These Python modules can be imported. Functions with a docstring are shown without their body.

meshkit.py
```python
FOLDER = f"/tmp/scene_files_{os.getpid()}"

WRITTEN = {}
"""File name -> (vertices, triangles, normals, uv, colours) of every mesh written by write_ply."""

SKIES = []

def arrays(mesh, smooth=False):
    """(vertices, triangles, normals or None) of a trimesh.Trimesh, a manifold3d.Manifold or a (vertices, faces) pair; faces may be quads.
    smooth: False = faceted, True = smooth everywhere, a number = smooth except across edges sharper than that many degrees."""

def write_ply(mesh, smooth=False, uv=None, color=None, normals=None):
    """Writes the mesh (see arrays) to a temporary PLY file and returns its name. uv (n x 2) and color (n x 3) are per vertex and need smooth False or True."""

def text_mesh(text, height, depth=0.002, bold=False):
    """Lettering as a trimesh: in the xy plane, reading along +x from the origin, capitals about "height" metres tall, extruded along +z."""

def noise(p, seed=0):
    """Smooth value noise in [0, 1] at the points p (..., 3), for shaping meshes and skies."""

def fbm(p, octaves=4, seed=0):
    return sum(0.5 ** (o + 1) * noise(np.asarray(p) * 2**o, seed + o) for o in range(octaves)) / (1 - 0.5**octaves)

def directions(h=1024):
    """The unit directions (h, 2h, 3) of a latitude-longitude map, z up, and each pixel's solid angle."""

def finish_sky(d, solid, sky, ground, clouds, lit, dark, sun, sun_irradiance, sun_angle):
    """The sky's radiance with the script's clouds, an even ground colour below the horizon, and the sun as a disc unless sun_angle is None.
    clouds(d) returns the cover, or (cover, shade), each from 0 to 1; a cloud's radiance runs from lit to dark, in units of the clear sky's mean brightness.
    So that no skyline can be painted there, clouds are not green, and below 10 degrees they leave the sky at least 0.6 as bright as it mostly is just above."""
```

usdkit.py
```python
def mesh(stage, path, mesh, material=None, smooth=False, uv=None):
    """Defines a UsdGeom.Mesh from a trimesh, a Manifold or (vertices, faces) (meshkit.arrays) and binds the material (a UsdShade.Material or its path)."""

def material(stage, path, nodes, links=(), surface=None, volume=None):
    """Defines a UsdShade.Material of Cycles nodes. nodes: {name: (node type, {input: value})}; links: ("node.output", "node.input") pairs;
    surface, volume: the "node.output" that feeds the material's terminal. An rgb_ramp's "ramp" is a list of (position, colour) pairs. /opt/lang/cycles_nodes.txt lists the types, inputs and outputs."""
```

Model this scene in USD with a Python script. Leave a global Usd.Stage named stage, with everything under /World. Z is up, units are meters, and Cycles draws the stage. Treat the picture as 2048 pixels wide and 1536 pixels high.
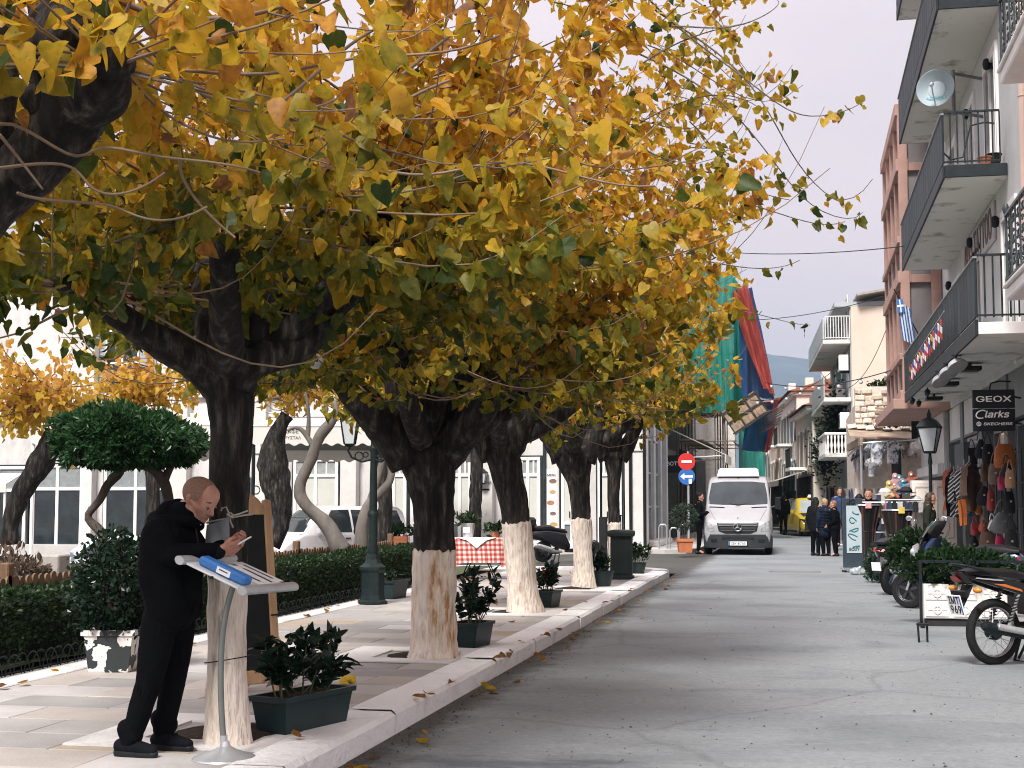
import math, random
import numpy as np, trimesh, usdkit, meshkit, manifold3d as m3
from shapely.geometry import Polygon, Point
from pxr import Usd, UsdGeom, UsdLux, UsdShade, Gf, Sdf

stage = Usd.Stage.CreateInMemory()
UsdGeom.SetStageUpAxis(stage, 'Z'); UsdGeom.SetStageMetersPerUnit(stage, 1.0)
UsdGeom.Xform.Define(stage, '/World')
# ---------------------------------------------------------------- camera, sky, sun, exposure
FPX, YAW, PITCH = 2900.0, math.radians(11.2), math.radians(4.67)     # x = across the street, y = along it
EYE = np.array([0, 0, 1.5])
CH = np.array([-math.sin(YAW), math.cos(YAW), 0]); CR = np.array([math.cos(YAW), math.sin(YAW), 0]); CZ = np.array([0, 0, 1.0])
CF = CH * math.cos(PITCH) + CZ * math.sin(PITCH); CU = CZ * math.cos(PITCH) - CH * math.sin(PITCH)
cam = UsdGeom.Camera.Define(stage, '/World/camera')
cam.AddTransformOp().Set(Gf.Matrix4d(*CR, 0, *CU, 0, *(-CF), 0, *EYE, 1))
cam.CreateHorizontalApertureAttr(36.0); cam.CreateFocalLengthAttr(36.0 * FPX / 2048)
cam.CreateExposureAttr(1.95)
SUN_EL, SUN_AZ = math.radians(50), math.radians(190)                     # azimuth = atan2(x, y) of the way to the sun
usdkit.material(stage, '/World/Looks/overcast_sky', {
    'sky': ('sky_texture', {'sky_type': 'single_scattering', 'sun_disc': False, 'sun_elevation': SUN_EL, 'sun_rotation': SUN_AZ}),
    'tc': ('texture_coordinate', {}), 'map': ('mapping', {'scale': (1.0, 1.0, 2.6)}),
    'n': ('noise_texture', {'scale': 3.0, 'detail': 5.0, 'roughness': 0.5}),
    'cloud': ('rgb_ramp', {'ramp': [(0.3, (1.34, 1.20, 1.27)), (0.7, (1.58, 1.37, 1.42))]}),
    # the CIE standard overcast sky: luminance grows as 1 + 2 sin(elevation)
    'sep': ('separate_xyz', {}), 'up': ('math', {'math_type': 'maximum', 'value2': 0.0}), 'cie': ('math', {'math_type': 'multiply_add', 'value2': 2.0, 'value3': 1.0}), 'lum': ('vector_math', {'math_type': 'scale'}),
    'mix': ('mix', {'fac': 0.97}), 'bg': ('background_shader', {'strength': 0.1})},
    [('tc.generated', 'map.vector'), ('map.vector', 'n.vector'), ('n.fac', 'cloud.fac'), ('sky.color', 'mix.color1'), ('tc.generated', 'sep.vector'), ('sep.z', 'up.value1'), ('up.value', 'cie.value1'), ('cloud.color', 'lum.vector1'), ('cie.value', 'lum.scale'), ('lum.vector', 'mix.color2'), ('mix.color', 'bg.color')], surface='bg.background')
dome = UsdLux.DomeLight.Define(stage, '/World/sky')
UsdShade.MaterialBindingAPI.Apply(dome.GetPrim()).Bind(UsdShade.Material.Get(stage, '/World/Looks/overcast_sky'))
dome.GetPrim().SetCustomDataByKey('kind', 'structure')
sun = UsdLux.DistantLight.Define(stage, '/World/sun')
sun.CreateNormalizeAttr(True); sun.CreateIntensityAttr(0.4); sun.CreateAngleAttr(14.0); sun.CreateColorAttr(Gf.Vec3f(1.0, 0.97, 0.93))
sun.AddRotateXYZOp().Set(Gf.Vec3f(math.degrees(math.pi / 2 - SUN_EL), 0, 180 - math.degrees(SUN_AZ)))

# ---------------------------------------------------------------- pixel -> place (pixels of the 2048 px photograph)
def ray(x, y): return CF + CR * (x - 1024) / FPX + CU * (768 - y) / FPX
def atZ(x, y, z=0.0): d = ray(x, y); return EYE + d * (z - EYE[2]) / d[2]
def atX(x, y, X): d = ray(x, y); return EYE + d * X / d[0]
def atY(x, y, Y): d = ray(x, y); return EYE + d * Y / d[1]
def atD(x, y, D): d = ray(x, y); return EYE + d * D / float(d @ CH)
def proj(p):
    q = np.asarray(p, float) - EYE; w = q @ CF
    return np.stack([1024 + FPX * (q @ CR) / w, 768 - FPX * (q @ CU) / w, w], -1)
def cv(a, b, c=0.0): return CR * a + CH * b + CZ * c            # a vector: right, away, up as seen by the camera

# ---------------------------------------------------------------- mesh helpers
def Rz(a): c, s = math.cos(a), math.sin(a); return np.array([[c, -s, 0], [s, c, 0], [0, 0, 1.0]])
def Rx(a): c, s = math.cos(a), math.sin(a); return np.array([[1, 0, 0], [0, c, -s], [0, s, c]], float)
def Ry(a): c, s = math.cos(a), math.sin(a); return np.array([[c, 0, s], [0, 1, 0], [-s, 0, c]], float)
def unit(v): v = np.asarray(v, float); return v / max(np.linalg.norm(v), 1e-12)
def frame(x, y): x = unit(x); z = unit(np.cross(x, y)); return np.stack([x, np.cross(z, x), z], 1)   # columns are the axes
QUAD = [(0, 1, 3, 2), (4, 6, 7, 5), (0, 4, 5, 1), (2, 3, 7, 6), (0, 2, 6, 4), (1, 5, 7, 3)]
class G:
    def __init__(s): s.v, s.f, s.n = [], [], 0
    def add(s, v, f):
        v = np.asarray(v, float).reshape(-1, 3); f = np.asarray(f, int)
        if f.ndim == 2 and f.shape[1] == 4: f = np.vstack([f[:, [0, 1, 2]], f[:, [0, 2, 3]]])
        s.v.append(v); s.f.append(f + s.n); s.n += len(v); return s
    def box(s, c, d, R=None, ch=0.0):
        d = np.asarray(d, float) / 2
        if ch > 0:
            ch = min(ch, d.min() * 0.9); pts = []
            for sx in (-1, 1):
                for sy in (-1, 1):
                    for sz in (-1, 1):
                        for k in range(3):
                            q = d - ch; q[k] += ch; pts.append(q * (sx, sy, sz))
            h = trimesh.convex.convex_hull(np.array(pts)); v, f = np.array(h.vertices), np.array(h.faces)
        else:
            v = np.array([(x, y, z) for x in (-1, 1) for y in (-1, 1) for z in (-1, 1)]) * d; f = np.array(QUAD)
        if R is not None: v = v @ np.asarray(R).T
        return s.add(v + np.asarray(c, float), f)
    def bb(s, lo, hi, ch=0.0): lo, hi = np.asarray(lo, float), np.asarray(hi, float); return s.box((lo + hi) / 2, hi - lo, ch=ch)
    def tube(s, pts, r, n=8, cap=True, closed=False):
        p = np.asarray(pts, float); m = len(p); r = np.broadcast_to(np.asarray(r, float), (m,))
        t = np.roll(p, -1, 0) - np.roll(p, 1, 0) if closed else np.gradient(p, axis=0)
        t /= np.maximum(np.linalg.norm(t, axis=1, keepdims=True), 1e-9)
        u = unit(np.cross(t[0], (0, 0, 1) if abs(t[0][2]) < 0.9 else (1, 0, 0))); V = []
        a = np.arange(n) * 2 * math.pi / n
        for i in range(m):
            u = unit(u - t[i] * (u @ t[i])); w = np.cross(t[i], u)
            V.append(p[i] + r[i] * (np.cos(a)[:, None] * u + np.sin(a)[:, None] * w))
        return s.rings(V, cap and not closed, closed)
    def rings(s, R, cap=True, closed=False):
        m, n = len(R), len(R[0]); V = np.concatenate(R); i = np.arange(n); j = (i + 1) % n; F = []
        for k in range(m if closed else m - 1):
            a, b = k * n, ((k + 1) % m) * n
            F.append(np.stack([a + i, a + j, b + j, b + i], 1))
        F = np.concatenate(F); F = np.vstack([F[:, [0, 1, 2]], F[:, [0, 2, 3]]])
        if cap:
            c0, c1 = len(V), len(V) + 1; V = np.vstack([V, R[0].mean(0), R[-1].mean(0)]); b = (m - 1) * n
            F = np.vstack([F, np.stack([np.full(n, c0), j, i], 1), np.stack([np.full(n, c1), b + i, b + j], 1)])
        return s.add(V, F)
    def lathe(s, prof, n=20, c=(0, 0, 0), R=None, cap=True):
        a = np.arange(n) * 2 * math.pi / n; L = []
        for r, z in prof: L.append(np.stack([r * np.cos(a), r * np.sin(a), np.full(n, z)], 1))
        L = [(q @ np.asarray(R).T if R is not None else q) + np.asarray(c, float) for q in L]
        return s.rings(L, cap)
    def prism(s, poly, h, R=None, c=(0, 0, 0)):
        poly = poly if hasattr(poly, 'exterior') else Polygon(poly)
        m = trimesh.creation.extrude_polygon(poly.buffer(0), h, engine='earcut'); v = np.array(m.vertices)
        if R is not None: v = v @ np.asarray(R).T
        return s.add(v + np.asarray(c, float), m.faces)
    def sph(s, c, r, k=2, R=None):
        m = trimesh.creation.icosphere(k); v = np.array(m.vertices) * np.asarray(r, float)
        if R is not None: v = v @ np.asarray(R).T
        return s.add(v + np.asarray(c, float), m.faces)
    def tor(s, c, R0, r, n=28, k=8, R=None, a0=0.0, a1=None):
        a = np.linspace(a0, a1, n) if a1 is not None else np.arange(n) * 2 * math.pi / n
        p = np.stack([R0 * np.cos(a), R0 * np.sin(a), 0 * a], 1)
        if R is not None: p = p @ np.asarray(R).T
        return s.tube(p + np.asarray(c, float), r, k, closed=a1 is None)
    def hull(s, pts): h = trimesh.convex.convex_hull(np.asarray(pts, float)); return s.add(h.vertices, h.faces)
    def text(s, txt, h, c, right, up, depth=0.004, bold=False, center=True, shear=0.0, width=None):
        m = meshkit.text_mesh(txt, h, depth, bold); v = np.array(m.vertices)
        if width: v[:, 0] *= width / (v[:, 0].max() - v[:, 0].min())
        v[:, 0] += shear * v[:, 1]
        if center: v[:, 0] -= (v[:, 0].max() + v[:, 0].min()) / 2
        right, up = unit(right), unit(up); out = np.cross(right, up)
        return s.add(np.asarray(c, float) + v[:, :1] * right + v[:, 1:2] * up + v[:, 2:] * out, m.faces)
    def xf(s, R=None, t=(0, 0, 0)):
        s.v = [(v @ np.asarray(R).T if R is not None else v) + np.asarray(t, float) for v in s.v]; return s
    def get(s): return np.concatenate(s.v), np.concatenate(s.f)

# ---------------------------------------------------------------- scene helpers
used, LOC = {}, {}
def numbered(parent, name):
    k = used.get((parent, name), 0); used[(parent, name)] = k + 1
    return f'{parent}/{name}' if k == 0 else f'{parent}/{name}_{k:03d}'
def tag(path, label=None, cat=None, group=None, kind=None):
    p = stage.GetPrimAtPath(path)
    for k, t in (('label', label), ('category', cat), ('group', group), ('kind', kind)):
        if t: p.SetCustomDataByKey(k, t)
    return path
def thing(name, label, cat, loc=(0, 0, 0), rz=0.0, group=None):
    path = numbered('/World', name); x = UsdGeom.Xform.Define(stage, path); loc = np.asarray(loc, float)
    x.AddTranslateOp().Set(Gf.Vec3d(*map(float, loc)))
    if rz: x.AddRotateZOp().Set(math.degrees(rz))
    LOC[path] = (loc, rz); return tag(path, label, cat, group)
def part(parent, name, g, m, smooth=False, label=None, kind=None, world=False):
    v, f = g.get() if isinstance(g, G) else g
    if world and parent in LOC: v = (np.asarray(v) - LOC[parent][0]) @ Rz(LOC[parent][1])
    path = numbered(parent, name); usdkit.mesh(stage, path, (v, f), m, smooth)
    if parent in LOC and world: LOC[path] = LOC[parent]
    if label or kind: tag(path, label, None, None, kind)
    return path
def single(name, g, m, label, cat, smooth=False, group=None, kind=None):
    return tag(part('/World', name, g, m, smooth), label, cat, group, kind)
def structure(name, g, m, smooth=False, label=None): return tag(part('/World', name, g, m, smooth), label, None, None, 'structure')
def dup(src, loc, rz=0.0, label=None, group=None):
    d = stage.GetPrimAtPath(src).GetCustomData(); base = src.rsplit('/', 1)[1]
    while base[-4:-3] == '_' and base[-3:].isdigit(): base = base[:-4]
    q = thing(base, label or d.get('label'), d.get('category'), loc, rz, group or d.get('group'))
    p = stage.GetPrimAtPath(q); p.GetReferences().AddInternalReference(src); p.SetInstanceable(True)
    return q

# ---------------------------------------------------------------- materials
mats = {}
def M(name, col, rough=0.6, var=0.15, scale=6.0, bump=0.0, bscale=30.0, metal=0.0, col2=None, spec=0.5, stretch=(1, 1, 1), coat=0.0, lo=0.35, hi=0.65, bdist=0.02):
    """A principled surface whose colour wanders between two tones with a fine and a coarse noise."""
    if name in mats: return mats[name]
    if spec == 0.5 and max(col) < .045: spec = .2
    a = np.array(col, float); b = np.array(col2, float) if col2 is not None else np.clip(a * (1 + var), 0, 1)
    a = a if col2 is not None else a * (1 - var)
    N = {'tc': ('texture_coordinate', {}), 'mp': ('mapping', {'scale': stretch}),
         'n': ('noise_texture', {'scale': scale, 'detail': 6.0, 'roughness': 0.65}),
         'r': ('rgb_ramp', {'ramp': [(lo, tuple(a)), (hi, tuple(b))]}),
         'p': ('principled_bsdf', {'roughness': rough, 'metallic': metal, 'specular_ior_level': spec, 'coat_weight': coat})}
    L = [('tc.object', 'mp.vector'), ('mp.vector', 'n.vector'), ('n.fac', 'r.fac'), ('r.color', 'p.base_color')]
    if bump:
        N['bn'] = ('noise_texture', {'scale': bscale, 'detail': 4.0, 'roughness': 0.6}); N['b'] = ('bump', {'strength': bump, 'distance': bdist})
        L += [('mp.vector', 'bn.vector'), ('bn.fac', 'b.height'), ('b.normal', 'p.normal')]
    mats[name] = usdkit.material(stage, '/World/Looks/' + name, N, L, surface='p.BSDF'); return mats[name]
def leafM(name, stops, trans=0.45, rough=0.55, island=False):
    """Leaf: colour by leaf (random island of a mesh or random object), part of the light passes through."""
    if name in mats: return mats[name]
    N = {'tc': ('texture_coordinate', {}), 'n': ('noise_texture', {'scale': 14.0, 'detail': 3.0}),
         'src': ('geometry', {}) if island else ('object_info', {}),
         'ma': ('math', {'math_type': 'multiply_add', 'value2': 0.22, 'value3': -0.11}), 'ad': ('math', {'math_type': 'add'}),
         'r': ('rgb_ramp', {'ramp': stops}), 'p': ('principled_bsdf', {'roughness': rough, 'specular_ior_level': 0.3}),
         't': ('translucent_bsdf', {}), 'm': ('mix_closure', {'fac': trans})}
    L = [('tc.object', 'n.vector'), ('n.fac', 'ma.value1'), ('ma.value', 'ad.value1'), ('src.random_per_island' if island else 'src.random', 'ad.value2'),
         ('ad.value', 'r.fac'), ('r.color', 'p.base_color'), ('r.color', 't.color'), ('p.BSDF', 'm.closure1'), ('t.BSDF', 'm.closure2')]
    mats[name] = usdkit.material(stage, '/World/Looks/' + name, N, L, surface='m.closure'); return mats[name]
def glassM(name, tint=(0.9, 0.95, 0.95), ior=1.5):
    if name in mats: return mats[name]
    mats[name] = usdkit.material(stage, '/World/Looks/' + name, {'f': ('fresnel', {'IOR': ior}), 't': ('transparent_bsdf', {'color': tint}),
        'g': ('glossy_bsdf', {'color': (0.95, 0.95, 0.95), 'roughness': 0.03}), 'm': ('mix_closure', {})},
        [('f.fac', 'm.fac'), ('t.BSDF', 'm.closure1'), ('g.BSDF', 'm.closure2')], surface='m.closure'); return mats[name]
rng = np.random.default_rng(7)
WHITE = M('white_paint', (0.74, 0.72, 0.70), 0.55, 0.07, 3, 0.25, 40)
PLASTER = M('white_plaster', (0.62, 0.61, 0.60), 0.85, 0.10, 1.2, 0.3, 25)
BLACKMETAL = M('black_iron', (0.012, 0.016, 0.018), 0.45, 0.3, 20)
DARKTEAL = M('dark_teal_paint', (0.030, 0.045, 0.052), 0.5, 0.25, 3)
STEEL = M('brushed_steel', (0.55, 0.57, 0.58), 0.35, 0.08, 30, metal=0.8)
CHROME = M('chrome', (0.8, 0.82, 0.84), 0.12, 0.03, 10, metal=1.0)
RUBBER = M('tyre_rubber', (0.014, 0.014, 0.015), 0.75, 0.3, 30, 0.3, 120)
DARKGLASS = M('dark_glass', (0.018, 0.026, 0.030), 0.06, 0.3, 2, spec=0.8)
BLACKPLASTIC = M('black_plastic', (0.014, 0.015, 0.017), 0.42, 0.25, 15)
PANE = glassM('window_pane')
SOIL = M('planter_soil', (0.035, 0.025, 0.018), 0.95, 0.5, 30, 0.8, 60)
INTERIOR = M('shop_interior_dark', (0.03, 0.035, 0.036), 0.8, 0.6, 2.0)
# ================================================================ the setting
PZ = 0.13
def roadM():
    N = {'tc': ('texture_coordinate', {}), 'sep': ('separate_xyz', {}),
         'n1': ('noise_texture', {'scale': 0.55, 'detail': 6.0, 'roughness': 0.62}), 'r1': ('rgb_ramp', {'ramp': [(0.3, (0.190, 0.212, 0.222)), (0.7, (0.255, 0.272, 0.280))]}),
         'n2': ('noise_texture', {'scale': 16.0, 'detail': 9.0, 'roughness': 0.95}), 'r2': ('rgb_ramp', {'ramp': [(0.36, (0.30, 0.30, 0.30)), (0.43, (0.82, 0.82, 0.82)), (0.57, (1.08, 1.08, 1.08)), (0.64, (1.65, 1.65, 1.65))]}),
         'm1': ('mix', {'mix_type': 'multiply', 'fac': 1.0}),
         # long dark stains across the carriageway (water marks and tyre dirt)
         'mp': ('mapping', {'scale': (0.45, 0.8, 1.0)}), 'n3': ('noise_texture', {'scale': 1.0, 'detail': 7.0, 'roughness': 0.6, 'distortion': 0.6}),
         'r3': ('rgb_ramp', {'ramp': [(0.53, (1, 1, 1)), (0.60, (0.62, 0.63, 0.65)), (0.70, (0.50, 0.51, 0.53))]}), 'm2': ('mix', {'mix_type': 'multiply', 'fac': 0.45}),
         # gutter dirt along the left kerb
         'gx': ('map_range', {'from_min': -2.62, 'from_max': -2.1, 'to_min': 0.62, 'to_max': 0.0, 'clamp': True}), 'ga': ('math', {'math_type': 'add'}), 'gn': ('noise_texture', {'scale': 2.5, 'detail': 6.0, 'roughness': 0.7}),
         'gr': ('rgb_ramp', {'ramp': [(0.62, (1, 1, 1)), (0.95, (0.28, 0.26, 0.22))]}), 'mb': ('mapping', {'scale': (.35, 1.0, 1.0), 'location': (0, 0, 0)}), 'bn': ('noise_texture', {'scale': 1.6, 'detail': 6.0, 'roughness': .65}), 'by': ('map_range', {'from_min': 7.0, 'from_max': 9.2, 'to_min': .30, 'to_max': 0.0, 'clamp': True}), 'ba': ('math', {'math_type': 'add'}), 'br': ('rgb_ramp', {'ramp': [(.66, (1, 1, 1)), (.74, (.55, .57, .60)), (1, (.42, .44, .47))]}), 'm5': ('mix', {'mix_type': 'multiply', 'fac': .9}), 'm3': ('mix', {'mix_type': 'multiply', 'fac': 1.0}),
         # cracks
         'cn': ('noise_texture', {'scale': 1.3, 'detail': 4.0}), 'cm': ('mix', {'fac': 0.3}), 'vo': ('voronoi_texture', {'feature': 'distance_to_edge', 'scale': 0.28}),
         'cr': ('rgb_ramp', {'ramp': [(0.0, (0.5, 0.5, 0.5)), (0.003, (0.6, 0.6, 0.6)), (0.006, (1, 1, 1))]}), 'm4': ('mix', {'mix_type': 'multiply', 'fac': 0.4}),
         'b': ('bump', {'strength': 0.5, 'distance': 0.01}), 'p': ('principled_bsdf', {'roughness': 0.62, 'specular_ior_level': 0.4})}
    L = [('tc.object', 'n1.vector'), ('n1.fac', 'r1.fac'), ('tc.object', 'n2.vector'), ('n2.fac', 'r2.fac'), ('r1.color', 'm1.color1'), ('r2.color', 'm1.color2'),
         ('tc.object', 'mp.vector'), ('mp.vector', 'n3.vector'), ('n3.fac', 'r3.fac'), ('m1.color', 'm2.color1'), ('r3.color', 'm2.color2'),
         ('tc.object', 'sep.vector'), ('sep.x', 'gx.value'), ('gx.result', 'ga.value1'), ('tc.object', 'gn.vector'), ('gn.fac', 'ga.value2'), ('ga.value', 'gr.fac'), ('m2.color', 'm3.color1'), ('gr.color', 'm3.color2'),
         ('tc.object', 'cn.vector'), ('tc.object', 'cm.color1'), ('cn.color', 'cm.color2'), ('cm.color', 'vo.vector'), ('vo.distance', 'cr.fac'), ('m3.color', 'm4.color1'), ('cr.color', 'm4.color2'),
         ('tc.object', 'mb.vector'), ('mb.vector', 'bn.vector'), ('sep.y', 'by.value'), ('by.result', 'ba.value1'), ('bn.fac', 'ba.value2'), ('ba.value', 'br.fac'), ('m4.color', 'm5.color1'), ('br.color', 'm5.color2'), ('m5.color', 'p.base_color'), ('n2.fac', 'b.height'), ('b.normal', 'p.normal')]
    return usdkit.material(stage, '/World/Looks/asphalt', N, L, surface='p.BSDF')
ASPHALT = roadM()
def sheet(xs, ys, zf):
    X, Y = np.meshgrid(xs, ys, indexing='ij'); V = np.stack([X, Y, zf(X, Y)], -1).reshape(-1, 3); n = len(ys)
    i, j = np.meshgrid(np.arange(len(xs) - 1), np.arange(n - 1), indexing='ij'); a = (i * n + j).ravel()
    return G().add(V, np.stack([a, a + n, a + n + 1, a + 1], 1))
def fall(X): return -0.05 * np.clip(-6.0 - X, 0, 34)                 # the side street drops towards the left
structure('ground', sheet(np.linspace(-2500, 2500, 11), np.linspace(-600, 4400, 11), lambda X, Y: 0 * X - 1.3), M('dry_earth', (0.12, 0.11, 0.09), 0.95, 0.3, 0.02))
structure('road', sheet(np.linspace(-2.6, 8, 12), np.linspace(-8, 190, 100), lambda X, Y: 0.02 * np.clip((X + 0.6), -2, 2) * 0), ASPHALT)
def side_z(X, Y): return fall(X)
structure('side_street', sheet(np.linspace(-60, -2.6, 40), np.linspace(31.0, 43.4, 8), side_z), ASPHALT)
# ---- the square's raised pavement: slab, single paving stones, painted kerb stones
EDGE, KX0, KX1, YEND = -6.15, -2.92, -2.60, 30.6
PAVE = [M('paving_stone_%s' % n, c, 0.62, 0.10, 2.5, 0.3, 60, spec=0.45) for n, c in (('grey', (0.33, 0.315, 0.30)), ('warm', (0.39, 0.355, 0.32)), ('pale', (0.42, 0.40, 0.385)), ('ochre', (0.36, 0.30, 0.235)), ('dull', (0.28, 0.27, 0.26)))]
slab = G().bb((-60, -8, -1.25), (KX1 - 0.06, YEND - 0.5, PZ - 0.03))
pav = structure('pavement', slab, M('mortar_bed', (0.16, 0.15, 0.14), 0.9, 0.25, 8))
def chamf(x0, y0, x1, y1, z0, z1, c, tilt=0.0):
    v = [(x0, y0, z0), (x1, y0, z0), (x1, y1, z0), (x0, y1, z0), (x0, y0, z1 - c), (x1, y0, z1 - c), (x1, y1, z1 - c), (x0, y1, z1 - c),
         (x0 + c, y0 + c, z1 + tilt), (x1 - c, y0 + c, z1 + tilt), (x1 - c, y1 - c, z1 - tilt), (x0 + c, y1 - c, z1 - tilt)]
    f = [(8, 9, 10, 11)] + [(i, (i + 1) % 4, (i + 1) % 4 + 4, i + 4) for i in range(4)] + [(i + 4, (i + 1) % 4 + 4, (i + 1) % 4 + 8, i + 8) for i in range(4)]
    return G().add(v, f)
y, row = 6.0, 0
while y < 30.0:
    d = 0.52 if y < 16 else 0.80
    xs = [EDGE + 0.33 + (0.0 if row % 2 else -0.42)]
    while xs[-1] < KX0: xs.append(xs[-1] + 0.84)
    for a, b in zip(xs[:-1], xs[1:]):
        a2, b2 = max(a, EDGE + 0.33), min(b, KX0)
        if b2 - a2 < 0.12: continue
        k = rng.choice(5, p=[.3, .25, .22, .08, .15]); h = PZ + rng.normal(0, 0.0022)
        part(pav, 'paving_stone', chamf(a2 + .004, y + .004, b2 - .004, y + d - .004, PZ - .03, h, .006, rng.normal(0, .001)), PAVE[k])
    y += d; row += 1
KERB = M('whitewashed_kerb', (0.82, 0.82, 0.81), 0.7, 0.1, 2.4, 0.7, 14, col2=(0.55, 0.53, 0.50), lo=0.54, hi=0.80, bdist=0.03)
def kerbstone(p0, p1, q0, q1, z):                                      # outer p, inner q, two points each
    o = [np.array((*a, 0.0)) for a in (p0, p1, q1, q0)]; r = .03
    inn = [o[0] + unit(o[3] - o[0]) * r, o[1] + unit(o[2] - o[1]) * r, o[2], o[3]]; b = np.array((0, 0, -.2)); zz = np.array((0, 0, z))
    d = unit(o[1] - o[0]) * .006
    o = [o[0] + d, o[1] - d, o[2] - d, o[3] + d]; inn = [inn[0] + d, inn[1] - d, inn[2] - d, inn[3] + d]
    mid = [a + zz - np.array((0, 0, .028)) for a in o[:2]] + [a + zz for a in o[2:]]; top = [a + zz for a in inn]
    V = [a + b for a in o] + mid + top
    return G().add(V, [(8, 9, 10, 11)] + [(i, (i + 1) % 4, (i + 1) % 4 + 4, i + 4) for i in range(4)] + [(4, 5, 9, 8)])
kerb = structure('kerb', G().bb((KX0 + .02, 3, -.2), (KX1 - .03, YEND - 1.2, PZ - .01)), KERB)
yy = 4.0
while yy < YEND - 1.3:
    L = min(1.0 + rng.uniform(-.12, .12), YEND - 1.2 - yy); w = rng.normal(0, .006)
    part(kerb, 'kerb_stone', kerbstone((KX1 + w, yy), (KX1 + w, yy + L), (KX0, yy), (KX0, yy + L), PZ + .02 + rng.normal(0, .004)), KERB); yy += L
cxk, cyk = KX1 - 1.2, YEND - 1.2
for k in range(4):
    a0, a1 = math.pi / 2 * k / 4, math.pi / 2 * (k + 1) / 4; P = lambda r, a: (cxk + r * math.cos(a), cyk + r * math.sin(a))
    part(kerb, 'kerb_stone', kerbstone(P(1.2, a0), P(1.2, a1), P(.88, a0), P(.88, a1), PZ + .02), KERB)
for k in range(12):
    x1, x0 = cxk - k * 1.1, cxk - (k + 1) * 1.1
    part(kerb, 'kerb_stone', kerbstone((x1, YEND), (x0, YEND), (x1, YEND - .32), (x0, YEND - .32), PZ + .02), KERB)
a = np.linspace(0, math.pi / 2, 7); fan = np.vstack([[(cxk, cyk, PZ)], np.stack([cxk + .9 * np.cos(a), cyk + .9 * np.sin(a), 0 * a + PZ], 1), [(cxk, YEND - .3, PZ)]])
part(pav, 'corner_paving', G().add(fan, [(0, i, i + 1) for i in range(1, len(fan) - 1)]), PAVE[0])
# whitewashed strip in front of the hedge and whitewashed frames round the tree pits
STRIP = M('worn_whitewash', (0.66, 0.64, 0.62), 0.75, 0.1, 1.8, 0.4, 30, col2=(0.36, 0.34, 0.32), lo=0.55, hi=0.75)
yy = 6.0
while yy < 24.5:
    L = rng.uniform(1.0, 1.5); part(pav, 'edging_stone', chamf(EDGE - .02, yy + .005, EDGE + .325, yy + L - .005, PZ - .03, PZ + .008, .008), STRIP); yy += L
TREES = [(-3.33, 8.30), (-3.30, 12.75), (-3.45, 18.0), (-3.50, 23.0), (-3.42, 27.2)]
for i, (tx, ty) in enumerate(TREES):
    o, q = (.78, .62), (.42, .34); z = PZ + .010
    ring = Polygon([(tx - o[0], ty - o[1]), (KX0 - .01, ty - o[1]), (KX0 - .01, ty + o[1]), (tx - o[0], ty + o[1])], [[(tx - q[0], ty - q[1]), (tx - q[0], ty + q[1]), (tx + q[0] * .6, ty + q[1]), (tx + q[0] * .6, ty - q[1])]])
    part(pav, 'painted_pit_frame', G().prism(ring, .012, c=(0, 0, PZ + .002)), STRIP)
    s = G().lathe([(.02, .05), (.15, .035), (.3, .015), (.44, -.01)], 14, (tx, ty, PZ)); s.v = [v * (1, 1, 1) for v in s.v]
    part(pav, 'pit_soil', s, SOIL, True)
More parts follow.
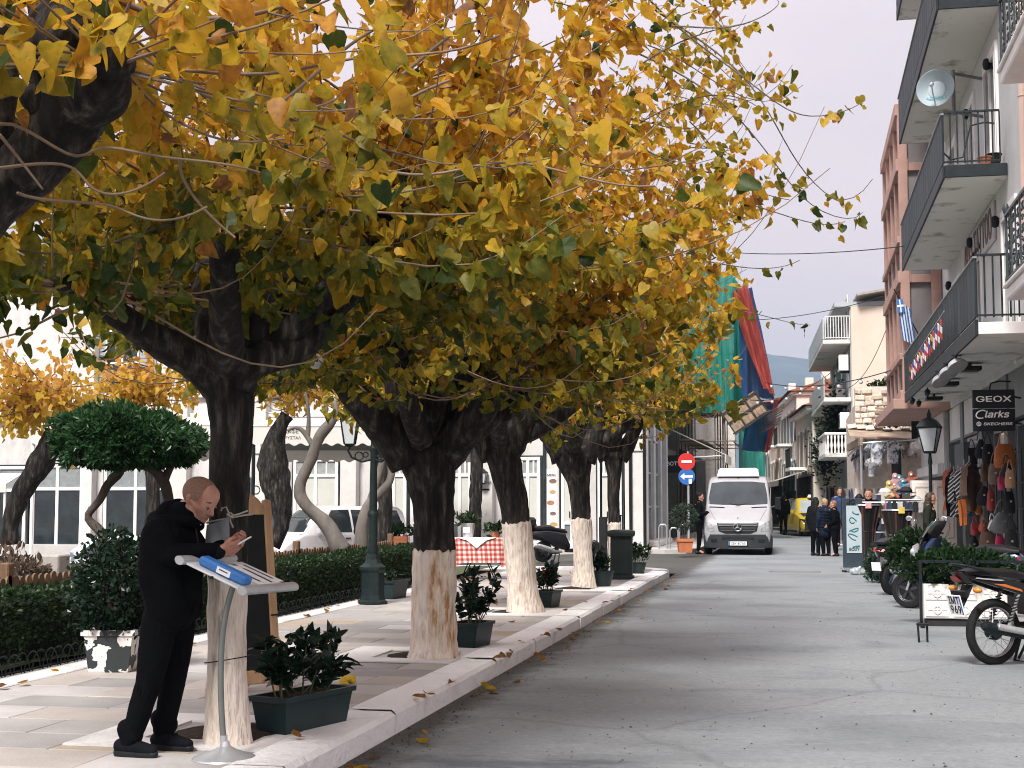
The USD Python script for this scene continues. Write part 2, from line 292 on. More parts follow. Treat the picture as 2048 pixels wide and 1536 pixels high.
# pavement of the far left corner, beyond the side street
cp = G().prism(Polygon([(-30, 43.2), (-5.6, 43.2), (-4.4, 43.0), (-3.9, 42.6), (-3.3, 43.0), (-3.0, 44.2), (-3.0, 75), (-6, 75), (-6, 44.5), (-30, 44.5)]), .13 + .25, c=(0, 0, -.25))
structure('corner_pavement', cp, M('corner_paving', (0.46, 0.44, 0.42), 0.7, 0.12, 1.5, 0.3, 30))
# right-hand narrow pavement along the shops
structure('shop_pavement', G().bb((2.55, 6, -.2), (3.7, 60, .09)), M('shop_paving', (0.30, 0.29, 0.28), 0.75, 0.15, 2.0, 0.3, 30))
# garden soil behind the hedge
structure('garden_bed', sheet(np.linspace(-26, EDGE - .02, 30), np.linspace(4, 29.5, 30), lambda X, Y: PZ + .02 + .06 * meshkit.fbm(np.stack([X, Y, 0 * X], -1) * .8)), M('garden_soil', (0.055, 0.05, 0.028), 0.95, 0.4, 3, 0.8, 20, col2=(0.045, 0.07, 0.02)))
# distant mountain
def hillz(X, Y): return np.maximum(0, 215 * np.exp(-((X + 150) / 420) ** 2 - ((Y - 2100) / 420) ** 2) * (.75 + .5 * meshkit.fbm(np.stack([X / 260, Y / 260, 0 * X], -1), 5)) + 85 * np.exp(-((X - 500) / 500) ** 2 - ((Y - 2300) / 380) ** 2)) - 1.5
structure('mountain', sheet(np.linspace(-1400, 1400, 70), np.linspace(1300, 3000, 50), hillz), M('mountain_scrub', (0.05, 0.075, 0.09), 0.95, 0.3, 0.01), True)
# the autumn air: far things fade towards blue
usdkit.material(stage, '/World/Looks/haze_air', {'v': ('principled_volume', {'color': (.50, .68, .92), 'density': .00016, 'anisotropy': .2})}, [], volume='v.volume')
tag(part('/World', 'haze', G().bb((-2600, -700, -2.4), (2600, 4500, 260)), '/World/Looks/haze_air'), None, None, None, 'stuff')
# ================================================================ right-hand side of the street
def win(parent, o, ax, out, w, h, fr, pane=DARKGLASS, cols=2, rows=1, t=.06, d=.07, sill=None, shut=None, name='window'):
    """A window on a wall: o = lower left corner, ax = along the wall, out = outward. Frame with mullions > pane, sill, shutters."""
    ax, out = np.asarray(ax, float), np.asarray(out, float); R = np.stack([ax, out, CZ], 1); o = np.asarray(o, float)
    g = G(); P = lambda x, y, z: o + ax * x + out * y + CZ * z
    for x0 in np.linspace(0, w - t, cols + 1): g.box(P(x0 + t / 2, d / 2, h / 2), (t, d, h), R)
    for z0 in np.linspace(0, h - t, rows + 1): g.box(P(w / 2, d / 2 - .004, z0 + t / 2), (w - .01, d, t), R)
    f = part(parent, name, g, fr, world=True)
    part(f, 'pane', G().box(P(w / 2, d * .25, h / 2), (w - .012, .012, h - .012), R), pane, world=True)
    if sill: part(f, 'sill', G().box(P(w / 2, d * .7, -.05), (w + .16, d + .12, .07), R), sill, world=True)
    if shut:
        for sx in (-1, 1):
            s = G(); xc = -w * .26 if sx < 0 else w * 1.26
            s.box(P(xc, .035, h / 2), (w * .48, .03, h), R)
            for k in range(int(h / .12)): s.box(P(xc, .056, .06 + k * .12), (w * .40, .02, .05), R)
            part(f, 'shutter', s, shut, world=True)
    return f
def rail(parent, p0, p1, h, n, m, name='railing', r=.012, top=.03):
    p0, p1 = np.asarray(p0, float), np.asarray(p1, float); L = np.linalg.norm(p1 - p0); ax = (p1 - p0) / L; R = np.stack([ax, np.cross(CZ, ax), CZ], 1)
    t = part(parent, name, G().box((p0 + p1) / 2 + CZ * h, (L, .05, top), R), m, world=True)
    part(t, 'bottom_rail', G().box((p0 + p1) / 2 + CZ * .08, (L - .01, .03, .025), R), m, world=True)
    for k in range(n + 1): part(t, 'bar', G().box(p0 + (p1 - p0) * k / n + CZ * (h / 2 + .02), (2 * r, 2 * r, h - .06), R), m, world=True)
    return t
WX, BX = 3.5, 2.44
SOFFIT = M('balcony_soffit', (0.60, 0.60, 0.57), 0.9, 0.05, 1.4, 0.3, 20, col2=(0.27, 0.27, 0.22), lo=0.55, hi=0.66)
WALLW = M('grey_white_render', (0.50, 0.51, 0.50), 0.9, 0.1, 0.9, 0.35, 30)
FASCIA = M('black_fascia', (0.016, 0.022, 0.026), 0.55, 0.3, 5)
SLAT = [M('parapet_slat_%s' % n, c, .55, .2, 4, .15, 20, stretch=(6, 6, .4)) for n, c in (('dark', (.013, .021, .025)), ('mid', (.018, .027, .031)), ('deep', (.009, .015, .018)))]
GREYSHOP = M('grey_shopfront', (0.13, 0.145, 0.15), 0.6, 0.12, 2.5, 0.2, 30)
LIGHTSHUT = M('pale_roller_shutter', (0.40, 0.42, 0.43), 0.55, 0.08, 3, 0.2, 20)
A = thing('balcony_building', 'white balcony building with dark slatted parapets above the shops, satellite dish on its wall', 'building', (WX, 22.8, 0))
part(A, 'wall', G().bb((WX, 22.8, 3.7), (12, 36.5, 14.5)), WALLW, world=True)
part(A, 'shop_wall', G().bb((WX + .25, 22.8, 0), (12, 36.5, 3.695)), INTERIOR, world=True)
for y0, y1 in ((22.85, 23.3), (26.0, 26.4), (29.6, 30.1), (32.9, 33.4), (36.0, 36.5)):
    part(A, 'pier', G().bb((WX, y0, .09), (WX + .3, y1, 3.695), .01), GREYSHOP, world=True)
for y0, y1 in ((23.3, 26.0), (26.4, 29.6), (30.1, 32.9), (33.4, 36.0)):
    p = part(A, 'shop_fascia', G().bb((WX + .04, y0, 2.95), (WX + .24, y1, 3.69)), GREYSHOP if y0 < 30 else PLASTER, world=True)
    part(p, 'trim', G().bb((WX + .02, y0 + .003, 2.9), (WX + .22, y1 - .003, 2.95)), GREYSHOP, world=True)
# a roller shutter over the third bay, half a slat at a time
sh = part(A, 'shutter_frame', G().bb((WX + .05, 30.1, 2.0), (WX + .10, 30.2, 2.9)).bb((WX + .05, 32.8, 2.0), (WX + .10, 32.9, 2.9)), GREYSHOP, world=True)
for k in range(9): part(sh, 'shutter_slat', G().bb((WX + .08, 30.2, 2.0 + k * .1), (WX + .12, 32.8, 2.094 + k * .1), .012), LIGHTSHUT, world=True)
for i, y0 in enumerate((26.5, 23.5)): win(A, (WX + .2, y0 + 2.3, .15), (0, -1, 0), (-1, 0, 0), 2.1 if i else 2.9, 2.7, GREYSHOP, cols=2, rows=1, name='shop_window')
BALC = [(3.84, 21.0, 35.0), (6.95, 25.0, 35.0), (9.99, 25.4, 35.0), (13.0, 25.6, 35.0)]
for k, (z, y0, y1) in enumerate(BALC):
    b = part(A, 'balcony_slab', G().bb((BX + .04, y0 + .04, z), (WX - .003, y1, z + .17)), SOFFIT, world=True)
    part(b, 'street_fascia', G().bb((BX, y0, z - .02), (BX + .04, y1, z + .21), .006), FASCIA, world=True)
    part(b, 'end_fascia', G().bb((BX + .043, y0, z + .001), (WX - .01, y0 + .038, z + (.21 if k else .17)), .006), FASCIA if k else WHITE, world=True)
    part(b, 'far_fascia', G().bb((BX + .043, y1 + .002, z + .001), (WX - .01, y1 + .04, z + .21), .006), FASCIA, world=True)
    yy = y0
    while yy < y1 - .05:
        w = min(.46, y1 - yy)
        part(A, 'parapet_slat', G().bb((BX + .005, yy + .006, z + .24), (BX + .03, yy + w - .006, z + 1.05), .004), SLAT[rng.integers(3)], world=True); yy += w
    part(A, 'handrail', G().bb((BX - .02, y0, z + 1.07), (BX + .05, y1, z + 1.10), .008), M('rail_grey', (.20, .22, .23), .5, .1, 5), world=True)
    rail(A, (BX + .03, y0 + .03, z + .19), (WX - .12, y0 + .03, z + .19), .93, 8, FASCIA, 'end_railing')
for z, ys in ((4.05, (24.2, 28.6, 32.4)), (7.15, (26.0, 29.2, 32.6)), (10.2, (26.4, 29.4, 32.8))):
    for y0 in ys: win(A, (WX, y0 + 1.5, z + .02), (0, -1, 0), (-1, 0, 0), 1.5, 2.25, WHITE, cols=2, rows=1, d=.06, name='balcony_door')
    for y0 in ys:
        part(A, 'door_surround', G().bb((WX - .05, y0 - .12, z), (WX - .001, y0 - .01, z + 2.4)).bb((WX - .05, y0 + 1.51, z), (WX - .001, y0 + 1.62, z + 2.4)).bb((WX - .05, y0 - .009, z + 2.29), (WX - .001, y0 + 1.509, z + 2.4)), WHITE, world=True)
for (px, py) in ((1973, 128), (1932, 228), (1990, 443), (1940, 485), (1897, 571), (1905, 590)):
    p = atX(px, py, WX - .09); L = part(A, 'wall_lamp', G().lathe([(.02, .10), (.055, .08), (.075, 0), (.06, -.09), (.02, -.11)], 10, p), BLACKMETAL, True, world=True)
    part(L, 'arm', G().tube([p + (0, 0, .05), p + (.10, 0, .05)], .015, 6), BLACKMETAL, world=True)
# tattoo studio sign board along the wall between the balconies
sg = thing('tattoo_sign', 'faded shop sign reading TATTOO on the wall between two balconies', 'sign', (WX, 29, 6.2))
part(sg, 'board', G().bb((WX - .05, 26.6, 6.16), (WX - .002, 31.4, 6.86), .01), M('sign_board_grey', (.42, .42, .41), .7, .08, 3), world=True)
part(sg, 'lettering', G().text('TATTOO', .52, (WX - .052, 28.2, 6.26), (0, -1, 0), CZ, .012, True, width=2.7), M('lettering_brown', (.13, .10, .09), .7), world=True)
part(sg, 'small_lettering', G().text('ARTS', .5, (WX - .052, 30.5, 6.27), (0, -1, 0), CZ, .012, True, width=1.4), M('lettering_red_brown', (.20, .10, .09), .7), world=True)
# lamps and dark heaters fixed below the first balcony
def soffit_lamp(px, py, zt, label):
    c = atZ(px, py, zt - .16); t = thing('soffit_spotlight', label, 'lamp', c, group='spotlights under the first balcony')
    part(t, 'reflector', G().lathe([(.03, .09), (.12, .05), (.17, -.03), (.175, -.05), (.15, -.045)], 16, R=Rx(-.5) @ Ry(-.35)), M('lamp_grey', (.42, .43, .43), .4, .08, 4, metal=.3), True)
    part(t, 'bracket', G().tube([(0, 0, .06), (0, 0, .17)], .018, 6).box((0, 0, .155), (.16, .1, .02)), BLACKMETAL)
for i, (px, py) in enumerate(((1913, 730), (1895, 745), (1880, 760))):
    soffit_lamp(px, py, 3.84, ('largest and nearest grey dish spotlight under the lowest balcony', 'middle one of three grey dish spotlights under the lowest balcony', 'farthest of the three grey dish spotlights under the lowest balcony')[i])
for i, (px, py) in enumerate(((1940, 738), (1898, 768), (1868, 797))):
    c = atZ(px, py, 3.74); t = thing('soffit_heater', ('black box heater nearest the shop sign under the lowest balcony', 'black box heater below the spotlights under the lowest balcony', 'farthest black box heater under the lowest balcony')[i], 'heater', c, group='black box heaters under the first balcony')
    part(t, 'housing', G().box((0, 0, 0), (.34, .42, .07), ch=.01), BLACKMETAL); part(t, 'hanger', G().box((0, -.12, .065), (.03, .03, .06)).box((0, .12, .065), (.03, .03, .06)), BLACKMETAL)
    part(t, 'grille', G().box((0, 0, -.04), (.28, .36, .008)), M('heater_grille', (.05, .05, .05), .5))
for i, (px, py) in enumerate(((1855, 783), (1838, 805), (1825, 800))):
    c = atZ(px, py, 3.76); t = thing('track_spotlight', ('nearest small black spotlight under the far balcony end', 'middle small black spotlight under the far balcony end', 'small black spotlight closest to the terracotta grid')[i], 'lamp', c, group='small black spotlights under the balcony end')
    part(t, 'barrel', G().lathe([(.05, -.14), (.06, 0), (.03, .03)], 10, R=Rx(1.2)), BLACKMETAL, True); part(t, 'stem', G().tube([(0, 0, 0), (0, 0, .085)], .012, 6), BLACKMETAL)
# satellite dish
c = atD(1875, 181, 26.0)
ds = thing('satellite_dish', 'pale blue-grey satellite dish on a wall arm below the upper balcony', 'satellite dish', c)
dd = frame(unit(np.cross(CZ, (-.35, -.93, .1))), CZ); Rd = np.stack([dd[:, 0], dd[:, 1], dd[:, 2]], 1)
fwd = unit((-.32, -.94, .05)); Rd = np.stack([unit(np.cross(CZ, fwd)), np.cross(fwd, unit(np.cross(CZ, fwd))), fwd], 1)
prof = [(r, .16 * (r / .34) ** 2) for r in np.linspace(.005, .34, 9)]
part(ds, 'reflector', G().lathe(prof + [(.35, .165), (.34, .15)] + [(r, .16 * (r / .34) ** 2 - .012) for r in np.linspace(.33, .005, 6)], 36, R=Rd), M('dish_blue_grey', (.30, .37, .40), .45, .06, 3), True)
part(ds, 'centre_disc', G().lathe([(.0, .045), (.16, .05), (.165, .03)], 28, R=Rd), M('dish_pale', (.38, .46, .49), .45, .06, 3), True)
part(ds, 'printed_mark', G().text('FORTHNET', .05, Rd @ np.array((0, -.19, .085)), Rd[:, 0], Rd[:, 1], .004, True, shear=.2), M('dish_print', (.05, .32, .40), .5))
part(ds, 'feed_arm', G().tube([Rd @ np.array((0, -.33, .14)), Rd @ np.array((0, -.16, .36)), Rd @ np.array((0, -.02, .46))], .014, 6), STEEL)
part(ds, 'feed_horn', G().tube([Rd @ np.array((0, -.05, .45)), Rd @ np.array((0, .0, .40))], [.03, .04], 10), STEEL)
w0 = np.array((WX, c[1] + .6, c[2])) - c
part(ds, 'wall_bracket', G().tube([(0.3, .2, -.42), (.3, .2, .42)], .035, 8).tube([(.3, .2, .36), w0 + (0, .1, .36)], .03, 6).tube([(.3, .2, -.36), w0 + (0, .1, -.36)], .03, 6).tube([(0, .03, 0), (.3, .2, 0)], .03, 6), M('bracket_grey', (.16, .18, .18), .6))
# things standing on the end balconies
TERRA = M('terracotta', (.36, .13, .06), .8, .2, 6)
def pot(name, label, p, r, h, m, group=None):
    t = thing(name, label, 'flower pot', p, group=group)
    part(t, 'pot', G().lathe([(.0, 0), (r * .7, 0), (r, h), (r * 1.1, h), (r * 1.1, h * .82), (r * .98, h * .82)][:4] + [(r * .9, h * .97), (.0, h * .9)], 16), m, True); part(t, 'rim', G().tor((0, 0, h), r * 1.02, .012, 18, 6), m, True)
    return t
pot('terracotta_pot', 'terracotta pot nearest the railing corner of the topmost balcony', (2.66, 25.75, 10.17), .17, .3, TERRA, 'terracotta pots on the top balcony'); pot('terracotta_pot', 'terracotta pot nearest the wall on the topmost balcony', (3.12, 25.8, 10.17), .17, .3, TERRA, 'terracotta pots on the top balcony')
pot('terracotta_pot', 'small brown pot lying behind the railing of the middle balcony', (3.18, 25.4, 7.13), .12, .22, TERRA); pot('dark_flower_pot', 'dark pot beside the wall on the middle balcony', (3.34, 25.45, 7.13), .12, .28, BLACKPLASTIC)
cab = thing('cable_coil', 'coil of white cable hanging on the corner of the middle balcony parapet', 'cable coil', atD(1883, 275, 25.2))
part(cab, 'coil', G().tor((0, 0, 0), .13, .018, 20, 6, frame((0, 1, 0), (0, 0, 1))).tor((-.03, .02, -.03), .11, .018, 20, 6, frame((.2, 1, .1), (0, 0, 1))).tor((-.02, 0, .04), .09, .016, 20, 6, frame((-.2, 1, 0), (0, 0, 1))), M('cable_white', (.5, .5, .5), .6))
part(cab, 'loose_loop', G().tube([(0, 0, -.1), (.03, -.05, -.3), (.15, -.05, -.42), (.35, -.03, -.38), (.42, 0, -.1), (.5, .05, .2), (.75, .05, .25), (1.0, .05, .2)], .016, 6), BLACKMETAL, True)
fl = thing('floodlight', 'yellow-green floodlight on a short arm at the middle balcony parapet', 'lamp', atD(1833, 402, 31))
part(fl, 'housing', G().box((0, 0, 0), (.14, .10, .26), ch=.012), M('lime_housing', (.36, .42, .10), .5)); part(fl, 'lens', G().box((0, -.055, 0), (.10, .012, .2)), M('lamp_lens', (.5, .55, .3), .2)); part(fl, 'arm', G().tube([(.05, 0, .1), (.1, .1, .2), (.15, .3, .22)], .016, 6).tube([(.03, 0, -.12), (.1, .05, -.3), (.14, .1, -.38)], .01, 6), BLACKMETAL)
# ---- pink house at the near right
PINK = M('pink_render', (0.66, 0.50, 0.43), 0.85, 0.07, 1.0, 0.25, 30)
WSLAB = M('white_balcony_stone', (0.70, 0.68, 0.66), 0.75, 0.08, 2, 0.2, 20)
Pk = thing('pink_house', 'pink rendered house with white balconies and ornate iron railings at the near right', 'building', (WX, 8, 0))
part(Pk, 'wall', G().bb((WX - .04, 8, 2.95), (12, 22.75, 14)), PINK, world=True)
part(Pk, 'shop_pier', G().bb((WX - .04, 21.9, .09), (WX + .6, 22.75, 2.94), .012), PINK, world=True)
part(Pk, 'shop_wall', G().bb((WX + .3, 8, 0), (12, 21.88, 2.94)), M('stone_plinth', (.42, .38, .34), .85, .15, 2, .4, 20), world=True)
part(Pk, 'drainpipe', G().tube([(WX - .12, 22.5, .1), (WX - .12, 22.5, 14)], .06, 12), PINK, world=True)
for z in (1.6, 4.6, 7.6, 10.5): part(Pk, 'pipe_clip', G().tor((WX - .12, 22.5, z), .064, .01, 14, 6), PINK, world=True)
SCROLL = M('scroll_iron', (.030, .042, .046), .5, .25, 20)
def scroll_panel(parent, p0, ax, w, h, m):
    """Ornate cast-iron panel: frame, C scrolls, rings."""
    g = G(); ax = np.asarray(ax, float); P = lambda x, z: np.asarray(p0, float) + ax * x + CZ * z
    g.tube([P(0, 0), P(0, h)], .011, 5).tube([P(w, 0), P(w, h)], .011, 5)
    for k in range(3):
        zc = h * (k + .5) / 3; r = min(w, h / 3) * .24
        for sx in (-1, 1):
            a = np.linspace(0, 4.6, 11) * sx + (math.pi / 2); q = [P(w / 2 + sx * r * 1.0 + r * (1 - i * .06) * math.cos(t), zc + r * (1 - i * .06) * math.sin(t)) for i, t in enumerate(a)]
            g.tube(q, .010, 4)
        g.tor(P(w / 2, zc + h / 6), r * .35, .009, 10, 4, np.stack([ax, CZ, np.cross(ax, CZ)], 1))
    return part(parent, 'scroll_panel', g, m, world=True)
for z in (4.18, 7.12, 10.05):
    b = part(Pk, 'balcony_slab', G().bb((2.74, 12, z), (WX - .043, 20.1, z + .16), .02), WSLAB, world=True)
    part(b, 'slab_moulding', G().bb((2.70, 11.97, z + .163), (WX - .05, 20.14, z + .22), .015), WSLAB, world=True)
    r0 = part(Pk, 'iron_railing', G().bb((2.735, 12, z + 1.12), (2.785, 20.08, z + 1.16)).bb((2.79, 20.04, z + 1.121), (WX - .06, 20.08, z + 1.159)).bb((2.745, 12, z + .27), (2.775, 20.08, z + .29)).bb((2.79, 20.05, z + .27), (WX - .06, 20.07, z + .29)), SCROLL, world=True)
    for k in range(14): scroll_panel(r0, (2.76, 20.02 - .4 * k, z + .29), (0, -1, 0), .38, .82, SCROLL)
    for k in range(2): scroll_panel(r0, (2.80 + .32 * k, 20.06, z + .29), (1, 0, 0), .3, .82, SCROLL)
    pp = part(r0, 'corner_post', G().lathe([(.03, .22), (.03, .3), (.018, .34), (.018, .7), (.03, .74), (.018, .8), (.018, 1.14), (.035, 1.18), (.05, 1.24), (.03, 1.3), (.0, 1.31)], 10, (2.76, 20.06, z)), SCROLL, True, world=True)
    win(Pk, (WX - .04, 17.2, z + .2), (0, -1, 0), (-1, 0, 0), 1.3, 2.3, WHITE, name='balcony_door')
part(Pk, 'cornice', G().bb((WX - .25, 8, 13.8), (WX - .045, 22.7, 14.05), .03), WSLAB, world=True)
cm = thing('security_camera', 'small white security camera on the pink house beside the shop sign', 'security camera', atX(2034, 722, WX - .16))
part(cm, 'body', G().tube([(0, .1, 0), (0, -.1, -.02)], .035, 10), WHITE); part(cm, 'arm', G().tube([(0, .06, .02), (.1, .1, .08)], .014, 6), WHITE)
# ---- hanging shop sign with brand lettering
sc = atD(1987, 820, 22.2); sw, shh = .62, .62
SB = M('sign_black', (.010, .013, .016), .35, .2, 5)
LT = M('sign_white', (.80, .80, .80), .4, .03, 5)
s = thing('shop_sign', 'black hanging shop sign lettered GEOX, Clarks and SKECHERS', 'sign', sc)
part(s, 'upper_board', G().box((0, 0, .17), (sw, .09, .28), ch=.006), SB); part(s, 'lower_board', G().box((0, 0, -.155), (sw, .09, .34), ch=.006), SB)
part(s, 'geox_lettering', G().text('GEOX', .085, (0, -.046, .125), (1, 0, 0), CZ, .006, True, width=.52), LT)
ck = G().text('larks', .098, (.045, -.046, -.115), (1, 0, 0), CZ, .006, True, shear=.28, width=.35)
a = np.linspace(.9, 5.3, 14); ck.tube([(-.185 + .075 * math.cos(t) + .02 * math.sin(t), -.05, -.068 + .062 * math.sin(t)) for t in a], .011, 6)
part(s, 'clarks_lettering', ck, LT)
sk = G().text('SKECHERS', .040, (.055, -.046, -.235), (1, 0, 0), CZ, .006, True, shear=.2, width=.42)
sk.tor((-.225, -.049, -.215), .030, .006, 16, 5, frame((1, 0, 0), (0, 0, 1)) ).text('S', .034, (-.225, -.046, -.232), (1, 0, 0), CZ, .006, True)
part(s, 'skechers_lettering', sk, LT)
part(s, 'bracket', G().tube([(.30, 0, .2), (.44, .3, .2)], .016, 6).tube([(.30, 0, -.2), (.44, .3, -.2)], .016, 6).tube([(-.05, .02, .31), (-.02, .1, .42), (.12, .2, .46), (.3, .3, .46)], .012, 6), BLACKMETAL)
# ---- house with the terracotta-coloured concrete grid
TER = M('terracotta_frame', (.36, .22, .18), .8, .12, 2, .2, 25)
B = thing('grid_house', 'tall house behind a terracotta coloured grid of posts and beams', 'building', (3.3, 36.6, 0))
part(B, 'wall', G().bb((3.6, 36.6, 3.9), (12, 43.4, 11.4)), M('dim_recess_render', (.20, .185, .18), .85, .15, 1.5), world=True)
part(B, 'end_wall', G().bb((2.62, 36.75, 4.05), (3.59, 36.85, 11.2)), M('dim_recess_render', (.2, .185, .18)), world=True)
gx = 2.52
for yv in (36.6, 38.2, 39.8, 41.4, 43.0): part(B, 'post', G().bb((gx, yv, 3.95), (gx + .22, yv + .26, 11.4), .012), TER, world=True)
part(B, 'end_post', G().bb((3.25, 36.6, 3.95), (3.5, 36.74, 11.4), .012), TER, world=True)
for z in (3.95, 5.0, 6.9, 7.9, 9.7, 11.1):
    part(B, 'beam', G().bb((gx - .06, 36.62, z), (gx + .25, 43.24, z + (.16 if z in (5.0, 7.9) else .30)), .012), TER, world=True); part(B, 'end_beam', G().bb((gx + .252, 36.63, z), (3.249, 36.75, z + .2), .01), TER, world=True)
for z in (6.9, 9.7): part(B, 'floor_slab', G().bb((gx + .252, 36.78, z + .05), (3.6, 43.2, z + .2)), SOFFIT, world=True)
for z in (4.26, 7.21):
    for yv in (36.9, 38.5, 40.1, 41.7): part(B, 'parapet_panel', G().bb((gx + .06, yv, z + .02), (gx + .12, yv + 1.28, z + .72)), DARKTEAL, world=True)
for z in (4.35, 7.2): win(B, (3.6, 41, z), (0, -1, 0), (-1, 0, 0), 2.0, 2.2, WHITE, cols=2)
part(B, 'canopy_slab', G().bb((2.2, 35.3, 3.70), (4.5, 43.4, 3.94), .01), TER, world=True)
part(B, 'shop_wall', G().bb((3.45, 36.6, 0), (12, 43.4, 3.69)), PLASTER, world=True)
part(B, 'shop_opening', G().bb((3.43, 37.0, .1), (3.448, 40.2, 2.15)), INTERIOR, world=True)
part(B, 'shop_lintel', G().bb((3.30, 36.7, 2.2), (3.448, 43.2, 2.45), .01), PLASTER, world=True)
# ---- ruined stone house with a lean-to roof over the clothes stall
RUB = M('rubble_mortar', (.60, .52, .44), .95, .2, 3, .7, 14)
RST = [M('rubble_stone_%d' % i, c, .9, .2, 5, .6, 20) for i, c in enumerate(((.62, .54, .45), (.54, .46, .37), (.68, .62, .54), (.46, .38, .30)))]
E = thing('ruined_stone_house', 'ruined rubble stone house with broken timber and plants over the clothes stall', 'building', (1.9, 47, 0))
part(E, 'wall', G().bb((1.75, 47, 0), (6, 47.5, 5.15)).bb((1.75, 47.5, 0), (2.2, 56, 4.6)), RUB, world=True)
for r in range(12):
    x = 1.75
    while x < 3.6:
        w = rng.uniform(.16, .36); z = 2.95 + r * .185
        if rng.random() < .86: part(E, 'stone', G().box((x + w / 2, 46.98, z + rng.normal(0, .015)), (w * .92, .09 + rng.random() * .05, .165), Ry(rng.normal(0, .08)), ch=.03), RST[rng.integers(4)], world=True)
        x += w
for k in range(5): part(E, 'broken_plank', G().box((3.0, 46.8 - .03 * k, 4.02 + .09 * k), (1.3, .05, .07), Ry(rng.normal(.05, .07))), M('weathered_plank', (.28, .22, .16), .9, .3, 6, .4, 20, stretch=(1, 8, 8)), world=True)
part(E, 'lean_to_roof', G().box((2.7, 45.2, 3.62), (2.5, 3.4, .05), Rx(.16) @ Ry(.05)), M('rusty_sheet', (.30, .22, .16), .8, .3, 3), world=True)
for k in range(9): part(E, 'roof_tile', G().box((1.6 + .26 * k, 45.6 + rng.normal(0, .1), 3.78 + rng.normal(0, .03)), (.25, .9, .03), Rx(.16) @ Ry(rng.normal(0, .08)), ch=.008), RST[k % 4], world=True)
def tuft(n, c, spread, size, seed, up=.6):
    """Leafy tuft: n small kinked blades."""
    r = np.random.default_rng(seed); c = np.asarray(c, float) + r.normal(0, 1, (n, 3)) * spread
    d = r.normal(0, 1, (n, 3)); d[:, 2] = abs(d[:, 2]) * up + .15; d /= np.linalg.norm(d, axis=1, keepdims=True); s = np.cross(d, r.normal(0, 1, (n, 3))); s /= np.linalg.norm(s, axis=1, keepdims=True)
    L = size * r.uniform(.6, 1.3, (n, 1)); nn = np.cross(d, s)
    V = np.stack([c, c + d * L * .45 + s * L * .24 + nn * L * .06, c + d * L, c + d * L * .45 - s * L * .24 + nn * L * .06, c + d * L * .5], 1).reshape(-1, 3)
    b = (np.arange(n) * 5)[:, None]; F = np.concatenate([b + np.array(t) for t in ((0, 1, 4), (1, 2, 4), (0, 4, 3), (4, 2, 3))])
    return G().add(V, F)
GREENS = [(0, (.012, .030, .008)), (.35, (.022, .055, .012)), (.7, (.045, .095, .02)), (1, (.10, .16, .035))]
LEAFG = leafM('shrub_leaf', GREENS, .3, .4, True)
for i, (px, py, D, sx) in enumerate(((1760, 772, 46.6, .22), (1745, 795, 46.6, .15), (1785, 848, 43.5, .2))):
    single('wall_plant', tuft(160, atD(px, py, D), (sx, .08, .08), .16, 50 + i), LEAFG, ('green weeds on the top edge of the ruined stone wall', 'small green tuft growing out of the ruined stone wall', 'green weeds on the lean-to roof above the clothes stall')[i], 'plant', group=None)
# ---- cream house with blue-grey balconies, turned a little towards the camera
CREAM = M('cream_render', (.60, .50, .41), .9, .07, .8, .2, 20)
BLUEG = M('blue_grey_render', (.36, .39, .40), .85, .1, 1.2)
C = thing('cream_house', 'cream house with grey balconies stacked on its street side', 'building', (2.0, 56, 0), math.radians(2.2))
part(C, 'end_wall', G().bb((0, 0, 0), (7, .2, 8.9)), CREAM); part(C, 'street_wall', G().bb((-.03, .203, 0), (.2, 13, 8.9)), BLUEG); part(C, 'roof_canopy', G().hull([(x, y, z + dz) for x, z in ((.2, 9.25), (5.5, 10.1)) for y in (-.5, 3.5) for dz in (0, .08)]), M('canopy_sheet', (.32, .29, .24), .7)); part(C, 'canopy_post', G().bb((2.5, .1, 9.11), (2.6, .2, 9.6)), BLUEG); part(C, 'roof_slab', G().bb((-.6, .1, 8.92), (7, 13, 9.1)), BLUEG)
for z in (3.2, 5.3, 7.5):
    b = part(C, 'balcony_slab', G().bb((-1.05, .1, z), (-.033, 12, z + .16), .015), SOFFIT)
    if z > 7: part(C, 'balcony_parapet', G().bb((-1.05, .15, z + .18), (-.98, 12, z + 1.0), .01), M('parapet_pale', (.40, .43, .44), .7)); rail(C, LOC[C][0] + Rz(LOC[C][1]) @ np.array((-.95, .14, z + .16)), LOC[C][0] + Rz(LOC[C][1]) @ np.array((-.05, .14, z + .16)), .9, 9, WHITE)
    elif z > 5: part(C, 'glass_parapet', G().bb((-1.05, .15, z + .18), (-1.01, 12, z + 1.0)), BLUEG)
    else:
        bl = part(C, 'balustrade', G().bb((-1.05, .12, z + .85), (-.9, 12, z + .95), .01).bb((-.9, .12, z + .85), (-.06, .26, z + .95), .01), WSLAB)
        for k in range(7): part(bl, 'baluster', G().lathe([(.05, .16), (.03, .3), (.055, .45), (.03, .65), (.05, .85)], 8, (-.92 + .13 * k, .19, z)), WSLAB, True)
        for k in range(20): part(bl, 'baluster', G().lathe([(.05, .16), (.03, .3), (.055, .45), (.03, .65), (.05, .85)], 8, (-.975, .5 + .3 * k, z)), WSLAB, True)
    for k in range(3):
        f = part(C, 'balcony_door', G().bb((-.06, 1 + k * 3.6, z + .2), (-.034, 1.1 + k * 3.6, z + 2.0)).bb((-.06, 2.0 + k * 3.6, z + .2), (-.034, 2.1 + k * 3.6, z + 2.0)).bb((-.06, 1.101 + k * 3.6, z + 1.9), (-.034, 1.999 + k * 3.6, z + 2.0)), WHITE); part(f, 'pane', G().bb((-.045, 1.1 + k * 3.6, z + .2), (-.036, 2.0 + k * 3.6, z + 1.9)), DARKGLASS)
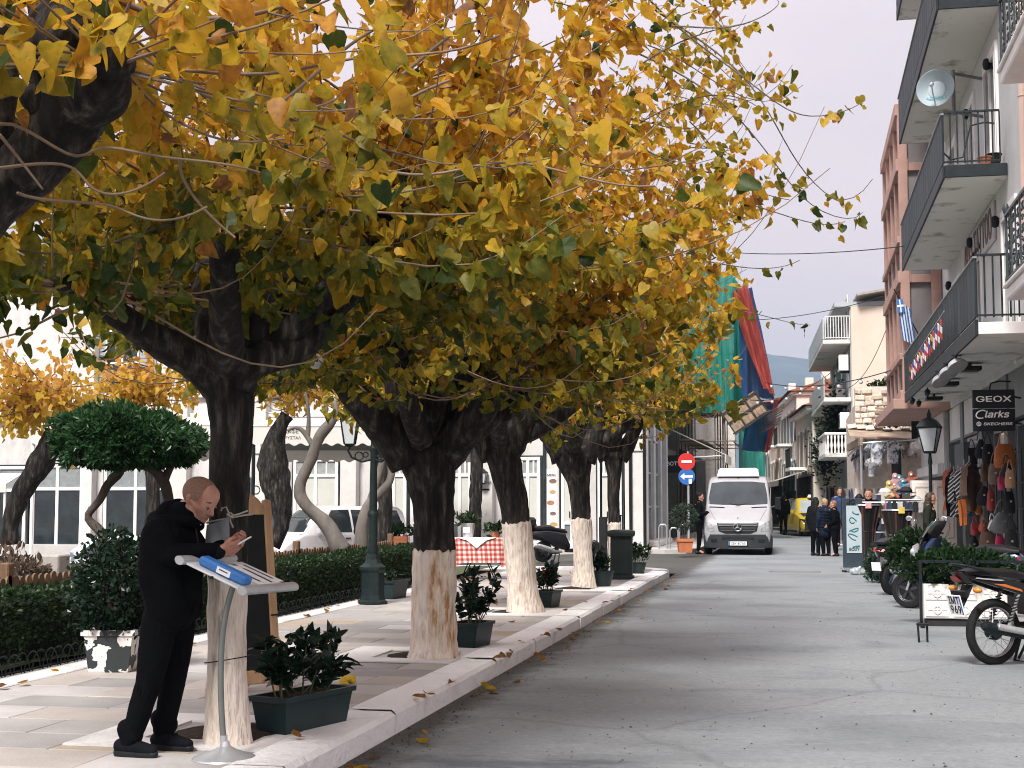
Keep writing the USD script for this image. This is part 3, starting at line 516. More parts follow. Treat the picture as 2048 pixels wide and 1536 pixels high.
for i, (z, yy) in enumerate(((6.5, .7), (4.3, .6), (5.35, 2.6))):
    p = LOC[C][0] + Rz(LOC[C][1]) @ np.array((-.28, yy, z)); t = thing('air_conditioner', ('white air conditioner below the top balcony of the cream house', 'white air conditioner low on the cream house balcony', 'white air conditioner standing on the middle balcony of the cream house')[i], 'air conditioner', p, math.radians(2.2))
    part(t, 'casing', G().box((0, 0, .3), (.36, .8, .6), ch=.02), WHITE); part(t, 'fan_grille', G().tor((-.19, 0, .3), .22, .02, 20, 5, frame((0, 1, 0), (0, 0, 1))).box((-.183, 0, .3), (.01, .42, .02)), BLACKPLASTIC)
    part(t, 'bracket', G().box((.05, -.25, -.03), (.4, .04, .04)).box((.05, .25, -.03), (.4, .04, .04)), BLACKMETAL)
# ---- row of old houses farther down, the street bending to the left
ROOFT = M('roof_tile_red', (.30, .11, .06), .85, .25, 3)
FAR = [(.6, 66, 10, 5.6, (.60, .54, .46), 'cream old house with red tiled eaves next to the grey balconies'), (-.1, 76, 12, 7.0, (.64, .58, .52), 'pale old house with dark shuttered upper windows behind the red tiled one'), (-.9, 88, 14, 7.4, (.58, .50, .42), 'sand coloured old house far down the street beyond the shuttered house'), (-2.0, 102, 16, 8.2, (.66, .62, .58), 'farthest whitish house closing the right side of the street')]
for i, (x, y0, L, H, col, lab) in enumerate(FAR):
    t = thing('old_house', lab, 'building', (x, y0, 0), math.radians(4.5), 'old houses far down the street'); mw = M('old_render_%d' % i, col, .9, .1, .8, .2, 20)
    part(t, 'wall', G().bb((0, 0, 0), (9, L - .4, H)), mw); cn = part(t, 'cornice', G().bb((-.3, -.15, H + .003), (9, L - .3, H + .22), .04), WSLAB)
    rf = G().add([(-.45, -.3, H + .23), (9, -.3, H + .23), (9, L, H + .23), (-.45, L, H + .23), (2.5, -.3, H + 1.1), (2.5, L, H + 1.1)], [(0, 1, 4), (3, 5, 2), (0, 4, 5), (0, 5, 3), (1, 2, 5), (1, 5, 4)])
    r_ = part(t, 'roof', rf, ROOFT); part(r_, 'chimney', G().bb((1.5, 2, H + .6), (2.0, 2.6, H + 1.7), .03), mw)
    for zf in (H - 2.3, H - 4.9) if H > 6.5 else (H - 2.4,):
        for k in range(int(L / 2.6)):
            yy = 1.0 + 2.6 * k; f = part(t, 'window', G().bb((-.05, yy - .1, zf), (-.002, yy, zf + 1.6)).bb((-.05, yy + .9, zf), (-.002, yy + 1.0, zf + 1.6)).bb((-.07, yy - .12, zf + 1.603), (-.002, yy + 1.02, zf + 1.75)), WSLAB); part(f, 'pane', G().bb((-.02, yy + .002, zf), (-.003, yy + .898, zf + 1.6)), DARKGLASS)
            [part(f, 'shutter', G().bb((-.09, ys, zf), (-.052, ys + .48, zf + 1.58)), M('shutter_%d' % (i % 2), ((.20, .17, .14), (.12, .13, .13))[i % 2], .7)) for ys in (yy - .5, yy + .92)]
        if zf > 3: b = part(t, 'balcony', G().bb((-.8, 3.2, zf - .2), (-.003, 6.2, zf - .06), .01), WSLAB); part(b, 'balcony_railing', sum([[G().bb((-.8, 3.2 + .15 * q, zf - .058), (-.78, 3.22 + .15 * q, zf + .8)) for q in range(20)]], [])[0], BLACKMETAL); [part(b, 'bar', G().bb((-.8, 3.35 + .15 * q, zf - .058), (-.78, 3.37 + .15 * q, zf + .8)), BLACKMETAL) for q in range(19)]; part(b, 'top_rail', G().bb((-.81, 3.2, zf + .802), (-.77, 6.2, zf + .84)), BLACKMETAL)
    part(t, 'shop_front', G().bb((-.04, .4, .1), (-.004, L - 1, 2.7)), INTERIOR)
    aw = part(t, 'awning', G().add([(-.04, .5, 3.0), (-.04, L - 1.5, 3.0), (-1.5, L - 1.5, 2.5), (-1.5, .5, 2.5), (-1.5, .5, 2.25), (-1.5, L - 1.5, 2.25)], [(0, 1, 2, 3), (3, 2, 5, 4)]), M('awning_%d' % i, ((.5, .46, .40), (.12, .13, .12), (.45, .42, .38), (.30, .28, .26))[i], .85, .15, 2))
# ================================================================ left-hand side
LY, LX = 44.0, -4.75
H = thing('corner_building', 'white corner building with tall glazed doors behind the square', 'building', (LX, LY, 0))
WH = M('white_facade', (.58, .56, .54), .8, .07, 1.4, .3, 25, col2=(.40, .39, .37), lo=.48, hi=.72, stretch=(1, 1, .45))
part(H, 'front_wall', G().bb((-27, LY + .35, -1.2), (LX, LY + .8, 9.0)), WH, world=True)
part(H, 'roof', G().bb((-27, LY + .3, 9.003), (LX + .3, 56, 9.3), .03), WSLAB, world=True)
part(H, 'side_wall', G().bb((LX - .5, LY + .82, 0), (LX - .05, 50.2, 9.0)), BLUEG, world=True)
PIL = M('pilaster_stone', (.60, .58, .55), .75, .08, 2, .25, 25)
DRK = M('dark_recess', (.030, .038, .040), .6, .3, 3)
def facade_x(px): return atY(px, 1000, LY)[0]
for px0, px1 in ((1250, 1287), (1090, 1118), (951, 985), (680, 712), (505, 530), (338, 372), (165, 183)):
    x0, x1 = facade_x(px0), facade_x(px1); p = part(H, 'pilaster', G().bb((x0, LY - .02, -1.0), (x1, LY + .348, 9.0), .012), PIL, world=True)
    part(p, 'plinth', G().bb((x0 - .05, LY - .08, -1.0), (x1 + .05, LY - .022, .35), .015), PIL, world=True); part(p, 'capital', G().bb((x0 - .04, LY - .07, 3.05), (x1 + .04, LY - .022, 3.25), .015), PIL, world=True)
CURT = M('drawn_cream_blind', (.52, .52, .47), .8, .06, 2)
def glazed(px0, px1, z0, z1, leafs=2, pane=CURT, tr=.5, name='glazed_door'):
    x0, x1 = facade_x(px0), facade_x(px1); w = x1 - x0
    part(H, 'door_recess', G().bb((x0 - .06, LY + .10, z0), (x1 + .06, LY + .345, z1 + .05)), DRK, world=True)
    g = G().bb((x0 + .004, LY + .02, z1 - .1), (x1 - .004, LY + .096, z1)).bb((x0 + .004, LY + .03, z1 - tr - .1), (x1 - .004, LY + .09, z1 - tr))
    for k in range(leafs + 1): xx = x0 + (w - .1) * k / leafs; g.bb((xx, LY + .025, z0), (xx + .1, LY + .095, z1 - .102))
    g.bb((x0 + .004, LY + .03, z0), (x1 - .004, LY + .09, z0 + .35 if pane is CURT else z0 + .12))
    if pane is CURT:
        for k in range(leafs * 2 + 1): xx = x0 + (w - .05) * k / (leafs * 2); g.bb((xx, LY + .035, z1 - tr), (xx + .05, LY + .088, z1 - .102))
        g.bb((x0 + .004, LY + .033, z0 + .85), (x1 - .004, LY + .087, z0 + .92))
    f = part(H, name, g, WHITE, world=True)
    for k in range(leafs):
        xa, xb = x0 + .1 + (w - .1) * k / leafs, x0 + (w - .1) * (k + 1) / leafs
        if pane is CURT:
            part(f, 'pane', G().bb((xa, LY + .07, z0 + .92), (xb, LY + .085, z1 - tr - .1)), CURT, world=True); part(f, 'lower_pane', G().bb((xa, LY + .07, z0 + .35), (xb, LY + .085, z0 + .85)), M('glass_grey', (.16, .18, .18), .1), world=True); part(f, 'transom_pane', G().bb((xa, LY + .07, z1 - tr), (xb, LY + .085, z1 - .1)), M('glass_pale', (.30, .32, .30), .1), world=True)
        else: part(f, 'pane', G().bb((xa, LY + .07, z0 + .12), (xb, LY + .085, z1 - tr - .1)), pane, world=True); part(f, 'transom_pane', G().bb((xa, LY + .07, z1 - tr), (xb, LY + .085, z1 - .1)), M('louvre_grey', (.22, .24, .24), .4), world=True)
    if pane is CURT: part(f, 'handle', G().bb(((x0 + x1) / 2 - .08, LY - .03, z0 + 1.05), ((x0 + x1) / 2 - .05, LY + .02, z0 + 1.25)), BLACKMETAL, world=True)
for a in ((1030, 1080), (1122, 1165), (1195, 1243), (895, 942), (760, 812), (820, 870), (585, 675)): glazed(*a, -.02, 2.9)
for a in ((425, 485, -.5, 2.5), (206, 334, -.6, 2.75), (62, 164, -.7, 2.75), (-60, 50, -.7, 2.7)): glazed(*a, pane=DARKGLASS, tr=.75, name='shop_window')
# house number plate, advertising pilasters, wrought iron door
pn = thing('house_number', 'small blue number 37 plate on the pale pilaster behind the silver car', 'sign', (facade_x(182), LY - .035, 1.3)); part(pn, 'plate', G().box((0, 0, 0), (.17, .02, .13)), M('enamel_blue', (.10, .24, .42), .4)); part(pn, 'digits', G().text('37', .08, (0, -.011, -.04), (1, 0, 0), CZ, .004, True), LT)
ad = thing('menu_poster', 'narrow white menu poster with food pictures on a white pilaster', 'poster', (facade_x(1104), LY - .03, 0))
part(ad, 'sheet', G().box((0, 0, 1.4), (.34, .012, 2.2)), WHITE)
for k in range(6): part(ad, 'picture', G().lathe([(.0, .0), (.09 + .02 * (k % 2), .004), (.1 + .02 * (k % 2), 0)], 12, (rng.normal(0, .03), -.008, .5 + k * .33), np.stack([(1, 0, 0), (0, 0, .6), (0, -1, 0)], 1)), M('food_print_%d' % (k % 3), ((.40, .16, .08), (.45, .30, .12), (.20, .12, .10))[k % 3], .6))
part(ad, 'lettering', G().text('MENU', .07, (0, -.009, 2.3), (1, 0, 0), CZ, .003, True), BLACKPLASTIC)
lt = thing('wall_sign', 'small printed word above a black plate on the pilaster under the wall lantern', 'sign', (facade_x(966), LY - .03, 1.9)); part(lt, 'lettering', G().text('TAVERNA', .09, (0, 0, .17), (1, 0, 0), CZ, .004, True), M('faded_print', (.20, .24, .18), .7)); part(lt, 'plate', G().box((0, 0, 0), (.42, .015, .05)), BLACKPLASTIC)
def lantern(t, s, m, glass, name='lantern'):
    """A tapered four-sided lantern hanging round the local origin, s = glass height."""
    a = np.arange(4) * math.pi / 2 + math.pi / 4; sq = lambda r, z: np.stack([r * s * np.cos(a), r * s * np.sin(a), np.full(4, z * s)], 1)
    body = G().rings([sq(.62, 1.0), sq(.72, 1.04), sq(.70, 1.1), sq(.30, 1.34), sq(.26, 1.42), sq(.10, 1.50), sq(.04, 1.66)]).rings([sq(.34, -.06), sq(.37, 0), sq(.30, -.12)])
    for k in range(4): body.tube([sq(.35, 0)[k], sq(.62, 1.0)[k]], .035 * s, 5)
    p = part(t, name, body, m); part(p, 'glass', G().rings([sq(.335, .005), sq(.60, .995)]), glass); return p
LGLASS = M('milk_glass', (.52, .56, .57), .25, .1, 3)
wl = thing('wall_lantern', 'small black lantern on a curved arm fixed to the white pilaster', 'lamp', (facade_x(968), LY - .22, 2.10)); lantern(wl, .30, BLACKMETAL, LGLASS); part(wl, 'arm', G().tube([(0, 0, .5), (-.05, .02, .62), (-.2, .1, .68), (-.33, .17, .6), (-.35, .19, .45)], .016, 6), BLACKMETAL, True)
idr = part(H, 'iron_door', G().bb((facade_x(490), LY - .01, -.5), (facade_x(558), LY + .3, 2.3)), M('door_blue_grey', (.05, .075, .085), .5, .2, 8, .3, 30), world=True)
for k in range(2):
    for j in range(3): part(idr, 'door_scroll', G().tor(((facade_x(505) + facade_x(543)) / 2 - .2 + .4 * k, LY - .02, 1.9 - .5 * j), .13, .018, 14, 5, frame((1, 0, 0), (0, 0, 1))), BLACKMETAL, world=True)
for px, m in ((1262, BLACKMETAL), (1290, BLACKMETAL), (1090, DRK), (1030, DRK), (575, DRK)): part(H, 'downpipe', G().tube([(facade_x(px), LY - .10, .1), (facade_x(px), LY - .10, 8.5)], .05, 8), m, world=True)
for k in range(6): win(H, (-8.0 - 2.9 * k, LY + .34, 5.0), (1, 0, 0), (0, -1, 0), 1.2, 2.2, WHITE, cols=2, rows=2, sill=WSLAB, shut=M('shutter_grey', (.32, .34, .34), .7), name='upper_window')
part(H, 'string_course', G().bb((-27, LY + .15, 4.2), (LX, LY + .347, 4.4), .03), WSLAB, world=True)
# side of the corner house: grey doors and pilasters along the street
for k, (y0, y1) in enumerate(((44.9, 45.5), (47.4, 47.9), (49.7, 50.2))): part(H, 'side_pilaster', G().bb((LX - .05, y0, .1), (LX + .1, y1, 5.2), .02), PIL if k == 0 else M('grey_stone', (.40, .42, .42), .8, .12, 2), world=True)
for y0 in (45.7, 48.1): win(H, (LX - .05, y0, .25), (0, 1, 0), (1, 0, 0), 1.5, 3.3, M('grey_joinery', (.30, .33, .34), .6), cols=2, rows=3, name='side_door')
part(H, 'step', G().bb((LX + .02, 45.4, .13), (LX + .45, 50, .30), .02), PIL, world=True)
# dark shop with signboard, awning
D2 = thing('dark_shop', 'dark shopfront on the left of the street, awning half open', 'building', (LX, 50.3, 0))
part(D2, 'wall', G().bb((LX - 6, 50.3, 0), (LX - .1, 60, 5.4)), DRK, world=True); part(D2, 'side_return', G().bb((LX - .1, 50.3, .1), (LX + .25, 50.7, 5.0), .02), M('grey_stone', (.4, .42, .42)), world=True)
sgp = atY(1355, 915, 52.3)
part(D2, 'fascia', G().box((LX + .12, 53.0, 3.15), (.16, 3.6, .5)), SB, world=True)
sn = thing('dark_sign', 'black projecting shop sign with thin letters behind the no entry sign', 'sign', (LX + .45, 51.3, 2.85)); part(sn, 'board', G().box((0, 0, 0), (1.25, .08, .62), ch=.006), SB); part(sn, 'lettering', G().text('LA BOTTEGA', .13, (0, -.041, -.05), (1, 0, 0), CZ, .004, width=1.1), LT); part(sn, 'hanger', G().tube([(-.4, 0, .3), (-.4, 0, .5), (-.7, 0, .5)], .02, 6), BLACKMETAL)
aw0 = atY(1382, 862, 54); aw1 = np.array((LX, 54, 4.3))
AWN = M('awning_canvas_grey', (.55, .54, .50), .85, .1, 3)
awn = thing('street_awning', 'white awning sloping over the left side of the street behind the road signs', 'awning', (LX, 53, 0))
part(awn, 'canvas', G().hull([(LX + .02, 53.2, 4.25), (LX + .02, 57.5, 4.25), (LX + 2.1, 53.2, 3.25), (LX + 2.1, 57.5, 3.25), (LX + .02, 53.2, 4.22), (LX + 2.1, 53.2, 3.22), (LX + .02, 57.5, 4.22), (LX + 2.1, 57.5, 3.22)]), AWN, world=True)
part(awn, 'valance', G().bb((LX + 2.1, 53.2, 2.95), (LX + 2.13, 57.5, 3.26)), AWN, world=True); part(awn, 'arm', G().tube([(LX + .05, 53.3, 3.1), (LX + 2.08, 53.3, 3.2)], .025, 6).tube([(LX + .05, 57.4, 3.1), (LX + 2.08, 57.4, 3.2)], .025, 6), WHITE, world=True)
# ---- scaffolded house with green netting and blown blue and red cloth
S = thing('scaffolded_house', 'house under repair behind scaffolding and hanging green netting', 'building', (-4.6, 58.5, 0))
part(S, 'wall', G().bb((-12, 60.5, 0), (-4.9, 78, 10.6)), M('old_grey_wall', (.34, .33, .31), .9, .2, 1), world=True)
PIPE = M('rusty_scaffold', (.16, .12, .10), .7, .3, 12, metal=.2)
for x in (-4.8, -3.3):
    for yv in (58.6, 60.6, 62.6, 64.6, 66.6, 68.6): part(S, 'scaffold_pole', G().tube([(x, yv, .1), (x, yv, 11.0)], .03, 6), PIPE, world=True)
for z in (3.9, 5.4, 7.4, 9.4):
    for x in (-4.75, -3.35, -2.55): part(S, 'scaffold_ledger', G().tube([(x, 58.3, z), (x, 69, z)], .025, 6), PIPE, world=True)
    for yv in (58.6, 62.6, 66.6): part(S, 'scaffold_transom', G().tube([(-5.4, yv, z + .05), (-2.45, yv, z + .05)], .025, 6), PIPE, world=True)
    for k in range(3): part(S, 'scaffold_board', G().bb((-4.7 + .32 * k, 58.4, z + .09), (-4.42 + .32 * k, 69, z + .13)), M('old_board', (.26, .20, .14), .9, .3, 4, stretch=(8, 1, 8)), world=True)
def cloth(P00, P10, P01, P11, nu, nv, amp, freq, seed, nrm):
    """A hanging cloth between four corners with folds."""
    u, v = np.meshgrid(np.linspace(0, 1, nu), np.linspace(0, 1, nv), indexing='ij'); P = [np.asarray(p, float) for p in (P00, P10, P01, P11)]
    q = (1 - u)[..., None] * ((1 - v)[..., None] * P[0] + v[..., None] * P[2]) + u[..., None] * ((1 - v)[..., None] * P[1] + v[..., None] * P[3])
    f = amp * (np.sin(u * freq + 1.3 * np.sin(v * 3 + seed)) + 1.3 * (meshkit.fbm(np.stack([u * freq * .6, v * 3, 0 * u + seed], -1), 3, seed) - .5))
    q = q + f[..., None] * np.asarray(nrm, float); i, j = np.meshgrid(np.arange(nu - 1), np.arange(nv - 1), indexing='ij'); a = (i * nv + j).ravel()
    return G().add(q.reshape(-1, 3), np.stack([a, a + nv, a + nv + 1, a + 1], 1))
def netM(name, col, alpha=.72):
    if name in mats: return mats[name]
    mats[name] = usdkit.material(stage, '/World/Looks/' + name, {'tc': ('texture_coordinate', {}), 'mp': ('mapping', {'scale': (1, 1, .12)}), 'n': ('noise_texture', {'scale': 5.0, 'detail': 4.0}), 'r': ('rgb_ramp', {'ramp': [(.3, tuple(np.array(col) * .65)), (.7, tuple(np.array(col) * 1.3))]}), 'd': ('diffuse_bsdf', {}), 'tl': ('translucent_bsdf', {}), 'm': ('mix_closure', {'fac': .45}), 't': ('transparent_bsdf', {}), 'm2': ('mix_closure', {'fac': alpha})},
        [('tc.object', 'mp.vector'), ('mp.vector', 'n.vector'), ('n.fac', 'r.fac'), ('r.color', 'd.color'), ('r.color', 'tl.color'), ('d.BSDF', 'm.closure1'), ('tl.BSDF', 'm.closure2'), ('t.BSDF', 'm2.closure1'), ('m.closure', 'm2.closure2')], surface='m2.closure'); return mats[name]
NETG, NETB, NETR = netM('green_netting', (.03, .27, .21), .93), netM('blue_netting', (.03, .07, .19), .95), netM('red_netting', (.46, .10, .08), .95)
def single_cloth(name, g, m, label): return single(name, g, m, label, 'netting', True)
single_cloth('green_net', cloth((-4.95, 58.2, 10.9), (-2.5, 58.2, 10.6), (-4.95, 58.2, 5.0), (-2.55, 58.2, 5.1), 60, 14, .09, 34, 1, (0, 1, 0)), NETG, 'green netting hanging on the scaffold end that faces the square')
single_cloth('green_net', cloth((-2.48, 58.25, 10.6), (-2.45, 69, 10.6), (-2.5, 58.25, 5.2), (-2.45, 69, 4.6), 60, 12, .08, 40, 2, (1, 0, 0)), NETG, 'green netting along the street side of the scaffold')
single_cloth('blue_net', cloth(atD(1478, 580, 58), atD(1506, 575, 59), atD(1484, 790, 57.5), atD(1552, 800, 59), 34, 30, .20, 17, 3, (.3, -1, 0)), NETB, 'blue cloth strip blown out from the top of the scaffold')
single_cloth('red_net', cloth(atD(1462, 585, 57.6), atD(1492, 568, 58), atD(1522, 770, 57), atD(1550, 792, 58), 30, 30, .20, 15, 4, (.3, -1, 0)), NETR, 'red cloth strip twisted beside the blue one on the scaffold')
single_cloth('blue_net', cloth(atD(1500, 815, 58), atD(1552, 800, 59), atD(1480, 900, 58), atD(1535, 905, 59), 18, 14, .14, 8, 5, (.3, -1, 0)), NETB, 'loose lower end of blue cloth hanging under the wooden platform')
single_cloth('red_net', cloth(atD(1548, 800, 58), atD(1558, 800, 59), atD(1528, 905, 58.5), atD(1540, 900, 59), 10, 14, .1, 6, 6, (.3, -1, 0)), NETR, 'loose lower red cloth hanging under the wooden platform')
single_cloth('green_net', cloth((-3.4, 84, 6.6), (-1.95, 84, 6.4), (-3.4, 84, .6), (-1.9, 84, .8), 24, 10, .1, 18, 7, (0, 1, 0)), NETG, 'farther green netting hanging down to the street behind the van')
# tilted wooden platform (brackets and boards)
PLK = M('platform_plank', (.30, .21, .14), .85, .3, 4, .3, 20); pc = atD(1490, 825, 57.6); pf = thing('wooden_platform', 'tilted wooden boarded platform hanging from the scaffold over the street', 'platform', pc)
ax = unit(atD(1530, 800, 57.6) - atD(1455, 850, 57.6)); up = unit(atD(1478, 790, 57.6) - atD(1520, 880, 57.6)); bx = unit(up - ax * (up @ ax)); Rp = np.stack([ax, bx, np.cross(ax, bx)], 1)
for k in range(8): part(pf, 'board', G().box(Rp @ np.array((-.72 + .205 * k, 0, 0)), (.19, 1.05, .03), Rp), PLK)
for k in range(3): part(pf, 'batten', G().box(Rp @ np.array((0, -.45 + .45 * k, .045)), (1.75, .07, .06), Rp), M('dark_steel', (.04, .04, .04), .6))
for k in range(4): part(pf, 'rib', G().box(Rp @ np.array((-.8 + .53 * k, 0, .055)), (.05, 1.1, .05), Rp), M('dark_steel', (.04, .04, .04), .6))
pt = thing('timber_bundle', 'fan of dark broken timbers sticking out beside the wooden platform', 'timber', atD(1540, 838, 58))
for k in range(7): part(pt, 'timber', G().box((.05 * k - .1, 0, .12 * k - .4), (.95, .08, .05), Ry(-.45 - .03 * k)), M('dark_timber', (.05, .045, .04), .9, .3, 5))
part(S, 'shop_void', G().bb((-5.0, 60.55, .1), (-4.85, 77, 3.7)), INTERIOR, world=True)
part(S, 'rust_post', G().tube([atD(1448, 835, 57.8), atD(1452, 930, 57.8)], .05, 8), PIPE, world=True)
for i, (y0, L, Hh, lab) in enumerate(((79, 12, 6.2, 'pale house behind the scaffolding on the left side of the street'), (92, 16, 7.0, 'far pale house on the left side of the street'))):
    t = thing('street_house', lab, 'building', (-3.4 - .9 * i, y0, 0), math.radians(4)); part(t, 'wall', G().bb((-8, 0, 0), (0, L, Hh)), M('left_render_%d' % i, (.60, .57, .52), .9)); part(t, 'roof', G().bb((-8, -.1, Hh + .003), (.3, L, Hh + .25), .03), ROOFT)
    for k in range(4): f = part(t, 'window', G().bb((.002, 1 + 2.7 * k, 3.6), (.06, 1.9 + 2.7 * k, 5.2)), WSLAB); part(f, 'pane', G().bb((.05, 1.1 + 2.7 * k, 3.7), (.07, 1.8 + 2.7 * k, 5.1)), DARKGLASS)
    part(t, 'shop_front', G().bb((.002, .5, .1), (.04, L - .5, 2.6)), INTERIOR)
# ---- restaurant awnings in front of the facade
AWC = M('cream_awning', (.62, .59, .55), .85, .06, 2)
AWG = M('grey_green_awning', (.20, .22, .20), .85, .1, 2)
def awning(label, px0, px1, pytop, D, txt=None):
    p0, p1 = atD(px0, pytop, D), atD(px1, pytop, D); ax = unit(p1 - p0) * (1, 1, 0); ax = unit(ax); W = np.linalg.norm((p1 - p0)[:2]); back = np.cross(CZ, ax); t = thing('restaurant_awning', label, 'awning', p0, math.atan2(ax[1], ax[0]))
    def scal(z0, h, n, yv, m, nm):
        x = np.linspace(0, W, n * 8 + 1); zb = z0 - h + .035 * np.cos(np.arange(len(x)) * 2 * math.pi / 8); q = np.vstack([np.stack([x, 0 * x + yv, 0 * x + z0], 1), np.stack([x, 0 * x + yv, zb], 1)]); k = len(x); i = np.arange(k - 1)
        part(t, nm, G().add(q, np.stack([i, i + 1, i + k + 1, i + k], 1)), m)
    part(t, 'canvas', G().hull([(0, 0, 0), (W, 0, 0), (0, 0, -.03), (W, 0, -.03), (0, 3.4, .42), (W, 3.4, .42), (0, 3.4, .39), (W, 3.4, .39)]), AWC)
    scal(-.005, .50, int(W / .32), -.012, AWC, 'valance'); scal(-.62, .30, int(W / .32), 1.3, AWC, 'inner_valance'); part(t, 'shade_cloth', G().bb((.02, 1.32, -.66), (W - .02, 1.34, -.02)), AWG)
    part(t, 'front_bar', G().tube([(0, 0, .0), (W, 0, 0)], .03, 8), WHITE)
    if txt: part(t, 'printed_name', G().text(txt[0], .10, (1.1, -.016, -.20), (1, 0, 0), CZ, .003, True).text(txt[1], .08, (1.1, -.016, -.36), (1, 0, 0), CZ, .003, True), M('awning_print', (.12, .14, .14), .8))
    for k, x in enumerate((.05, W - .05)): part(t, 'post', G().tube([(x, .1, -.03), (x, .1, -3.75)], .05, 8), BLACKMETAL if txt or k else WHITE)
    return t
awning('long cream awning with scalloped edge and printed name behind the lamp post', 503, 948, 852, 39.5, ('ΚΑΦΕ', 'ΚΡΥΣΤΑΛ'))
awning('shorter cream scalloped awning on a white post behind the umbrella shaped tree', 62, 425, 850, 39.5)
lowaw = thing('low_awning', 'low cream awning cut off by the picture edge under the yellow leaves', 'awning', atD(-60, 968, 34)); part(lowaw, 'canvas', G().hull([(0, 0, .25), (1.35, 0, .25), (0, -.7, 0), (1.35, -.7, 0), (0, 0, .22), (1.35, 0, .22), (0, -.7, -.03), (1.35, -.7, -.03)]), AWC); part(lowaw, 'valance', G().bb((0, -.73, -.2), (1.35, -.703, .0)), AWC); part(lowaw, 'frame', G().tube([(1.3, -.68, -.03), (1.3, -.68, -1.9)], .03, 6).tube([(0.5, -.68, -.03), (0.5, -.68, -1.9)], .03, 6), WHITE)
# ================================================================ mulberry trees along the kerb
from scipy.interpolate import CubicSpline
def spline(P, n):
    P = np.asarray(P, float); t = np.r_[0, np.cumsum(np.maximum(np.linalg.norm(np.diff(P[:, :3], axis=0), axis=1), 1e-4))]
    return CubicSpline(t, P)(np.linspace(0, t[-1], n))
def bark(g, P, n, k, seed, amp=.12, z1=None, off=0.0, groove=1.0):
    """Tapered, lumpy trunk or limb along points (x, y, z, radius); optionally only up to the height z1 with a ragged edge, off metres proud."""
    Q = spline(P, n)
    if z1 is not None:
        D_ = spline(P, 400); c_ = D_[:max(3, int(np.argmax(D_[:, 2] > z1)))]; Q = c_[np.linspace(0, len(c_) - 1, 30).astype(int)]; n = 30
    p, r = Q[:, :3], np.maximum(Q[:, 3], .004); t = np.gradient(p, axis=0); t /= np.linalg.norm(t, axis=1, keepdims=True)
    u = unit(np.cross(t[0], (1, 0.2, 0) if abs(t[0][2]) > .6 else (0, 0, 1))); a = np.arange(k) * 2 * math.pi / k; V = []
    for i in range(n):
        u = unit(u - t[i] * (u @ t[i])); w = np.cross(t[i], u); d = np.cos(a)[:, None] * u + np.sin(a)[:, None] * w
        s = p[i] + d * r[i]; lump = meshkit.fbm(s * 5.0, 3, seed) - .5; fine = meshkit.fbm(np.stack([d[:, 0] * 5, d[:, 1] * 5, s[:, 2] * 1.6], 1) * 1.6, 3, seed + 9) - .5
        q = p[i] + d * (r[i] * (1 + amp * 2.2 * lump + amp * 1.3 * groove * fine) + off)[:, None]
        if z1 is not None and i == n - 1: q = q + t[i] * (.075 * (meshkit.fbm(np.stack([d[:, 0] * 7, d[:, 1] * 7, 0 * a], 1), 2, seed + 3) - .4))[:, None]
        V.append(q)
    return g.rings(V, True)
BARK = usdkit.material(stage, '/World/Looks/mulberry_bark', {'tc': ('texture_coordinate', {}), 'mp': ('mapping', {'scale': (16, 16, 3.2)}), 'n': ('noise_texture', {'scale': 1.0, 'detail': 7.0, 'roughness': .65}), 'r': ('rgb_ramp', {'ramp': [(.35, (.004, .0035, .003)), (.50, (.016, .014, .012)), (.60, (.050, .043, .036)), (.74, (.16, .14, .115))]}),
    'b': ('bump', {'strength': 1.0, 'distance': .03}), 'p': ('principled_bsdf', {'roughness': .85, 'specular_ior_level': .3})}, [('tc.object', 'mp.vector'), ('mp.vector', 'n.vector'), ('n.fac', 'r.fac'), ('r.color', 'p.base_color'), ('n.fac', 'b.height'), ('b.normal', 'p.normal')], surface='p.BSDF')
def washM(name, thr):
    return usdkit.material(stage, '/World/Looks/' + name, {'tc': ('texture_coordinate', {}), 'mp': ('mapping', {'scale': (3.4, 3.4, .8)}), 'n': ('noise_texture', {'scale': 1.6, 'detail': 7.0, 'roughness': .6}), 'r': ('rgb_ramp', {'ramp': [(thr - .07, (.74, .65, .56)), (thr, (.68, .54, .41)), (thr + .05, (.40, .21, .09)), (thr + .16, (.20, .11, .055))]}),
        'm2': ('mapping', {'scale': (20, 20, 4)}), 'n2': ('noise_texture', {'scale': 1.5, 'detail': 5.0}), 'b': ('bump', {'strength': 1.0, 'distance': .04}), 'r2': ('rgb_ramp', {'ramp': [(.30, (.66, .63, .60)), (.42, (.92, .91, .90)), (.6, (1.08, 1.08, 1.08))]}), 'mx': ('mix', {'mix_type': 'multiply', 'fac': 1.0}), 'p': ('principled_bsdf', {'roughness': .85, 'specular_ior_level': .25})},
        [('tc.object', 'mp.vector'), ('mp.vector', 'n.vector'), ('n.fac', 'r.fac'), ('tc.object', 'm2.vector'), ('m2.vector', 'n2.vector'), ('n2.fac', 'r2.fac'), ('r.color', 'mx.color1'), ('r2.color', 'mx.color2'), ('mx.color', 'p.base_color'), ('n2.fac', 'b.height'), ('b.normal', 'p.normal')], surface='p.BSDF')
WASH = [washM('limewash', .67), washM('limewash_peeling', .58), washM('limewash_worn', .66)]
SHOOT = M('young_shoot_bark', (.13, .085, .05), .7, .3, 6, col2=(.22, .15, .10))
TIP = M('twig_grey', (.10, .085, .07), .75, .3, 6)
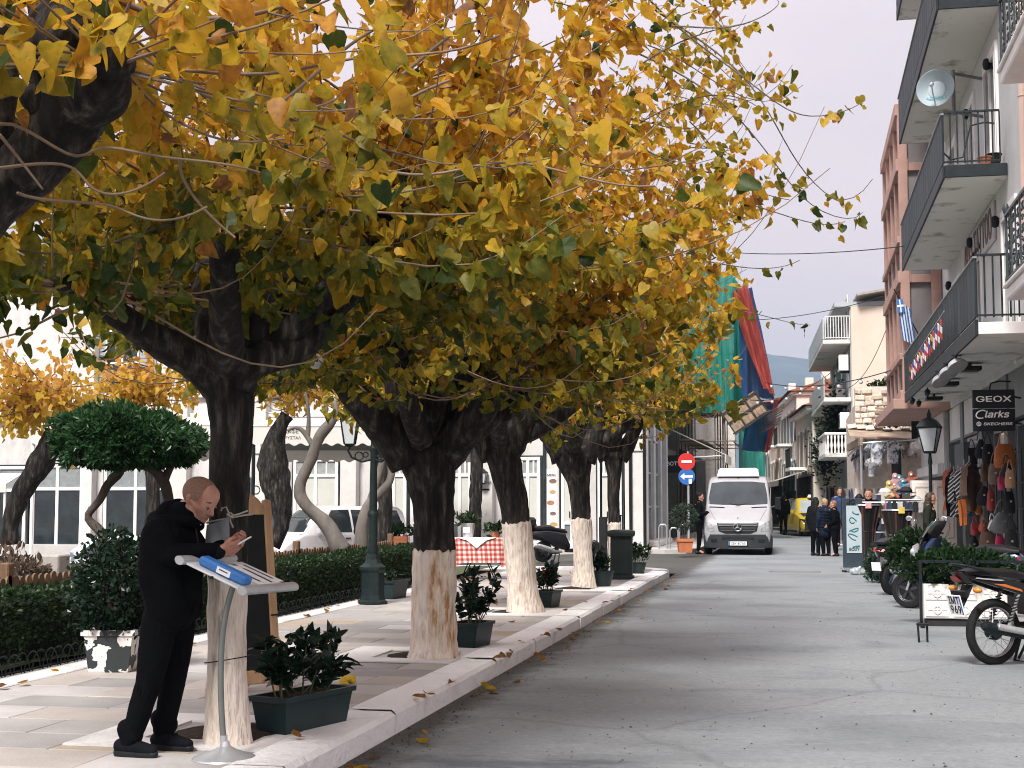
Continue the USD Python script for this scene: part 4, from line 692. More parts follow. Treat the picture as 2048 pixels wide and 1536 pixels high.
# ---- leaves
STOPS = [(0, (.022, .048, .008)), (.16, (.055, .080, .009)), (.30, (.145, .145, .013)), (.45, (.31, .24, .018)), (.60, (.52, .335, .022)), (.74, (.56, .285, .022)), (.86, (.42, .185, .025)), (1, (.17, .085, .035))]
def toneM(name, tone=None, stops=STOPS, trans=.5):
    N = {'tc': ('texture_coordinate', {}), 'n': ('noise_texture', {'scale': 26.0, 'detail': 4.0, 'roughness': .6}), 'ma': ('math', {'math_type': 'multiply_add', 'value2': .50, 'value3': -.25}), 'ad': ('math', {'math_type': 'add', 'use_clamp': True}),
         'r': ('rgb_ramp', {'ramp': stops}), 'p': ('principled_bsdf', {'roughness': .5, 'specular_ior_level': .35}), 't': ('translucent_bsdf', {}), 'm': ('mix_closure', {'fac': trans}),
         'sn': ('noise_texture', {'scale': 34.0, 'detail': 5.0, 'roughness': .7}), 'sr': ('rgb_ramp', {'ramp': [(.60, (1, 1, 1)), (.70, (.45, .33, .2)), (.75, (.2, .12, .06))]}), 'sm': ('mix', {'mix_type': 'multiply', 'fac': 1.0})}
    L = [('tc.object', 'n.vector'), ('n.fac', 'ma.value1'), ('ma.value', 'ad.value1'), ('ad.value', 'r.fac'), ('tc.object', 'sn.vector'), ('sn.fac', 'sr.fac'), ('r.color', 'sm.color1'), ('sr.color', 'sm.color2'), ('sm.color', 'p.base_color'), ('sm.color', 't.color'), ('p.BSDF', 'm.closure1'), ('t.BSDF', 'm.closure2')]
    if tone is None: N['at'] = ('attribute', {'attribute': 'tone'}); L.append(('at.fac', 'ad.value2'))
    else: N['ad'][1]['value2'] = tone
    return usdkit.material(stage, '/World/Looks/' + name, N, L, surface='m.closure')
FOLIAGE = toneM('mulberry_foliage'); NT = 14
TONES = [toneM('mulberry_leaf_%02d' % i, (i + .5) / NT) for i in range(NT)]
_o = [(0, 0), (.20, -.12), (.42, -.03), (.50, .24), (.40, .56), (.20, .84)]
LT_V = np.array([(0, 0), (0, .35), (0, .70), (0, 1.06)] + [p for p in _o[1:]] + [(-x, y) for x, y in _o[1:]])
_r = [(0, 4, 5), (0, 5, 1), (1, 5, 6), (1, 6, 7), (1, 7, 2), (2, 7, 8), (2, 8, 3)]
LT_F = np.array(_r + [tuple(x + 5 if x > 3 else x for x in (a, c, b)) for a, b, c in _r])
def leaves(pos, tip, nrm, size, r, wide=1.0):
    """Leaf blades (N, 14, 3): base at pos, tip direction, normal, length."""
    N = len(pos); tip = tip / np.linalg.norm(tip, axis=1, keepdims=True); x = np.cross(tip, nrm); x /= np.maximum(np.linalg.norm(x, axis=1, keepdims=True), 1e-6); z = np.cross(x, tip)
    jag = LT_V[None] * (1 + r.normal(0, .10, (N, 14, 2)) * (np.arange(14) > 3)[None, :, None]); fold, droop, twist = r.uniform(-.1, .7, (N, 1)), r.uniform(-.3, .6, (N, 1)), r.normal(0, .38, (N, 1))
    X, Y = jag[..., 0] * r.uniform(.75, 1.05, (N, 1)) * wide, jag[..., 1]; Z = fold * abs(X) - droop * Y ** 2 + twist * X * Y
    s = size[:, None, None]
    return pos[:, None] + s * (X[..., None] * x[:, None] + Y[..., None] * tip[:, None] + Z[..., None] * z[:, None])
def foliage_part(parent, V, tone, m=None, name='foliage'):
    N = len(V); F = (np.arange(N) * 14)[:, None, None] + LT_F[None]
    p = part(parent, name, (V.reshape(-1, 3), F.reshape(-1, 3)), m or FOLIAGE, kind='stuff')
    UsdGeom.PrimvarsAPI(stage.GetPrimAtPath(p)).CreatePrimvar('tone', Sdf.ValueTypeNames.FloatArray, 'vertex').Set(np.repeat(tone, 14).astype(np.float32).tolist()); return p
def shoot_path(p0, d, L, sag, curl, r, n=9):
    """A long whip: sags outwards, tip turns up."""
    s = np.linspace(0, 1, n)[:, None]; side = np.cross(d, (0, 0, 1.0)); b = r.normal(0, .12) * L
    return p0 + d * s * L + np.array([(0, 0, 1.0)]) * (-sag * L * 2.2 * s * (1 - s) * s - sag * L * .5 * s ** 2 + curl * L * s ** 4) + side * b * s ** 2
def along(path, n):
    t = np.r_[0, np.cumsum(np.linalg.norm(np.diff(path, axis=0), axis=1))]; return np.stack([np.interp(n * t[-1], t, path[:, k]) for k in range(3)], 1)
def dress(paths, r, gap, s0, s1, zlo, zhi, bare=.15, bias=0.0, wander=.05):
    """Leaves along shoots: positions alternate, blades hang; the tone follows the height in the crown (greener below) and chance."""
    P, Tn = [], []
    for q in paths:
        L = np.linalg.norm(np.diff(q, axis=0), axis=1).sum(); m = max(2, int(L / gap)); f = np.sort(r.uniform(bare, 1.0, m)); P.append(along(q, f)); Tn.append(np.repeat((q[-1] - q[0])[None] / max(L, .1), m, 0))
    P, Tn = np.concatenate(P), np.concatenate(Tn); N = len(P); P = P + r.normal(0, wander, (N, 3))
    tip = r.normal(0, .6, (N, 3)) + Tn * .4 + np.array((0, 0, -.8)); h = r.normal(0, 1, (N, 3)); h[:, 2] = abs(h[:, 2]) + .2
    size = r.triangular(s0 * .55, s1 * .8, s1 * 1.05, N) * np.where(r.random(N) < .2, .7, 1); P[:, 2] -= size * .25
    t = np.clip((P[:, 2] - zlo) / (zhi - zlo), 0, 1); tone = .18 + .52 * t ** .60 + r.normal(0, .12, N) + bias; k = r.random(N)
    tone = np.where(k < .03, r.uniform(.85, 1, N), tone); tone = np.where((k > .05) & (k < .09), r.uniform(0, .2, N), tone)
    return leaves(P, tip, h, size, r), np.clip(tone, 0.0, .99)
def px_path(Q, D, S=None):
    """Pixel polyline (x, y, depth offset, radius in pixels) to points with a radius in metres."""
    return np.array([(*atD(x, y, D + dd), rp * (D + dd) / FPX) for x, y, dd, rp in Q])
def mulberry(name, label, D, trunk, limbs, wash_z, washm, seed, n_shoots, gap, extra=(), zr=(2.3, 4.6), Ls=(1.3, 2.5), s=(.07, .125), bias=0.0, base=None, keep=None, nmax=300, elev=(-.15, 1.05), zmin=2.2, bare=30, thick=.85):
    r = np.random.default_rng(seed); b0 = base if base is not None else atZ(trunk[0][0], trunk[0][1] - 6, PZ); t = thing(name, label, 'tree', (b0[0], b0[1], PZ), group='pollarded mulberry trees along the kerb')
    heads = []
    if trunk:
        P = px_path([(x, y, 0, rp) for x, y, rp in trunk], D); P[0, 2] = PZ - .04
        part(t, 'trunk', bark(G(), P, 44, 40, seed), BARK, True, world=True)
        if wash_z:
            k = np.interp(np.linspace(0, 1, 200), np.linspace(0, 1, len(P)), np.arange(len(P)))
            part(t, 'whitewash', bark(G(), P, 44, 40, seed, z1=wash_z, off=.004), washm, True, world=True)
    for Q in limbs:
        P = px_path(Q, D); part(t, 'limb', bark(G(), P, 40, 28, seed + len(heads), .30 if thick == .6 else .2), BARK, True, world=True); heads.append(P)
    for Q in extra:
        part(t, 'limb', bark(G(), np.asarray(Q, float), 22, 18, seed + len(heads), .16), BARK, True, world=True); heads.append(np.asarray(Q, float))
    for P in heads:
        part(t, 'limb_head', G().sph(P[-1, :3], P[-1, 3] * np.array((1.7, 1.7, 1.5)), 2), BARK, True, world=True)
    paths = []
    for i in range(n_shoots):
        P = heads[i % len(heads)]; f = 1 - abs(r.normal(0, .13)); p0 = along(P[:, :3], np.array([max(f, .5)]))[0]
        az = r.uniform(0, 2 * math.pi); out = P[-1, :3] - P[0, :3]; d = np.array((math.cos(az), math.sin(az), 0)) + .55 * unit(out * (1, 1, 0)); el = r.uniform(*elev); d = unit(unit(d) * math.cos(el) + CZ * math.sin(el))
        q = shoot_path(p0, d, r.uniform(*Ls), r.uniform(.05, .42), r.uniform(.0, .35), r)
        if keep is None or keep(q): paths.append(q)
    for q in paths: part(t, 'shoot', G().tube(q, np.linspace(.011, .0028, len(q)) * r.uniform(.8, 1.2) * thick, 5), SHOOT if r.random() < .7 else TIP, True, world=True)
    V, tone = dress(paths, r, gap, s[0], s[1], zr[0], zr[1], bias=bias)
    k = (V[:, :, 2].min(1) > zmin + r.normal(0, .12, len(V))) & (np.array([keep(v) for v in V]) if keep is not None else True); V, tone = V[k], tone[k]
    for i in range(bare):
        P = heads[i % len(heads)]; az = r.uniform(0, 2 * math.pi); el = r.uniform(-.15, .6); q = shoot_path(P[-1, :3], np.array((math.cos(az) * math.cos(el), math.sin(az) * math.cos(el), math.sin(el))), r.uniform(Ls[0], Ls[1] * 1.15), r.uniform(.1, .45), r.uniform(.1, .5), r, 12)
        if keep is None or keep(q): part(t, 'shoot', G().tube(q, np.linspace(.010, .003, len(q)) * thick, 5), SHOOT, True, world=True)
    _al(t, V, tone, nmax); return t, heads
def _al(t, V, tone, nmax, m=None, tones=None):
    o = LOC[t][0]; c = V.mean(1); q = proj(c); nr = np.cross(V[:, 4] - V[:, 0], V[:, 9] - V[:, 0]); d = np.linalg.norm(c - EYE, axis=1)
    vis = (q[:, 2] > .5) & (q[:, 0] > -10) & (q[:, 0] < 2058) & (q[:, 1] > -10) & (q[:, 1] < 1540); area = np.where(vis, abs((nr * (c - EYE)).sum(1)) / d ** 3, 0)
    big = np.argsort(-area)[:nmax]; big = big[area[big] > 0]; rest = np.setdiff1d(np.arange(len(V)), big)
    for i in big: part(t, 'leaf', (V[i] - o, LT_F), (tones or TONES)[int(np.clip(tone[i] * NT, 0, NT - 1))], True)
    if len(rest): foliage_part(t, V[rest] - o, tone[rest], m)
def rad(p, az, L, z, r0=.09): p = np.asarray(p, float); e = p + (math.cos(az) * L, math.sin(az) * L, z); m = (p + e) / 2 + (0, 0, -.12 * L); return [(*p, r0 * 1.2), (*m, r0), (*e, r0 * .75)]
def far_enough(q): return np.min(np.linalg.norm(q - EYE, axis=1)) > 4.2
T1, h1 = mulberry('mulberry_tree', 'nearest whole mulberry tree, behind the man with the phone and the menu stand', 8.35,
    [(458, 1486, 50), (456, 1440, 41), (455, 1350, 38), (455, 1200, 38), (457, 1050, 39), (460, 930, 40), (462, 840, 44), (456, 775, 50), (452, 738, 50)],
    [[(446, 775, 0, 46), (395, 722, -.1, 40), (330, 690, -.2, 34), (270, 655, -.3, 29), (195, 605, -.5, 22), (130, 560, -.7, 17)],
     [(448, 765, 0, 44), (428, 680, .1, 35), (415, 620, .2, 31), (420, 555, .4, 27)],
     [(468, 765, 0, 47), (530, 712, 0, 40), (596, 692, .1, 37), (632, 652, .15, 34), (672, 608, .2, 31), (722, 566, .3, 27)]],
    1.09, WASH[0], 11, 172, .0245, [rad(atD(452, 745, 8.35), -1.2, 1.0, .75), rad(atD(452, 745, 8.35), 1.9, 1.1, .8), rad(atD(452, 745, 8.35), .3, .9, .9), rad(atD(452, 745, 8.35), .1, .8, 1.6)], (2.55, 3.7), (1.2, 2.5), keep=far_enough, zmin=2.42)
T2, h2 = mulberry('mulberry_tree', 'second mulberry tree from the camera, orange stain on its whitewash, lamp post beside it', 12.95,
    [(866, 1322, 56), (867, 1290, 46), (868, 1200, 43), (868, 1100, 42), (867, 1000, 43), (862, 945, 52), (848, 900, 60)],
    [[(832, 920, 0, 52), (785, 862, -.1, 46), (745, 826, -.2, 36), (703, 778, -.3, 30), (662, 728, -.4, 26), (630, 696, -.5, 22)],
     [(838, 910, 0, 52), (806, 830, 0, 36), (800, 745, .1, 30), (815, 650, .2, 26)],
     [(880, 915, 0, 46), (888, 830, .1, 34), (896, 745, .2, 29), (915, 660, .3, 24)],
     [(885, 910, 0, 40), (955, 830, -.3, 30), (1010, 760, -.5, 22)]],
    1.07, WASH[1], 22, 184, .0245, [rad(atD(850, 900, 12.95), -1.5, 1.2, .8), rad(atD(850, 900, 12.95), .4, 1.3, .9), rad(atD(850, 900, 12.95), .1, .9, 1.9), rad(atD(850, 900, 12.95), -.9, .8, 1.7)], (2.25, 4.0), (1.3, 2.7), zmin=2.34)
T3, h3 = mulberry('mulberry_tree', 'third mulberry tree, its trunk leaning left, small red-flowered pot at its foot', 18.2,
    [(1050, 1230, 40), (1047, 1200, 32), (1040, 1120, 30), (1033, 1045, 28), (1022, 980, 29), (1008, 925, 32), (998, 892, 36)],
    [[(990, 905, 0, 34), (955, 862, 0, 26), (922, 812, -.2, 20)], [(998, 900, 0, 30), (998, 840, 0, 24), (995, 750, .1, 19)], [(1012, 905, 0, 30), (1046, 842, 0, 24), (1070, 770, .2, 19)]],
    1.25, WASH[2], 33, 115, .031, [rad(atD(1000, 890, 18.2), -1.4, 1.3, .9, .1), rad(atD(1000, 890, 18.2), .3, 1.4, 1.0, .1), rad(atD(1000, 890, 18.2), 2.6, 1.2, .9, .1)], (2.2, 4.2), (1.1, 2.4), zmin=2.1)
T4, h4 = mulberry('mulberry_tree', 'fourth mulberry tree, stout forked head, black pot at its white foot', 23.3,
    [(1168, 1182, 28), (1167, 1150, 21), (1163, 1045, 20), (1156, 960, 24), (1150, 928, 34), (1142, 900, 40)],
    [[(1130, 912, 0, 34), (1105, 862, 0, 24), (1085, 805, -.2, 17)], [(1148, 905, 0, 30), (1150, 830, 0, 21), (1148, 760, .1, 16)], [(1165, 915, 0, 28), (1192, 858, 0, 19), (1205, 800, .2, 14)]],
    1.24, WASH[0], 44, 90, .037, [rad(atD(1145, 905, 23.3), -1.4, 1.5, 1.0, .11), rad(atD(1145, 905, 23.3), .3, 1.5, 1.1, .11), rad(atD(1145, 905, 23.3), 2.6, 1.3, 1.0, .11)], (2.2, 4.2), (.9, 2.1), bias=.06, zmin=2.1)
T5, h5 = mulberry('mulberry_tree', 'farthest mulberry tree of the row, behind the dark litter bin', 27.4,
    [(1230, 1156, 19), (1229, 1050, 12), (1227, 985, 12), (1228, 938, 16), (1225, 905, 22)],
    [[(1216, 915, 0, 20), (1196, 872, 0, 15), (1184, 825, -.2, 12)], [(1238, 915, 0, 20), (1262, 878, 0, 14), (1284, 830, 0, 11)], [(1228, 910, 0, 18), (1230, 840, .2, 13), (1234, 770, .3, 11)]],
    1.12, WASH[0], 55, 86, .043, [rad(atD(1226, 905, 27.4), -1.2, 1.0, 1.3, .1), rad(atD(1226, 905, 27.4), 1.6, 1.0, 1.3, .1), rad(atD(1226, 905, 27.4), 2.8, 1.2, 1.4, .1)], (2.3, 4.2), (.8, 1.9), bias=.10, zmin=2.2)
# the tree beside the camera: only its knotted limbs and shoots reach into the picture
D0 = 5.3
T0, h0 = mulberry('mulberry_tree', 'mulberry tree cut by the picture edge, knotted black limbs in the top corner', D0, [],
    [[(-420, 900, -.6, 120), (-200, 620, -.3, 95), (-40, 410, 0, 66), (40, 350, 0, 62), (105, 275, 0, 66), (146, 205, 0, 82), (160, 120, 0, 92), (130, 40, .1, 68), (95, -60, .2, 55)],
     [(-150, 520, -.2, 80), (-50, 330, .1, 60), (-10, 190, .2, 44), (-30, 80, .3, 40)]],
    None, None, 66, 54, .048, [[(*atD(150, 180, D0), .13), (*atD(205, 150, D0 - .15), .11), (*atD(215, 120, D0 - .2), .06)]], (2.4, 3.4), (1.0, 2.0), (.08, .118), base=(-3.6, 3.9, PZ), bare=10, thick=.6, keep=lambda q: np.min(np.linalg.norm(q - EYE, axis=1)) > 4.4, elev=(-.2, .9))
part(T0, 'trunk', bark(G(), [(-3.6, 3.9, PZ - .04, .24), (-3.6, 3.92, .8, .19), (-3.62, 3.95, 1.5, .22), (-3.55, 4.1, 1.8, .22)], 20, 28, 66), BARK, True, world=True)
part(T0, 'limb', bark(G(), [(-3.55, 4.0, 1.6, .2), (-3.5, 4.3, 1.75, .2), tuple(np.r_[atD(-420, 900, D0 - .6), .2])], 12, 22, 67), BARK, True, world=True)
for k in range(14):
    P_ = h0[0 if k < 10 else 1]; f_ = .42 + .05 * k if k < 10 else .3 + .15 * (k - 10); c_ = along(P_[:, :3], np.array([f_]))[0]; R_ = float(np.interp(f_, np.linspace(0, 1, len(P_)), P_[:, 3])); o_ = unit(CR * math.sin(k * 2.4) - CH * .75 + CZ * math.cos(k * 2.4)); part(T0, 'bark_knot', bark(G(), [(*(c_ + o_ * R_ * .7), .060), (*(c_ + o_ * (R_ + .005)), .052), (*(c_ + o_ * (R_ + .025)), .034), (*(c_ + o_ * (R_ + .012)), .014)], 12, 14, k, .35), BARK, True, world=True)
WH0 = [([(0, 85), (60, 105), (130, 109), (230, 96), (320, 70)], 5.0, 4), ([(190, -40), (300, 25), (420, 38), (500, 30), (600, 0)], 5.2, 8), ([(148, 20), (240, 80), (330, 145), (420, 195), (500, 222), (590, 222), (672, 198)], 5.1, 5),
       ([(0, 248), (70, 270), (150, 312), (195, 298), (300, 310), (400, 322), (520, 345)], 5.0, 4), ([(0, 336), (100, 327), (130, 330), (180, 372), (250, 386), (330, 345)], 5.0, 4), ([(35, 386), (100, 400), (200, 408), (245, 420), (310, 440), (415, 413)], 5.1, 3.5),
       ([(165, 45), (250, 140), (300, 200), (380, 255), (450, 280), (570, 277)], 5.3, 4), ([(360, 318), (385, 390), (430, 440), (470, 475)], 5.1, 3.5), ([(215, 130), (420, 145), (560, 145), (700, 118), (850, 108), (1000, 70)], 5.6, 4.5), ([(630, 345), (720, 333), (840, 350), (1000, 325), (1150, 350), (1310, 372)], 6.3, 4), ([(0, 270), (40, 320), (85, 378)], 4.9, 4),
       ([(470, 250), (600, 175), (700, 90), (800, 40)], 6.0, 6), ([(560, 330), (680, 250), (840, 120), (940, 40)], 6.6, 7), ([(640, 330), (760, 230), (900, 160)], 6.9, 6)]
for Q, D, rp in WH0:
    P = spline(np.array([(*atD(x, y, D + .12 * math.sin(i)), rp * .78 * D / FPX * (1 - .6 * i / len(Q))) for i, (x, y) in enumerate(Q)]), 22); part(T0, 'shoot', G().tube(P[:, :3], np.abs(P[:, 3]) + .0012, 6), SHOOT, True, world=True)
# long whips reaching over the street against the sky
WH2 = [([(1290, -10), (1400, 90), (1500, 165), (1570, 216), (1640, 232), (1700, 218), (1730, 197)], 13.0), ([(1310, 20), (1420, 95), (1500, 170), (1560, 265), (1610, 345), (1660, 392), (1705, 396), (1745, 358)], 13.2), ([(1260, 100), (1380, 160), (1470, 230), (1560, 340), (1640, 420), (1690, 437), (1725, 425)], 13.6), ([(1240, 380), (1400, 390), (1520, 415), (1600, 440), (1690, 443)], 14.0), ([(1150, 520), (1300, 505), (1400, 520), (1490, 535), (1600, 520)], 15.0),
       ([(1300, 60), (1400, 55), (1480, 50), (1530, 30), (1555, 0)], 12.5), ([(1280, 130), (1370, 80), (1430, 60), (1500, 45)], 12.8), ([(1200, 290), (1350, 210), (1440, 190), (1530, 225)], 13.3), ([(1230, 650), (1350, 640), (1450, 620), (1560, 640), (1620, 650)], 19.0), ([(1330, 330), (1430, 350), (1520, 385), (1580, 400)], 13.8)]
rw = np.random.default_rng(5); paths = []
for Q, D in WH2:
    P = spline(np.array([(*atD(x, y, D + .15 * math.sin(i * 1.7)), .012) for i, (x, y) in enumerate(Q)]), 26)[:, :3]; paths.append(P); part(T2 if D < 16 else T3, 'shoot', G().tube(P, np.linspace(.010, .0035, 26), 5), TIP, True, world=True)
V, tone = dress(paths, rw, .11, .06, .12, 2.0, 6.0, .05, -.1, .04); tone = np.clip(tone - .12, 0, .99); foliage_part(T2, V - LOC[T2][0], tone)
# sprays of small leaves at the crown's street side, over the carriageway
r = np.random.default_rng(91)
def sprays(n, x0, x1, y0, y1, D0, D1, gap, owner, s, bias, drop):
    ps = []
    for k in range(n):
        a, b = r.uniform(0, 1), r.uniform(0, 1); p0 = atD(x0 + (x1 - x0) * a, y0 + (y1 - y0) * b, r.uniform(D0, D1)); d = unit(CR * r.uniform(.3, 1) + CH * r.normal(0, .5) + CZ * r.normal(.0, .3)); q = shoot_path(p0, d, r.uniform(.7, 1.6), r.uniform(.1, .5), r.uniform(.1, .5), r); ps.append(q)
        part(owner, 'shoot', G().tube(q, np.linspace(.007, .0025, len(q)), 4), TIP, True, world=True)
    V, tone = dress(ps, r, gap, s[0], s[1], 2.0, 6.5, .05, bias, .05); foliage_part(owner, V - LOC[owner][0], tone)
sprays(40, 1080, 1420, -40, 330, 12.5, 15.5, .052, T2, (.06, .12), -.06, 0)
sprays(30, 1180, 1400, 260, 620, 15, 20, .050, T3, (.07, .12), .0, 0)
sprays(18, 1220, 1380, 520, 760, 20, 27, .055, T4, (.08, .13), .05, 0)
# ---- small trees and yellow crowns at the back of the square
YST = [(0, (.16, .15, .02)), (.3, (.42, .32, .03)), (.6, (.62, .42, .045)), (.85, (.62, .33, .06)), (1, (.42, .20, .06))]
YFOL = toneM('yellow_foliage', None, YST, .55); YT = [toneM('yellow_leaf_%02d' % i, (i + .5) / NT, YST, .55) for i in range(NT)]
def back_tree(label, px, py, D, R, n, seed, trunk, nmax=120):
    rr = np.random.default_rng(seed); c = atD(px, py, D); t = thing('back_tree', label, 'tree', (c[0], c[1], -.2), group='yellow trees at the back of the square')
    P = np.array([(*atD(x, y, D), rp * D / FPX) for x, y, rp in trunk]); part(t, 'trunk', bark(G(), P, 24, 18, seed, .2), BARK, True, world=True); ps = []
    for k in range(n):
        d = rr.normal(0, 1, 3); d[2] = abs(d[2]) * .6 - .25; d = unit(d); q = shoot_path(P[-1, :3] * .4 + c * .6 + rr.normal(0, .4, 3) * R * .5, d, rr.uniform(.5, 1.1) * R, .15, .1, rr); ps.append(q); 
        if k % 2 == 0: part(t, 'branch', G().tube(q, np.linspace(.02, .006, len(q)), 5), SHOOT, True, world=True)
    V, tone = dress(ps, rr, .075, .12, .2, c[2] - R, c[2] + R, .1, .1, .12); _al(t, V, np.clip(tone + .15, 0, .99), nmax, YFOL, YT)
back_tree('yellow tree at the picture edge above the low awning', 60, 760, 30, 1.6, 66, 71, [(20, 1090, 18), (60, 960, 22), (95, 900, 24), (110, 860, 20)])
back_tree('yellow tree over the clipped umbrella shaped tree', 290, 738, 34, 1.35, 72, 72, [(300, 1090, 14), (300, 900, 14), (290, 840, 14)])
back_tree('yellow tree seen between the first and second trunks', 600, 728, 36, 1.4, 60, 73, [(545, 1090, 16), (560, 1000, 24), (545, 930, 30), (550, 880, 20), (575, 830, 14)])
back_tree('yellow leaves left of the second trunk, over the lamp post', 745, 720, 35, 1.5, 50, 74, [(765, 1090, 14), (770, 980, 14), (760, 860, 12), (750, 800, 12)])
back_tree('yellow tree behind the row of trunks at the far end', 960, 722, 38, 1.4, 50, 75, [(950, 1080, 12), (955, 900, 12), (960, 820, 10)])
# ---- clipped umbrella shaped evergreen
GST = [(0, (.020, .060, .018)), (.4, (.045, .125, .036)), (.75, (.09, .21, .06)), (1, (.26, .32, .08))]
PITT = leafM('pittosporum_leaf', GST, .2, .35, True)
def blades(c, d, L, W, r):
    N = len(c); s = np.cross(d, r.normal(0, 1, (N, 3))); s /= np.linalg.norm(s, axis=1, keepdims=True); nn = np.cross(d, s); L = L[:, None]
    V = np.stack([c, c + d * L * .5 + s * L * W + nn * L * .05, c + d * L, c + d * L * .5 - s * L * W + nn * L * .05], 1); b = (np.arange(N) * 4)[:, None]
    return G().add(V.reshape(-1, 3), np.concatenate([b + np.array((0, 1, 2)), b + np.array((0, 2, 3))]))
def rosettes(cs, outs, per, L, W, r):
    N = len(cs); c = np.repeat(cs, per, 0); o = np.repeat(outs, per, 0); d = o * .55 + r.normal(0, .6, (N * per, 3)); d /= np.linalg.norm(d, axis=1, keepdims=True); return blades(c + r.normal(0, .012, c.shape), d, r.uniform(.7, 1.2, N * per) * L, W, r)
DU = 17.0; cu = atD(257, 885, DU); r = np.random.default_rng(3)
U = thing('umbrella_tree', 'evergreen clipped to a flat umbrella on bare twisted stems behind the man', 'tree', (cu[0], cu[1], PZ))
N = 2300; d = r.normal(0, 1, (N, 3)); d /= np.linalg.norm(d, axis=1, keepdims=True); rr_ = r.uniform(.62, 1.0, N) ** .6; px_ = d * rr_[:, None] * np.array((.88, .80, .40)); px_[:, 2] = np.where(px_[:, 2] < -.18, -.18 + .3 * (px_[:, 2] + .18), px_[:, 2]); px_ *= 1 + .5 * (meshkit.fbm(px_ * 2.6, 3, 4)[:, None] - .5) * 2
part(U, 'crown', rosettes(cu + CR * px_[:, :1] + CH * px_[:, 1:2] + CZ * px_[:, 2:], d, 11, .10, .16, r), PITT, kind='stuff', world=True)
for Q in ([(200, 1090, 0, 9), (188, 1050, 0, 9), (176, 1035, 0, 8), (200, 1000, 0, 8), (215, 970, 0, 9), (240, 945, .1, 8), (225, 920, .2, 5), (200, 900, .2, 4)], [(222, 965, 0, 8), (245, 940, -.1, 6), (275, 915, 0, 5), (265, 900, 0, 4)], [(345, 1090, .3, 10), (340, 1040, .3, 10), (325, 960, .2, 11), (300, 935, .1, 9), (265, 925, 0, 7), (240, 905, 0, 5)], [(328, 960, .2, 10), (345, 930, .2, 6), (365, 910, .1, 4)], [(240, 930, 0, 6), (200, 915, 0, 4), (160, 900, 0, 3)], [(300, 935, .1, 6), (310, 910, .1, 4), (330, 895, 0, 3)]):
    part(U, 'stem', bark(G(), px_path(Q, DU), 22, 12, 5, .15), M('stem_bark', (.07, .055, .045), .9, .3, 8, .5, 30), True, world=True)
# ---- bare S shaped trunk, twin grey trunk behind the lamp post
GREYB = M('grey_smooth_bark', (.13, .115, .10), .85, .3, 5, .5, 25, stretch=(1, 1, .4))
def bare(name, label, D, Qs, leafy=None):
    b = atD(Qs[0][0][0], 1100, D); t = thing(name, label, 'tree', (b[0], b[1], PZ))
    for Q in Qs: part(t, 'trunk' if Q is Qs[0] else 'branch', bark(G(), px_path(Q, D), 40, 16, 9, .14), GREYB, True, world=True)
    return t
bare('twisted_tree', 'bare S shaped grey trunk behind the hedge, in front of the white van', 22.0, [[(690, 1105, 0, 19), (672, 1082, 0, 18), (655, 1052, 0, 15), (622, 1020, 0, 13), (600, 990, 0, 12), (605, 955, 0, 11), (622, 920, 0, 11), (632, 890, 0, 11), (645, 865, 0, 12), (668, 835, 0, 9), (670, 800, 0, 7)], [(630, 895, 0, 7), (612, 870, 0, 5), (600, 858, 0, 4), (575, 862, 0, 3)], [(615, 875, 0, 5), (617, 830, 0, 4), (610, 780, 0, 2)], [(640, 880, 0, 5), (652, 850, 0, 3), (650, 800, 0, 3)]])
bare('twisted_tree', 'grey forked trunk half hidden behind the lamp post', 24.0, [[(722, 1100, 0, 14), (725, 1050, 0, 13), (735, 1015, 0, 11), (760, 985, 0, 9), (778, 965, 0, 8), (782, 930, 0, 7), (775, 880, 0, 7)], [(742, 1005, 0, 9), (755, 960, 0, 8), (765, 920, 0, 7), (760, 870, 0, 6)]])
# ================================================================ the square: hedge, pots, lamp, table, stand
HEDGE = leafM('hedge_leaf', [(0, (.012, .030, .007)), (.4, (.030, .070, .011)), (.75, (.085, .140, .020)), (1, (.20, .24, .035))], .3, .4, True)
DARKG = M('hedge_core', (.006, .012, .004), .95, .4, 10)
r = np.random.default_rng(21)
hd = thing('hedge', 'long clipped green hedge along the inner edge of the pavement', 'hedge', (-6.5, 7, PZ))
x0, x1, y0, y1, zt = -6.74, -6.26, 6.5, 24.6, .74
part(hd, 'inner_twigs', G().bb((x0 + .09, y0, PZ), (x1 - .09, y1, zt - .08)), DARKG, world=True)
Nt, Ns = 15000, 21000
top = np.stack([r.uniform(x0, x1, Nt), r.uniform(y0, y1, Nt), zt + r.normal(0, .015, Nt)], 1); sid = np.stack([np.where(r.random(Ns) < .8, x1, x0) + r.normal(0, .02, Ns), r.uniform(y0, y1, Ns), PZ + .03 + (zt - PZ) * r.random(Ns) ** .8], 1)
end = np.stack([r.uniform(x0, x1, 900), np.full(900, y1) + r.normal(0, .02, 900), r.uniform(PZ, zt, 900)], 1); cs = np.vstack([top, sid, end]); cs += (meshkit.fbm(cs * 1.7, 3, 2)[:, None] - .5) * .14
out = np.vstack([np.tile((0, 0, 1.0), (Nt, 1)), np.stack([np.sign(sid[:, 0] - (x0 + x1) / 2), 0 * sid[:, 0], 0 * sid[:, 0] + .3], 1), np.tile((0, 1.0, .3), (900, 1))])
d = out * .7 + r.normal(0, .55, cs.shape); d /= np.linalg.norm(d, axis=1, keepdims=True)
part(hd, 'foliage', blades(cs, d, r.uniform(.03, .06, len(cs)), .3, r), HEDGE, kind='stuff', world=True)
hp = thing('hoop_edging', 'row of low black wire hoops along the foot of the hedge', 'garden edging', (EDGE + .02, 7, PZ))
a = np.linspace(0, math.pi, 9)
